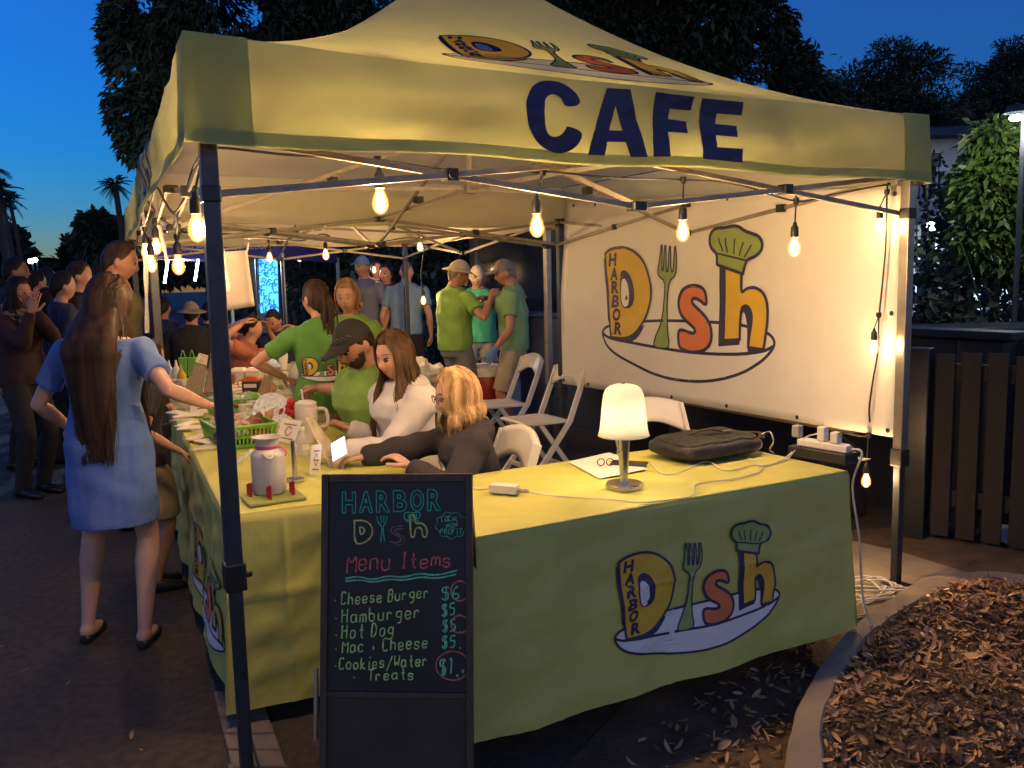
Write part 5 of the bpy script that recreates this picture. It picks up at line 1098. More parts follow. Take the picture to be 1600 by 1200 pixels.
lathe_thing('pot', 'small reddish brown pot left of the takeout boxes', 'pot', zt(358,580,6.6), [(.0,0),(.035,0),(.05,.04),(.045,.08),(.0,.082)], M('clay', (.25,.09,.05), .6))
lathe_thing('container', 'white tub with orange lid on the far gingham table', 'container', zt(406,560,8.1), [(.0,0),(.055,0),(.06,.14),(.0,.141)], 'paper', [('lid', [(.0,.14),(.065,.14),(.065,.165),(.0,.167)], 'orange_plastic')])
lathe_thing('cup_stack', 'tall stack of white cups left of the pony-tailed woman', 'cups', zt(442,562,7.7), [(.0,0),(.032,0),(.045,.11),(.046,.24),(.0,.241)], 'paper')
lathe_thing('drink_jar', 'clear jug of dark tea by the pony-tailed woman', 'jug', zt(463,600,6.0), [(.0,0),(.035,0),(.045,.03),(.045,.15),(.03,.19),(.034,.22),(.0,.221)], 'clear_bottle', [('tea', [(.0,.004),(.032,.004),(.042,.03),(.042,.10),(.0,.101)], 'snack_brown')])
t = thing('paper_bag', 'kraft paper bag standing right of the tent pole', 'bag', zt(360,548,8.0)); c = zt(360,548,8.0); mb = MB(); mb.rings([[c+Vector((x,y,0)) for x,y in ((-.05,-.035),(.05,-.035),(.05,.035),(-.05,.035))],[c+Vector((x,y*.6,.14)) for x,y in ((-.052,-.035),(.05,-.035),(.05,.035),(-.05,.035))]]); mb.build('body', 'paper', t, smooth=False); mb = MB(); mb.tube(smooth_path([c+Vector((-.025,0,.14)), c+Vector((-.01,0,.18)), c+Vector((.02,0,.14))]), .004, 5); mb.build('handle', 'kraft', t)
c = zt(422,566,7.6)+ZZ*.05; mb = MB(); mb.ball(c, (.075,.06,.06), 12); mb.v = [tuple(Vector(v)+(Vector(v)-c)*(.35*noise.noise((v[0]*30,v[1]*30,v[2]*30)))) for v in mb.v]; tag(mb.build('plastic_bag', 'blue_film'), 'crumpled pale blue plastic bag on the gingham cloth', 'bag')
for px, py, m_, lab in ((264,572,'paper','white squeeze bottle behind the blue dress arm, left of two'),(275,570,'paper','white squeeze bottle behind the blue dress arm, right of two'),(283,580,'yellow_plastic','yellow mustard bottle in front of the white ones')):
    c = zt(px, py, 6.6 if 'white sq' in lab else 6.2); lathe_thing('squeeze_bottle', lab, 'bottle', c, [(.0,0),(.03,0),(.032,.01),(.032,.12),(.022,.14),(.016,.15),(.0,.151)], m_, [('nozzle', [(.0,.15),(.015,.15),(.005,.2),(.0,.201)], m_)])
c = zt(274,584,6.0); t = thing('condiment_rack', 'dark red condiment rack below the squeeze bottles', 'rack', c); mb = MB(); mb.box(c+ZZ*.05, (.15,.1,.012)); mb.box(c+ZZ*.02, (.15,.1,.012))
for dx in (-.07,.07):
    for dy in (-.045,.045): mb.box(c+Vector((dx,dy,.035)), (.012,.012,.07))
mb.build('shelf', 'snack_red', t, smooth=False)
mb = MB(); 
for k in range(5): mb.box(c+Vector((-.05+.025*k, 0, .085)), (.02,.07,.05))
mb.build('packet', 'paper', t, smooth=False)
for k, (pts, lab) in enumerate((([(287,611),(306,566),(324,570),(316,618)],'grey wooden menu board with card, left of the tent pole'),([(318,614),(329,556),(341,540),(341,612)],'taller grey wooden menu board half behind the tent pole'))):
    y0 = 5.6+.1*k; q = [D(pts[0][0],pts[0][1],y0), D(pts[1][0],pts[1][1],y0+.2), D(pts[2][0],pts[2][1],y0+.25), D(pts[3][0],pts[3][1],y0+.05)]; root = thing('menu_board', lab, 'menu board', Vector((q[0].x,q[0].y,TZ)))
    n = (q[1]-q[0]).cross(q[3]-q[0]).normalized(); mb = MB(); mb.add(q+[p+n*.02 for p in q], [(0,1,2,3),(7,6,5,4),(0,4,5,1),(1,5,6,2),(2,6,7,3),(3,7,4,0)]); mb.build('board', 'wood_grey', root, smooth=False, bevel=.003)
    card(root, [q[1].lerp(q[0], -.02)-Vector((0,.012,0)), q[2]-Vector((0,.012,0)), q[2].lerp(q[3],-.32)-Vector((0,.012,0))+ZZ*0, q[1].lerp(q[0],-.34)-Vector((0,.012,0))], 2)
    mb = MB(); mb.bar((q[1]+q[2])/2+VV*.01, Vector(((q[1]+q[2]).x/2+VV.x*.12, (q[1]+q[2]).y/2+VV.y*.12, TZ)), .02); mb.build('prop', 'wood_grey', root, smooth=False)
for px, lab in ((287,'bright green tote bag standing behind the menu boards, left'),(301,'bright green tote bag standing behind the menu boards, right')):
    c = zt(px, 572, 7.2); mb = MB(); mb.rings([[c+Vector((x,y,0)) for x,y in ((-.035,-.03),(.035,-.03),(.035,.03),(-.035,.03))],[c+Vector((x*1.1,y*.7,.17)) for x,y in ((-.035,-.03),(.035,-.03),(.035,.03),(-.035,.03))]]); t = thing('tote_bag', lab, 'bag', c); mb.build('body', 'green_plastic', t, smooth=False, bevel=.008); mb = MB(); mb.tube(smooth_path([c+Vector((-.02,0,.17)),c+Vector((0,0,.23)),c+Vector((.02,0,.17))]), .005, 5); mb.build('handle', 'green_plastic', t)
c = D(659, 600, 7.0); c.z = 0; t = thing('waste_bin', 'bin draped in dark green gingham behind the seated girl', 'bin', c); mb = MB(); mb.lathe([(.0,0),(.19,0),(.22,.70),(.225,.72),(.205,.72),(.2,.6),(.0,.6)], c, 20); mb.build('body', 'gingham', t)
c = c+ZZ*.72; mb = MB(); mb.ball(c+ZZ*.04, (.17,.15,.11), 10); mb.v = [tuple(Vector(v)+(Vector(v)-c)*(.55*noise.noise((v[0]*16,v[1]*16,v[2]*16)))) for v in mb.v]; tag(mb.build('paper_bag', 'paper', angle=25), 'crumpled kraft paper heap topping the gingham bin', 'paper bag')
# board sign tied to the tent leg
sp_ = [D(337,394,2.95), D(386,391,2.98), D(399,478,2.98), D(345,487,2.95)]; root = thing('poster', 'blank cream poster board hanging beside the front tent leg', 'poster', sp_[3]); n = Vector((0,.003,0))
mb = MB(); mb.grid(lambda i, j: sp_[0].lerp(sp_[1], i).lerp(sp_[3].lerp(sp_[2], i), j)+Vector((0,.006*math.sin(i*3+j*2),0)), 8, 8); mb.build('sheet', 'card_cream', root, solid=.004); mb = MB(); mb.tube([sp_[1]+ZZ*-.004, D(388,380,2.99)], .003, 5); mb.build('tie', 'cord_white', root); mb = MB(); mb.tube([sp_[0], sp_[0]+ZZ*.06-VV*.1], .003, 5); mb.build('tie', 'cord_white', root)
# rolled clear side sheets hanging at the left tent corners
def film(label, pts, r):
    root = thing('plastic_sheet', label, 'plastic sheet', pts[-1]); mb = MB(); pp_ = smooth_path(pts, 6); mb.tube(pp_, [r*(.7+.5*noise.noise((i*.4, r*50, 1))) for i in range(len(pp_))], 9, .5); mb.build('sheet', 'clear_film', root)
film('clear plastic side sheet rolled and hanging behind the front left pole', [D(322,300,2.75), D(336,345,2.75), D(348,400,2.75), D(357,455,2.76)], .022)
film('clear plastic strip hanging beside the bulb cluster', [D(241,300,4.6), D(247,345,4.6), D(256,385,4.6), D(262,412,4.6)], .025)
film('clear plastic strip hanging along the far left pole of the front tent', [D(222,330,5.0), D(226,380,5.0), D(228,430,5.0), D(230,520,5.0)], .03)
# ================================================================ string lights
def bulb_parts(root, top, hang, power, light=True, k=1.0):
    """socket at the end of a drop; returns nothing, parts go under root"""
    d = hang
    mb = MB(); mb.lathe([(.0,0),(.007*k,0),(.009*k,-.012*k),(.016*k,-.022*k),(.0175*k,-.05*k),(.0165*k,-.064*k),(.0,-.065*k)], d, 14); s_ = mb.build('socket', 'black_plastic', root)
    if (top-d).length > .004: mb = MB(); mb.tube([top, d-ZZ*.004], .0035*k, 6); mb.lathe([(.0,.012),(.012,.012),(.013,-.006),(.006,-.016),(.0,-.016)], top, 10); mb.build('drop', 'cord_black', s_)
    c = d-ZZ*.062*k
    mb = MB(); mb.lathe([(.013*k,0),(.0145*k,-.012*k),(.022*k,-.030*k),(.0265*k,-.050*k),(.0245*k,-.066*k),(.015*k,-.080*k),(.006*k,-.085*k),(.0,-.0855*k)], c, 18); b_ = mb.build('bulb', 'bulb_glass', s_)
    mb = MB(); 
    for a in range(6):
        q = a*1.047; mb.tube([c+Vector((.004*k*math.cos(q),.004*k*math.sin(q),-.014*k)), c+Vector((.011*k*math.cos(q+.4),.011*k*math.sin(q+.4),-.034*k)), c+Vector((.012*k*math.cos(q+.8),.012*k*math.sin(q+.8),-.056*k)), c+Vector((.005*k*math.cos(q+1),.005*k*math.sin(q+1),-.07*k))], .0022*k, 5)
    mb.build('filament', 'bulb_core', s_)
    if light: point_light('bulb_light', c-ZZ*.045*k, power, (1,.60,.27), s_, .018)
fpl = T(0, .075, 0); 
def onf(px, py, b=.075): return hitp(px, py, T(0, b, 0), VV)
fs_ = thing('string_lights', 'black string of glowing bulbs along the front edge and down the right pole', 'string lights', onf(590,250))
wire = [onf(322,238), onf(345,231), onf(460,243), onf(590,250), onf(720,268), onf(848,268), onf(960,278), onf(1068,281), onf(1150,288,.09), onf(1244,314,.1), onf(1300,304,.1), onf(1352,294,.1), onf(1390,288,.14)]
dn = [hitp(1386,296,BPL-UU*.03,UU), hitp(1384,380,BPL-UU*.03,UU), hitp(1379,440,BPL-UU*.03,UU), hitp(1373,500,BPL-UU*.03,UU), hitp(1372,545,BPL-UU*.03,UU), hitp(1363,600,BPL-UU*.03,UU), hitp(1358,640,BPL-UU*.04,UU), hitp(1357,680,BPL-UU*.04,UU)]
mb = MB(); mb.tube(smooth_path(wire, 8), .0042, 6); mb.tube(smooth_path([wire[-1]]+dn+[e0+ZZ*.06+VV*.05, e0+bd*.02+ZZ*.01], 6), .0042, 6); mb.build('cable', 'cord_black', fs_)
for (tx, ty, bx_, by, b, pw) in ((318,236,304,300,.14,.5), (590,250,592,262,.075,1), (848,269,838,305,.075,1), (1068,281,1067,318,.075,1), (1244,314,1242,347,.1,.55)):
    bulb_parts(fs_, onf(tx,ty,b), onf(bx_,by,b), BULB_W*pw)
for (tx, ty, bx_, by) in ((1386,300,1375,322),(1373,492,1366,513),(1357,680,1354,722)):
    pl_ = BPL-UU*(.045 if by < 600 else .02); bulb_parts(fs_, hitp(tx,ty,pl_,UU), hitp(bx_,by,pl_-UU*.05,UU), BULB_W*(.06 if by < 600 else .40), k=.85)
ls = thing('string_lights', 'tangled black string of glowing bulbs clustered at the left side of the front tent', 'string lights', D(240,300,4.3))
mb = MB()
W_ = lambda l: [D(x, y, d) for x, y, d in l]
mb.tube(smooth_path(W_([(312,244,2.6),(300,268,3.0),(288,310,3.3),(272,332,3.5),(258,316,3.7),(245,292,4.0),(238,310,4.3),(228,345,4.6),(220,352,4.9),(228,330,5.1),(240,340,5.3)]), 7), .0055, 6)
mb.tube(smooth_path(W_([(272,332,3.5),(277,352,3.55),(276,372,3.6)]), 5), .0055, 6); mb.tube(smooth_path(W_([(277,370,3.6),(286,358,3.7),(296,362,3.8),(304,372,3.9)]), 5), .0045, 6)
mb.tube(smooth_path(W_([(226,300,4.4),(232,318,4.4),(241,330,4.45),(234,352,4.5),(236,372,4.5)]), 6), .0055, 6); mb.build('cable', 'cord_black', ls)
for bx_, by, d_, k in ((276,374,3.6,1.0),(242,352,4.4,1.0),(234,378,4.2,1.0),(226,362,4.8,1.0)):
    bulb_parts(ls, D(bx_,by-4,d_), D(bx_,by,d_), BULB_W*.3, k=k)
s2 = thing('string_lights', 'black string of glowing bulbs looping across the second tent', 'string lights', D(505,370,6.2))
mb = MB(); mb.tube(smooth_path([tm2(0,0,1.86), D(360,366,5.9)]+[D(x, y, d) for x, y, d in ((372,367,6.2),(383,372,6.3),(420,372,7.2),(470,376,6.8),(505,366,6.6),(530,376,6.8),(580,380,8.3),(655,374,8.2))]+[D(658,430,8.2), D(660,462,8.2)], 7), .006, 6); mb.build('cable', 'cord_black', s2)
for bx_, by, d_ in ((420,382,7.2),(508,376,6.6),(655,368,8.2),(661,452,8.2),(584,408,10.5)):
    bulb_parts(s2, D(bx_,by-5,d_), D(bx_,by,d_), BULB_W*1.0)
# ================================================================ people
def remesh(mb, name, ms, vox, parent, wr=0, wf=14, smooth=5, seed=0, extra=None, paint=None):
    me = bpy.data.meshes.new('x'); me.from_pydata(mb.v, [], mb.f); o = bpy.data.objects.new('x', me); COL.objects.link(o)
    r_ = o.modifiers.new('r', 'REMESH'); r_.mode = 'VOXEL'; r_.voxel_size = vox
    if smooth: s_ = o.modifiers.new('s', 'SMOOTH'); s_.factor = .5; s_.iterations = smooth
    dg = bpy.context.evaluated_depsgraph_get(); ev = o.evaluated_get(dg); m2 = ev.to_mesh()
    n = len(m2.vertices); co = np.empty(n*3, np.float32); m2.vertices.foreach_get('co', co); no = np.empty(n*3, np.float32); m2.vertices.foreach_get('normal', no)
    co = co.reshape(-1,3); no = no.reshape(-1,3); fs = [tuple(p.vertices) for p in m2.polygons]
    ev.to_mesh_clear(); bpy.data.objects.remove(o)
    if wr:
        for i in range(n):
            x, y, z = co[i]; w = noise.noise((x*wf+seed, y*wf, z*wf*.55))+.6*noise.noise((x*wf*.5+z*wf*.9, y*wf*.5+seed, z*wf*.3))
            co[i] += no[i]*wr*w
    out = MB(); out.v = [tuple(c) for c in co.tolist()]; out.f = fs; out.m = [0]*len(fs)
    if paint: out.m = paint(co, fs)
    if extra:
        for k, e in extra: out.add(e.v, e.f, k)
    return out.build(name, ms, parent, angle=80)
def ik(a, b, l1, l2, pole):
    d = b-a; L = min(d.length, (l1+l2)*.999); d = d.normalized(); b = a+d*L
    x = (l1*l1-l2*l2+L*L)/(2*L); h = math.sqrt(max(0, l1*l1-x*x)); p = pole-d*pole.dot(d); p = p.normalized() if p.length > 1e-5 else orth(d)[0]
    return a+d*x+p*h, b
def ell(c, X, Y, rx, ry, n=20, sq=1.0):
    out = []
    for k in range(n):
        t = 2*math.pi*k/n; ct, st = math.cos(t), math.sin(t); out.append(c+X*(math.copysign(abs(ct)**sq, ct)*rx)+Y*(math.copysign(abs(st)**sq, st)*ry))
    return out
FEM = [(-.12,.135,.10),(-.06,.165,.115),(.02,.170,.120),(.10,.150,.105),(.19,.128,.092),(.28,.140,.104),(.36,.155,.118),(.43,.160,.100),(.48,.130,.075),(.52,.07,.06)]
MAL = [(-.12,.140,.105),(-.06,.165,.115),(.02,.168,.120),(.10,.162,.118),(.19,.158,.116),(.28,.172,.122),(.36,.186,.126),(.43,.185,.108),(.48,.145,.08),(.52,.08,.065)]
HEV = [(a, b*1.14, c*1.28) for a, b, c in MAL]
def head_mesh(hc, Rh, s, sex, nseg=44, face=True):
    """one sculpted head: skull, brow, sockets, nose, lips, chin, jaw"""
    mb = MB(); rings = []; NV = 34
    def g(x, y, x0, y0, sx, sy): return math.exp(-((x-x0)/sx)**2-((y-y0)/sy)**2)
    for j in range(1, NV):
        el = -math.pi/2+math.pi*j/NV; ring = []
        for i in range(nseg):
            az = 2*math.pi*i/nseg   # 0 = front
            ax = (az+math.pi) % (2*math.pi)-math.pi
            d = Vector((math.sin(az)*math.cos(el), math.cos(az)*math.cos(el), math.sin(el)))
            p = Vector((d.x*.074, d.y*(.098 if d.y < 0 else .092), d.z*.115))
            if p.z < -.02: f = 1-.30*min(1, (-.02-p.z)/.09)**1.2; p.x *= f; p.y = p.y*(1-.10*min(1, (-.02-p.z)/.09)) if d.y > 0 else p.y*(1-.35*min(1, (-.02-p.z)/.09))
            if d.y > 0: p.y *= 1-.06*g(ax, el, 0, 0, .9, .5)
            if face and d.y > -.1:
                o = .022*g(ax, el, 0, -.27, .13, .16)+.012*g(ax, el, 0, -.08, .10, .24)
                o += -.010*(g(ax, el, .42, .02, .22, .14)+g(ax, el, -.42, .02, .22, .14))+.006*g(ax, el, 0, .2, .6, .12)
                o += .007*g(ax, el, 0, -.58, .20, .06)+.007*g(ax, el, 0, -.70, .18, .07)-.004*g(ax, el, 0, -.64, .3, .03)
                o += .010*g(ax, el, 0, -.98, .32, .16)+.006*(g(ax, el, .65, -.25, .3, .25)+g(ax, el, -.65, -.25, .3, .25))
                p += Vector((d.x, d.y, d.z*.3))*o
            ring.append(hc+Rh @ (p*s))
        rings.append(ring)
    mb.rings(rings)
    for sg in (-1, 1):
        c = hc+Rh @ (Vector((sg*.076, -.008, -.012))*s); mb.ball(c, Vector((.010,.020,.032))*s, 7, Rh @ Matrix.Rotation(sg*.35, 3, 'Z'))
    return mb
def face_bits(hc, Rh, s, hm, down=.0, smile=0):
    """eyes, lids, brows and lips set into the face"""
    bv_ = BVHTree.FromPolygons([Vector(v) for v in hm.v], hm.f); fy = Rh @ Vector((0,1,0))
    def at(x, z, out):
        o = hc+Rh @ (Vector((x, .3, z))*s); h_ = bv_.ray_cast(o, -fy, 1.0)
        p = h_[0] if h_[0] is not None else hc+Rh @ (Vector((x, .07, z))*s)
        return p+fy*(out*s)
    ext = []
    for sg in (-1, 1):
        w = MB(); w.ball(at(sg*.031, .004-.002*down, -.0028), Vector((.0150,.0055,.0078*(1-.55*down)))*s, 8, Rh); ext.append((1, w))
        i_ = MB(); i_.ball(at(sg*.030, .004-.003*down, .0012), Vector((.0052,.0022,.0054*(1-.5*down)))*s, 7, Rh); ext.append((2, i_))
        l = MB(); l.tube([at(sg*(.031+dx), .0112-.005*down-16*dx*dx, .0008) for dx in (-.015,-.008,0,.008,.0155)], [.0008*s,.0019*s,.0024*s,.0022*s,.0008*s], 6); ext.append((2, l))
        b = MB(); b.tube([at(sg*(.032+dx), .0285-9*dx*dx-.04*dx, -.0004) for dx in (-.018,-.009,0,.009,.019)], [.0012*s,.0028*s,.003*s,.0025*s,.0006*s], 6, .8); ext.append((3, b))
    for dz, th, k in ((-.0535,.0034,0),(-.0612,.0044,1)):
        m_ = MB(); m_.tube([at(x, dz+smile*abs(x)*.35+(-.0016 if (k == 0 and x == 0) else 0)+(.10*abs(x) if k else -.06*abs(x)), -th*.35/1) for x in (-.021,-.013,-.006,0,.006,.013,.021)], [.0005*s,th*.6*s,th*s,th*.95*s,th*s,th*.6*s,.0005*s], 8); ext.append((4, m_))
    return ext
def hand(mb, wrist, f, n, s, side, curl=.5, spread=.08):
    """palm, four unequal fingers, thumb from the palm's side; f along the hand, n out of the palm"""
    f = f.normalized(); n = (n-f*n.dot(f)).normalized(); sd = f.cross(n)*side
    pm = [ell(wrist+f*(t*s), sd, n, w*s, h*s, 10) for t, w, h in ((-.01,.027,.020),(.02,.034,.018),(.05,.041,.016),(.082,.041,.0135),(.094,.036,.010))]; mb.rings(pm)
    for k, (ln, off) in enumerate(((.066,.030),(.075,.0105),(.071,-.0095),(.055,-.029))):
        p = wrist+f*(.084*s)+sd*(off*s); d = f+sd*(off*spread*14); d.normalize(); pts = [p-d*.012*s, p]; a = 0; rr = [.0095*s,.0093*s]
        for seg, fr in ((.42,.85),(.32,1.0),(.26,.7)):
            a += curl*fr; dd = d*math.cos(a)+n*math.sin(a); p = p+dd*(ln*seg*s*1.15); pts.append(p); rr.append((.0086-.0012*len(rr)*.5)*s)
        mb.tube(pts, rr, 8, round_ends=True)
    p = wrist+f*(.022*s)+sd*(.030*s); d1 = (f*.65+sd*.72+n*.35).normalized(); d2 = (f*.9+sd*.2+n*.45).normalized()
    mb.tube([p-d1*.01*s, p+d1*.034*s, p+d1*.034*s+d2*.03*s, p+d1*.034*s+d2*.052*s], [.0125*s,.011*s,.0098*s,.008*s], 8, round_ends=True)
def person(label, pel, th, h=1.68, build=FEM, lean=0, side=0, twist=0, head=(0,0,0), hl=None, hr=None, fl=None, fr=None, pl=None, pr=None, skin_='skin_fair', top=('tee','tee_lime'), bot=('trousers','khaki'), shoes='shoe_black', hair=('short','hair_dark'), hat=None, vox=.007, face=None, sit=False, curl=(.5,.5), group=None, palm=(None,None), gloves=None, kn=None, extra=None, hsc=1.0, beard=None, name='person'):
    s = h/1.75; pel = Vector(pel); root = thing(name, label, 'person', (pel.x, pel.y, 0), 0, group)
    B = Matrix.Rotation(R(th), 3, 'Z'); C_ = B @ Matrix.Rotation(R(twist), 3, 'Z') @ Matrix.Rotation(R(-lean), 3, 'X') @ Matrix.Rotation(R(side), 3, 'Y')
    Hh = C_ @ Matrix.Rotation(R(head[0]), 3, 'Z') @ Matrix.Rotation(R(lean*.6), 3, 'X') @ Matrix.Rotation(R(-head[1]), 3, 'X') @ Matrix.Rotation(R(head[2]), 3, 'Y')
    zp = B @ Vector((0,0,1)); zc = C_ @ Vector((0,0,1)); heavy = build is HEV
    def spine(t):  # t metres above the pelvis
        f = max(0, min(1, t/.42)); d = zp.lerp(zc, f*.75).normalized(); return pel+d*(t*s) if t < .0 else pel+(zp.lerp(zc, f*.6).normalized())*(t*s)
    def fr_(t): f = max(0, min(1, t/.42)); X = (B @ Vector((1,0,0))).lerp(C_ @ Vector((1,0,0)), f).normalized(); Y = (B @ Vector((0,1,0))).lerp(C_ @ Vector((0,1,0)), f).normalized(); return X, Y
    def torso(mb, inf, t0=-.12, t1=.53, bottom=None):
        rg = []
        for t, w, d in build:
            if t < t0-1e-6 or t > t1: continue
            X, Y = fr_(t); c = spine(t)+Y*((.012 if t > .3 else -.008)*s*(1 if t < .47 else -1)); rg.append(ell(c, X, Y, w*s+inf, d*s+inf, 24, .85))
        if bottom: rg = bottom+rg
        mb.rings(rg)
    sw = (.165 if build is FEM else .195 if not heavy else .215)*s
    X, Y = fr_(.42); sc = spine(.425); SH = [sc-X*sw, sc+X*sw]
    hp = [pel-B @ Vector((.085*s,0,.03*s)), pel+B @ Vector((.085*s,0,-.03*s))]
    fwd = B @ Vector((0,1,0)); rt_ = B @ Vector((1,0,0))
    # legs
    feet = []
    for k, (tg, sg) in enumerate(((fl,-1),(fr,1))):
        if tg is None: tg = Vector((pel.x, pel.y, 0))+rt_*(sg*.10*s)+(fwd*.42*s if sit else Vector((0,0,0)))
        tg = Vector(tg); an = Vector((tg.x, tg.y, tg.z+.085*s)); pole = fwd+rt_*sg*.15+(Vector((0,0,.6)) if sit else Vector((0,0,0)))
        K, an = ik(hp[k], an, .435*s, .42*s, pole); feet.append((hp[k], K, an))
    arms = []
    for k, (tg, sg, pole) in enumerate(((hl,-1,pl),(hr,1,pr))):
        if tg is None: tg = SH[k]+rt_*(sg*.07*s)-Vector((0,0,.50*s))+fwd*.04*s
        pole = Vector(pole) if pole is not None else -fwd*.8+rt_*sg*.6-Vector((0,0,.5))
        E, Wr = ik(SH[k], Vector(tg), .285*s, .255*s, pole); arms.append((SH[k], E, Wr))
    nb = spine(.50)-Y*.012*s; hc = spine(.52)+zc*(.030*s)+(Hh @ Vector((0,.022,.105)))*s*hsc
    # body: one continuous surface
    mb = MB(); torso(mb, -.004*s)
    mb.tube([nb-zc*.03*s, nb+zc*.03*s, hc-Hh @ Vector((0,.015,.075))*s, hc-Hh @ Vector((0,.01,.02))*s], [(.062 if build is FEM else .072)*s, (.05 if build is FEM else .062)*s, (.047 if build is FEM else .058)*s, .05*s], 16)
    hm = head_mesh(hc, Hh, s*hsc*1.02, build, face=face is not None); mb.add(hm.v, hm.f)
    for a, e, w in arms:
        q = 1.15 if build is not FEM else 1.0
        mb.tube([a, a.lerp(e,.35), a.lerp(e,.8), e, e.lerp(w,.3), e.lerp(w,.75), w], [.046*s*q,.043*s*q,.036*s*q,.034*s*q,.036*s*q,.026*s*q,.022*s*q], 14, round_ends=True); mb.ball(a, .052*s*q, 9)
    for hp_, K, an in feet:
        q = 1.1 if build is not FEM else 1.0
        mb.tube([hp_, hp_.lerp(K,.3), hp_.lerp(K,.8), K, K.lerp(an,.28), K.lerp(an,.65), an], [.082*s*q,.078*s*q,.056*s*q,.050*s*q,.055*s*q,.040*s*q,.030*s*q], 16, round_ends=True)
        tf = fwd if not sit else fwd; mb.tube([an-tf*.02*s-ZZ*.03*s, an+tf*.05*s-ZZ*.045*s, an+tf*.13*s-ZZ*.06*s], [.034*s,.034*s,.024*s], 10, round_ends=True)
    ext = [(0, None)]; hx = MB()
    for k, (a, e, w) in enumerate(arms):
        f = (w-e).normalized(); n = palm[k]; n = Vector(n) if n is not None else (Vector((0,0,-1)) if f.z > -.6 else -rt_*(1 if k else -1))
        sdv = f.cross(n.normalized()); inward = (rt_*(1 if k == 0 else -1))
        hand(hx, w, f, n, s*.98, (1 if k == 0 else -1) * (1 if True else 1), curl[k])
    ext = [(0, hx)]
    if face is not None: ext += face_bits(hc, Hh, s*hsc*1.02, hm, face.get('down', .2), face.get('smile', 0))
    sk = [skin_, 'eye_white', 'lash', face.get('brow', 'brow') if face else 'brow', 'lips']
    remesh(mb, 'body', sk, vox, root, extra=ext, smooth=4)
    sd = (hash(label) % 97) if False else (len(label)*7 % 97)
    # top
    kind, cm = top[:2]; cv = max(vox, .008)
    if kind in ('tee', 'long', 'hoodie', 'dress'):
        mb = MB()
        lo = -.08 if kind != 'dress' else -.12
        if kind == 'dress':
            hem = top[2] if len(top) > 2 else .46; ft = (feet[0][1]+feet[1][1])/2; rg = []
            for j, (w, d) in enumerate(((.190,.148),(.190,.148),(.190,.147),(.190,.143),(.187,.136))):
                zz_ = hem+(pel.z-.0*s-hem)*j/5; rg.append(ell(Vector((pel.x,pel.y,zz_)), rt_, fwd, w*s, d*s, 24, .9))
            torso(mb, .016, .02, .49, rg)
        else: torso(mb, (.022 if build is not FEM else .017) if kind != 'hoodie' else .024, lo, .525)
        if kind == 'tee' and heavy is False: pass
        for a, e, w in arms:
            q = 1.15 if build is not FEM else 1.0
            if kind in ('tee', 'dress'): mb.tube([a-(e-a)*.12, a, a.lerp(e,.35), a.lerp(e,.62)], [.058*s*q,.066*s*q,.062*s*q,.060*s*q], 16)
            else:
                g_ = .012 if kind == 'long' else .022
                mb.tube([a-(e-a)*.1, a, a.lerp(e,.4), a.lerp(e,.85), e, e.lerp(w,.35), e.lerp(w,.75), e.lerp(w,.93), e.lerp(w,1.0)], [.055*s*q+g_,.06*s*q+g_,.05*s*q+g_,.045*s*q+g_,.045*s*q+g_,.042*s*q+g_,.036*s*q+g_,.03*s*q+g_*.8,.024*s*q+g_*.6], 16)
            mb.ball(a, (.066*s*q if kind in ('tee','dress') else .088*s*q if kind == 'hoodie' else .07*s*q), 8)
        if kind == 'hoodie':
            c = spine(.47)-Y*.085*s; mb.ball(c, Vector((.115,.06,.075))*s, 9, C_); mb.tube([spine(.485)+X*(.085*math.cos(t)*s)+Y*(.075*math.sin(t)*s)+zc*(.02*s*(1-math.sin(t))) for t in np.linspace(-.9, 4.04, 12)], .026*s, 8, round_ends=True)
        elif kind != 'dress': mb.tube([spine(.515)+X*(.068*math.cos(t)*s)+Y*(.060*math.sin(t)*s-.012*s)+zc*(.008-.012*math.sin(t))*s for t in np.linspace(0, 2*math.pi, 15)], .012*s, 6)
        nm = {'tee':'t_shirt','long':'shirt','hoodie':'hoodie','dress':'dress'}[kind]
        shirt = remesh(mb, nm, cm, cv, root, wr=.009 if kind != 'hoodie' else .010, wf=15, seed=sd, smooth=3)
    else: shirt = None
    # bottoms
    bk, bmm = bot if bot else (None, None)
    if bk in ('trousers', 'shorts'):
        mb = MB(); torso(mb, .005, -.12, .03)
        for hp_, K, an in feet:
            if bk == 'shorts': mb.tube([hp_+ZZ*.03*s, hp_.lerp(K,.4), hp_.lerp(K,.95)], [.098*s,.095*s,.085*s], 16)
            else: mb.tube([hp_+ZZ*.02*s, hp_.lerp(K,.35), hp_.lerp(K,.85), K, K.lerp(an,.3), K.lerp(an,.7), K.lerp(an,1.02)], [.098*s,.094*s,.074*s,.068*s,.068*s,.06*s,.056*s], 16, round_ends=True)
        remesh(mb, bk, bmm, max(cv,.009), root, wr=.006, wf=12, seed=sd+3, smooth=3)
    elif bk == 'skirt':
        mb = MB(); rg = [ell(Vector((pel.x,pel.y,z)), rt_, fwd, w*s, d*s, 24) for z, w, d in ((pel.z-.42*s,.25,.2),(pel.z-.3*s,.235,.185),(pel.z-.12*s,.2,.15))]; torso(mb, .012, -.06, .12, rg); remesh(mb, 'skirt', bmm, .01, root, wr=.012, wf=10, seed=sd)
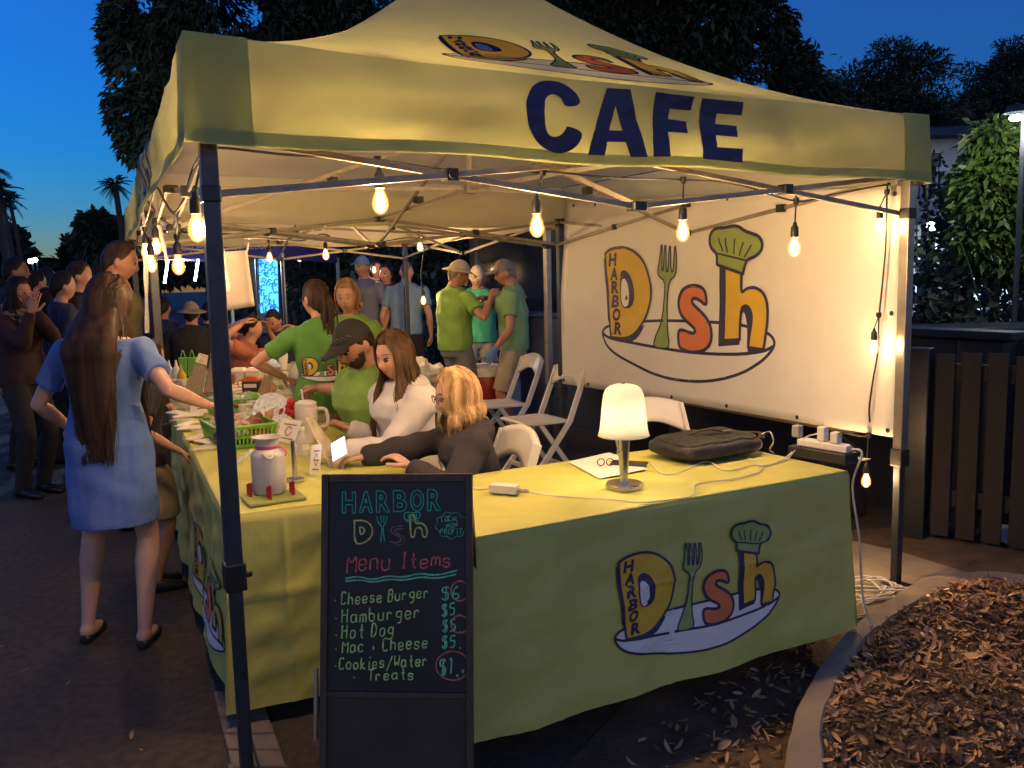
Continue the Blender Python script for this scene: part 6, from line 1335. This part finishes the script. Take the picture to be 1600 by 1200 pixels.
    for hp_, K, an in feet:
        mb = MB(); sf = fwd
        if shoes == 'flat': mb.rings([ell(an+sf*(t*s)-ZZ*(an.z-.022*s), rt_, ZZ, w*s, hh*s, 14) for t, w, hh in ((-.055,.014,.014),(-.045,.027,.022),(0,.031,.020),(.06,.036,.019),(.11,.040,.020),(.15,.032,.017),(.172,.012,.010))])
        else: mb.rings([ell(an+sf*(t*s)-ZZ*(an.z-hz*s), rt_, ZZ, w*s, hh*s, 14, .8) for t, w, hz, hh in ((-.075,.02,.04,.03),(-.06,.038,.045,.045),(0,.042,.05,.05),(.06,.045,.04,.04),(.12,.048,.032,.032),(.17,.04,.026,.026),(.195,.015,.02,.015))])
        mb.build('shoe', 'shoe_black' if shoes == 'flat' else shoes, root)
    # hair
    st, hmname = hair[0], hair[1]
    def sc_(d, k, up=.0): p = Vector((d.x*.074, d.y*(.098 if d.y < 0 else .092), d.z*.115))*k; return hc+Hh @ (p*s*hsc*1.02)
    if st:
        mb = MB(); rgs = []
        for j in range(1, 38):
            el = -math.pi/2+math.pi*j/38; ring = []
            for i in range(52):
                az = 2*math.pi*i/52; ax = abs((az+math.pi) % (2*math.pi)-math.pi); d = Vector((math.sin(az)*math.cos(el), math.cos(az)*math.cos(el), math.sin(el)))
                line_ = (.62 if ax < .75 else .62-(ax-.75)*.95 if ax < 1.5 else -.1-(ax-1.5)*.55)   # hairline elevation
                if st == 'bald': line_ += .75
                if ax > 1.3 and st in ('long','bob','pony'): line_ -= .25
                thick = {'short':1.075,'long':1.12,'bob':1.14,'pony':1.08,'bald':1.05}[st]
                q_ = max(0, min(1, (el-line_+.03*noise.noise((d.x*11, d.y*11, d.z*11+sd)))/.17)); k0 = .93 if el > -.2 else max(.7, .93-(-.2-el)*.45); k = k0+(thick-k0)*(q_*q_*(3-2*q_))+.018*q_*noise.noise((d.x*7, d.y*7, d.z*7+sd))+.010*q_*noise.noise((d.x*30, d.y*30, d.z*8+sd))
                ring.append(sc_(d, k))
            rgs.append(ring)
        mb.rings(rgs)
        rnd = random.Random(len(label))
        locks = []
        if st in ('long', 'bob', 'pony'):
            Lg = hair[2] if len(hair) > 2 else .4; nl = hair[3] if len(hair) > 3 else 150
            back = -(C_ @ Vector((0,1,0))); rgt = C_ @ Vector((1,0,0))
            for q in range(nl):
                sg = rnd.choice((-1, 1)); azl = 1.15 if st != 'pony' else 9
                ax = rnd.uniform(hair[4] if len(hair) > 4 else (1.0 if st != 'bob' else 1.2), math.pi)*sg
                pts = []; rr = []
                thin = rnd.random() < .22; t0 = rnd.uniform(.9, 1.35); t1 = -.35 if abs(ax) > 1.4 else -.55
                if st == 'pony':
                    tail = hc+Hh @ (Vector((0,-.112,.045))*s)
                    for j in range(6): d_el = t0+(0.25-t0)*j/5; a2 = ax+(math.pi*sg-ax)*(j/5)**1.3; pts.append(sc_(Vector((math.sin(a2)*math.cos(d_el), math.cos(a2)*math.cos(d_el), math.sin(d_el))), 1.085)); rr.append(.008*s)
                    pts.append(tail); rr.append(.007*s)
                    o = Vector((rnd.gauss(0,.007), rnd.gauss(0,.006), 0))
                    for j in range(1, 8):
                        f = j/7; pts.append(tail+back*(.035*math.sin(min(1,f*2.2)*1.57)*s-.02*f)-ZZ*(Lg*f*rnd.uniform(.96,1.04))+o*(1.2+1.4*math.sin(f*2.6))+rgt*.008*math.sin(f*5+q)); rr.append(.007*s*(1-.75*f**2))
                else:
                    for j in range(7):
                        e_ = t0+(t1-t0)*j/6; a2 = ax*(.45+.55*min(1, j/3)) if abs(ax) < 2.4 else ax
                        pts.append(sc_(Vector((math.sin(a2)*math.cos(e_), math.cos(a2)*math.cos(e_), math.sin(e_))), 1.11+.06*rnd.random())); rr.append((.0075 if st == 'long' else .0062)*s)
                    p = pts[-1].copy(); out = (p-hc); out.z = 0; out = out.normalized(); ph_ = rnd.uniform(0,6.3); L1 = Lg*rnd.uniform(.82,1.05)
                    for j in range(1, 10):
                        f = j/9; q_ = p-ZZ*(L1*f)+out*(.03*s*math.sin(min(1,f*1.6)*1.57))
                        wv_ = (.007+.010*f)*(1 if st == 'long' else .25)*(2.6 if thin else 1); q_ += rgt*wv_*math.sin(f*7+ph_)+back*wv_*.6*math.cos(f*6+ph_)
                        if st == 'bob': q_ -= out*(.026*f*f*s)
                        if st == 'long' and abs(ax) > 1.5: lat = (q_-spine(.4)).dot(X); q_ -= X*((lat-.03)*(.02+.40*f)*min(1, f*2.5))
                        # keep clear of shoulders and back
                        tt = (q_-pel).dot(zc)/s
                        if st == 'long' and tt < .50:
                            rel = q_-spine(max(0,tt)); yb = rel.dot(Y)
                            if abs(ax) > 1.5 and yb > -.125*s: q_ -= Y*(yb+(.135+.012*rnd.random())*s)*min(1, (.52-tt)*6)
                            if abs(ax) <= 1.5 and yb < .13*s and hair[0] == 'long': q_ += Y*(.14*s-yb)*min(1, (.52-tt)*5)*.85
                        pts.append(q_); rr.append((.0082 if st == 'long' else .0060)*s*(1-.75*f**2.2))
                if thin: rr = [r_*.22 for r_ in rr]
                mb.tube(pts, rr, 6, .55)
        if st == 'long' and len(hair) > 5:   # the mass under the outer locks
            pts = [hc-Hh @ Vector((0,.045,.02))*s]; rr = [.075*s]
            for j in range(1, 8):
                f = j/7; q_ = spine(.52-.52*f*hair[5]); pts.append(q_-Y*(.135+.0*f)*s); rr.append((.128-.085*f**1.7)*s)
            mb.tube(smooth_path(pts, 3)[::1], np.interp(np.linspace(0,1,3*(len(pts)-1)+1), np.linspace(0,1,len(rr)), rr), 16, .42, up=Y)
        mb.build('hair', hmname, root, angle=70)
    if beard:
        mb = MB(); rgs = []
        for j in range(1, 24):
            el = -math.pi/2+math.pi*j/24; ring = []
            for i in range(40):
                az = 2*math.pi*i/40; ax = abs((az+math.pi) % (2*math.pi)-math.pi); d = Vector((math.sin(az)*math.cos(el), math.cos(az)*math.cos(el), math.sin(el)))
                lim = -.52 if ax < .38 else -.52+(min(ax,1.25)-.38)*.42
                on = el < lim and ax < 1.45 and el > -1.25 and not (ax < .3 and el > -.72); p = Vector((d.x*.074, d.y*.092, d.z*.115))
                f = 1-.30*min(1, max(0, -.02-p.z)/.09)**1.2 if p.z < -.02 else 1; p.x *= f
                ring.append(hc+Hh @ (p*s*1.02*((1.075+.02*noise.noise((d.x*30, d.y*30, d.z*30))) if on else .86)))
            rgs.append(ring)
        mb.rings(rgs); mb.build('beard', beard, root, angle=70)
    if hat:
        hk, hm_ = hat; mb = MB(); rgs = []
        if hk in ('cap', 'bucket'):
            for j in range(0, 12):
                el = .22+(math.pi/2-.24)*j/11; k = 1.11 if hk == 'cap' else 1.15
                rgs.append([sc_(Vector((math.sin(a)*math.cos(el), math.cos(a)*math.cos(el), math.sin(el)*(1 if hk == 'cap' else min(1, .99)))), k) for a in np.linspace(0, 2*math.pi, 28, endpoint=False)])
            mb.rings(rgs); crown = mb.build('cap_crown' if hk == 'cap' else 'hat_crown', hm_, root)
            mb = MB()
            if hk == 'cap': mb.grid(lambda i, j: hc+Hh @ (Vector((math.sin((i-.5)*1.9)*(.078+.012*j), math.cos((i-.5)*1.9)*(.092+.085*j*math.cos((i-.5)*2.2))+.003, .048-.020*j-.05*(i-.5)**2*j))*s*1.06), 14, 6)
            else: mb.grid(lambda i, j: hc+Hh @ (Vector((math.sin(i*2*math.pi)*(.080+.062*j), math.cos(i*2*math.pi)*(.10+.062*j), .040-.032*j+.008*math.sin(i*12)*j))*s*1.06), 36, 4)
            mb.build('brim', hm_, crown, solid=.004)
    if gloves:
        k, gm_ = gloves; a, e, w = arms[k]; mb = MB(); f = (w-e).normalized(); n = Vector(palm[k]) if palm[k] is not None else (Vector((0,0,-1)) if f.z > -.6 else -rt_*(1 if k else -1)); hand(mb, w, f, n, s*1.12, (1 if k == 0 else -1), curl[k]); mb.tube([w-f*.05*s, w, w+f*.02*s], [.032*s,.029*s,.03*s], 12); mb.build('glove', gm_, root)
    return dict(root=root, hc=hc, Hh=Hh, s=s, hs=s*hsc, shirt=shirt, spine=spine, Y=Y, X=X, arms=arms, pel=pel)
def shirt_emblem(p, up=.30, w=.24, front=False, key='emblem'):
    """the dish emblem printed on a shirt, laid on the cloth by casting onto it"""
    me = p['shirt'].data; off = wloc(p['root']); bv_ = BVHTree.FromPolygons([v.co+off for v in me.vertices], [tuple(f.vertices) for f in me.polygons])
    c = p['spine'](up); Yd = p['Y'] if front else -p['Y']; Xd = -p['X'] if front else p['X']
    def fn(u, v, l):
        q = c+Xd*((u-.5)*w)+ZZ*((v-.45)*w)+Yd*.5; hit = bv_.ray_cast(q, -Yd, 1.0)
        return (hit[0] if hit[0] is not None else q-Yd*.4)+Yd*(.003+l)
    logo(key, fn, p['shirt'], maxlen=.05, ow=.02, lift=.0004)
def G(px, py, y): c = D(px, py, y); return c
# woman in the blue dress
pw = P(196, 1006, 0); 
blue = person('woman seen from behind in short blue dress with very long brown hair', (pw.x, pw.y, .86), 6, 1.60, FEM, lean=4, twist=-6, head=(-22,14,0),
    hr=D(322,632,3.55), pr=(.6,-.5,-.55), hl=Vector((pw.x-.27, pw.y+.22, .90)), pl=(-.7,-.6,-.4), fl=P(140,1000,0), fr=P(228,1008,0), skin_='skin_pale', top=('dress','dress_blue',.535), bot=None, shoes='flat', hair=('long','hair_brown',.60,620,1.0,.92), vox=.006, curl=(.7,.6))
# blonde woman in black hoodie
pb_ = D(736, 700, 3.52); blonde = person('seated blonde woman with bobbed hair and black hoodie seen from behind', (pb_.x, pb_.y, .50), 102, 1.40, FEM, hsc=1.16, lean=4, twist=4, head=(4,8,0), hl=D(640,728,3.32), hr=D(566,714,3.50), pl=(.8,-.5,-.9), pr=(.6,.4,-.9), sit=True, skin_='skin_pale', top=('hoodie','hoodie_black'), bot=('trousers','black_cloth'), hair=('bob','hair_blonde',.085,460,.80), vox=.006, face=dict(down=.5), curl=(.5,.6))
# girl in white hoodie
pg = D(636, 700, 4.0); girl = person('seated girl with long chestnut hair and open white hoodie looking down', (pg.x, pg.y, .55), 126, 1.66, FEM, lean=3, twist=4, head=(10,10,0), hl=D(524,704,3.80), hr=D(545,668,4.15), pl=(.2,-.5,-.9), pr=(.3,.3,-.9), sit=True, skin_='skin_fair', top=('hoodie','hoodie_white'), bot=('trousers','denim'), hair=('long','hair_chestnut',.32,420,.95), vox=.005, face=dict(down=.75, smile=.25), curl=(.7,.7))
# man with black cap
pc = D(575, 690, 4.35); capm = person('seated bearded young man in lime shirt with black cap reaching over the table', (pc.x+.08, pc.y, .55), 130, 1.82, HEV, lean=12, head=(4,24,0), hl=D(480,606,4.55), hr=D(492,622,4.85), pl=(.3,-.2,-.9), pr=(.2,.3,-.9), sit=True, skin_='skin_tan', top=('tee','tee_lime'), bot=('trousers','khaki'), hair=('short','hair_dark'), hat=('cap','cap_black'), beard='hair_brown', vox=.007, face=dict(down=.7), curl=(.8,.8))
mb = MB()
for k in range(26):
    a = k*.55; mb.ball(capm['hc']+capm['Hh'] @ (Vector((math.sin((k/26-.5)*2.2)*.086, .088*math.cos((k/26-.5)*2.2), .066+.006*(k % 3)))*capm['s']*1.12), .0028, 4)
mb.build('cap_sequins', 'bulb_core' if False else 'nickel', capm['root'])
# pony-tailed woman, back to us
pp_ = D(505, 605, 4.75); pony = person('woman with brown ponytail in green shirt seen from behind', (pp_.x, pp_.y, .84), 14, 1.56, FEM, lean=4, twist=10, head=(24,4,0), hl=D(446,590,4.85), hr=D(548,560,4.95), pl=(-.9,-.4,-.2), sit=False, skin_='skin_fair', top=('tee','tee_green'), bot=('trousers','khaki'), hair=('pony','hair_brown',.30,110), vox=.008, curl=(.4,.5))
shirt_emblem(pony, .27, .26)
old = person('older blonde woman in lime shirt facing us behind the pony-tailed one', D(553, 606, 5.4)*1.0, 166, 1.56, FEM, lean=2, head=(8,8,0), skin_='skin_fair', top=('tee','tee_lime'), bot=('trousers','khaki'), hair=('bob','hair_ginger',.05,240,1.25), vox=.009, face=dict(down=.3))
shirt_emblem(old, .32, .13, True)
# men behind, beyond the chairs
hm_ = D(722, 528, 7.9); buck = person('man in tan bucket hat and bright lime shirt reaching to the right', (hm_.x-.06, hm_.y, .93), -52, 1.74, MAL, lean=1, head=(-18,14,0), hr=D(768,464,7.75), hl=D(752,470,8.2), pr=(.2,-.6,-.7), skin_='skin_tan', top=('tee','tee_lime'), bot=('trousers','pants_grey'), hair=('short','hair_grey'), hat=('bucket','hat_tan'), vox=.010, face=dict(down=.5))
gm_ = D(788, 528, 7.8); greyc = person('man in grey cap and sage shirt with blue rubber glove facing left', (gm_.x+.08, gm_.y, .93), 88, 1.74, MAL, lean=2, head=(6,14,0), hl=D(772,548,7.6), pl=(.5,-.5,-.3), hr=D(765,470,8.05), skin_='skin_tan', top=('tee','tee_mint'), bot=('shorts','khaki'), hair=('short','hair_grey'), hat=('cap','cap_grey'), vox=.010, face=dict(down=.5), gloves=(0,'glove_blue'))
tm_ = D(749, 535, 9.0); person('man in teal shirt standing between hat man and capped man', (tm_.x, tm_.y, .92), 185, 1.72, MAL, lean=6, head=(-10,20,0), hl=D(760,475,8.2), hr=D(735,478,8.3), skin_='skin_tan', top=('tee','tee_teal'), bot=('trousers','pants_grey'), hair=('short','hair_grey'), hat=('cap','hat_tan'), vox=.011, face=dict(down=.4))
# chairs beneath the seated people
put_chair(pb_.x-.09, pb_.y+.02, 110, 'white folding chair under the blonde woman in black'); put_chair(pg.x+.02, pg.y, 122, 'white folding chair under the girl in white'); put_chair(pc.x+.1, pc.y, 130, 'white folding chair under the man in the black cap')
c3 = D(1068, 700, 4.15); put_chair(c3.x, c3.y, 205, 'white folding chair tucked behind the lamp and laptop bag')
# ------------------------------------------------ people on the left
def standing(label, px, py, y, th, h, **k):
    """px,py where the crown of the head shows, y its distance"""
    c = D(px, py, y); h_ = max(1.45, min(1.86, c.z)) if h is None else h; s = h_/1.75
    return person(label, (c.x, c.y, .945*s), th, h_, **k)
standing('tall short haired man in olive shirt behind the blue dress woman, looking right', 172, 366, 5.3, -62, None, build=MAL, head=(-6,12,0), hr=None, skin_='skin_tan', top=('long','olive'), bot=('trousers','black_cloth'), hair=('short','hair_brown'), vox=.008, face=dict(down=.4))
standing('short girl in dark top and beige skirt resting a hand on the left table', 214, 530, 4.15, -58, 1.27, build=FEM, lean=8, hr=D(281,705,4.0), hl=D(240,640,4.15), pr=(.2,-.5,-.8), skin_='skin_tan', top=('tee','black_cloth'), bot=('skirt','beige_skirt'), hair=('long','hair_dark',.2,90), vox=.008, curl=(.6,.6))
clap = standing('woman at far left in maroon top and scarf clapping her raised hands', 22, 428, 6.2, -108, None, build=FEM, lean=2, head=(0,0,0), hr=D(48,488,5.95), hl=D(54,486,6.15), pr=(.3,-.3,-1), pl=(.3,.5,-1), palm=((.25,-.95,0),(-.1,.98,0)), skin_='skin_tan', top=('long','maroon_dark'), bot=('trousers','black_cloth'), hair=('long','hair_dark',.26,260,1.05), vox=.007, face=dict(down=.0), curl=(.12,.12))
mb = MB(); c = clap['spine'](.47); 
for k in range(3): mb.tube([c+clap['X']*((.085+.01*k)*math.cos(t))+clap['Y']*((.085+.012*k)*math.sin(t))+ZZ*(.03-.022*k+.012*math.sin(t*2+k)) for t in np.linspace(0,6.283,18)], .026, 7)
mb.build('scarf', 'scarf', clap['root'])
standing('man with thick black hair behind the clapping woman', 18, 396, 7.6, -66, None, build=MAL, skin_='skin_deep', top=('long','black_cloth'), bot=('trousers','black_cloth'), hair=('short','hair_dark'), vox=.011, face=dict(down=.1))
standing('dark haired person in navy shirt left of the olive shirted man, nearest of the crowd', 92, 418, 6.6, -48, None, build=FEM, skin_='skin_fair', top=('long','navy_cloth'), bot=('trousers','black_cloth'), hair=('short','hair_dark'), vox=.010)
standing('brown haired person in dark coat between the navy shirt and the olive shirt', 118, 402, 7.0, -70, None, build=MAL, skin_='skin_fair', top=('long','black_cloth'), bot=('trousers','black_cloth'), hair=('short','hair_brown'), vox=.011)
for i, (px, py, y, th, m_, sk, lab) in enumerate([(52,418,8.6,-30,'sky_shirt','skin_fair','distant person in pale blue shirt seen over the clapping hands'),(70,412,9.2,10,'black_cloth','skin_deep','distant person in black, darkest head in the left crowd'),(150,406,8.0,-60,'black_cloth','skin_tan','distant person in black just left of the tall olive shirted man'),(38,432,10.4,150,'maroon','skin_tan','distant person in dark red facing us at far left')]):
    standing(lab, px, py, y, th, None, build=FEM if i % 2 else MAL, skin_=sk, top=('long',m_), bot=('trousers','black_cloth'), hair=('short','hair_dark'), vox=.014, group=None)
for i, (px, py, y, th, m_, sk, lab) in enumerate([(8,452,7.2,-95,'navy_cloth','skin_tan','person in navy at the left picture edge below the black haired man'),(70,446,7.4,-60,'rust','skin_fair','person in rust top right of the clapping woman'),(84,432,10.5,-40,'black_cloth','skin_tan','far person in black between navy shirt and pale blue shirt'),(110,436,11.5,160,'grey_shirt','skin_fair','far person in grey facing us between two dark heads'),(30,412,11.8,-20,'black_cloth','skin_tan','farthest person in black near the street lamps')]):
    standing(lab, px, py, y, th, None, build=FEM if i % 2 else MAL, skin_=sk, top=('long',m_), bot=('trousers','black_cloth'), hair=('long' if i in (1,3) else 'short','hair_dark',.2,70), vox=.014)
# ------------------------------------------------ crowd beyond the tables
def seated(label, px, py, y, th, **k):
    c = D(px, py, y); h_ = 1.70; s = h_/1.75; return person(label, (c.x, c.y, c.z-.80*s), th, h_, sit=True, **k)
put_chair_b = []
seated('seated person in wide pale hat and dark jacket, back to us, beyond the tables', 297, 468, 8.6, 8, build=HEV, skin_='skin_tan', top=('long','black_cloth'), bot=('trousers','black_cloth'), hair=('short','hair_dark'), hat=('bucket','cap_grey'), vox=.013)
seated('seated person in dark clothes, back to us, left of the hat wearer', 252, 460, 9.0, -6, build=MAL, skin_='skin_tan', top=('long','navy_cloth'), bot=('trousers','black_cloth'), hair=('short','hair_dark'), vox=.014)
seated('seated person in black right of the tent pole edge beside the hat wearer', 322, 470, 9.6, 10, build=FEM, skin_='skin_tan', top=('long','black_cloth'), bot=('trousers','black_cloth'), hair=('short','hair_dark'), vox=.014)
seated('man in navy shirt seated at a far table looking down', 436, 474, 8.9, 170, build=MAL, lean=16, head=(0,20,0), skin_='skin_tan', top=('tee','navy_cloth'), bot=('trousers','black_cloth'), hair=('short','hair_dark'), vox=.012, face=dict(down=.6), hl=D(462,512,8.6), hr=D(420,515,8.6))
seated('person in rust shirt leaning forward with both hands raised behind the poster', 362, 486, 8.0, -80, build=MAL, lean=28, head=(0,-10,0), skin_='skin_tan', top=('tee','rust'), bot=('trousers','black_cloth'), hair=('short','hair_dark'), hl=D(385,500,8.1), hr=D(378,506,7.8), vox=.012)
standing('man in slate grey shirt with cap standing in the far crowd', 567, 394, 10.2, 150, None, build=MAL, skin_='skin_tan', top=('tee','grey_shirt'), bot=('shorts','khaki'), hair=('short','hair_grey'), hat=('cap','sky_shirt'), vox=.013, face=dict(down=.2))
standing('woman in plum top standing between grey and pale blue shirts', 604, 408, 10.4, 160, None, build=FEM, skin_='skin_fair', top=('tee','plum'), bot=('trousers','denim'), hair=('bob','hair_brown',.1,50), vox=.013, face=dict(down=.2))
standing('man in pale blue shirt seen from behind in the far crowd', 632, 404, 10.0, -12, None, build=MAL, lean=6, skin_='skin_fair', top=('tee','sky_shirt'), bot=('trousers','black_cloth'), hair=('bald','hair_grey'), vox=.013)
standing('dark haired person in black beside the plum top, farthest of the group', 588, 402, 11.4, 180, None, build=MAL, skin_='skin_tan', top=('long','black_cloth'), bot=('trousers','black_cloth'), hair=('short','hair_dark'), vox=.014)
# what people hold
aw = blonde['arms'][0][2]; t = thing('smartphone', 'bright lit phone held in the blonde woman\'s hand', 'phone', D(531,703,3.46)); c = D(530,702,3.46)
mb = MB(); q = Matrix.Rotation(-.5,3,'Y') @ Matrix.Rotation(.5,3,'X'); mb.box(c, (.07,.13,.008), q); mb.build('body', 'white_plastic', t, smooth=False, bevel=.003); mb = MB(); mb.box(c+q @ Vector((0,0,.0046)), (.064,.12,.001), q); mb.build('screen', 'screen_glow', t, smooth=False)
wr_ = girl['arms'][1][2]; f = (girl['arms'][1][2]-girl['arms'][1][1]).normalized(); mb = MB(); mb.tube([wr_+f*.06-ZZ*.012+RGT*.06, wr_+f*.07-ZZ*.01-RGT*.05+ZZ*.02], .005, 8); tag(mb.build('pen', 'black_plastic'), 'dark pen held in the seated girl\'s hand', 'pen')
mb = MB(); a, e, w = girl['arms'][0]; f = (w-e).normalized(); x, y = orth(f); mb.tube([w-f*.012+x*(.036*math.cos(t_))+y*(.036*math.sin(t_)) for t_ in np.linspace(0,6.283,16)], .006, 6); mb.build('wristband', 'steel_watch', girl['root'])
# glasses on the blonde woman
hc, Hh, s = blonde['hc'], blonde['Hh'], blonde['hs']; mb = MB(); at = lambda x, y, z: hc+Hh @ (Vector((x,y,z))*s*1.02)
for sg in (-1,1):
    mb.tube([at(sg*.033+.021*math.cos(t_), .098, .004+.017*math.sin(t_)) for t_ in np.linspace(0,6.283,16)], .0016, 5); mb.tube([at(sg*.054,.096,.008), at(sg*.078,.04,.01), at(sg*.08,-.01,.008)], .0016, 5)
mb.tube([at(-.012,.099,.007), at(.012,.099,.007)], .0016, 5); mb.build('glasses', 'lash', blonde['root'])
# necklace-like white shirt under the open hoodie
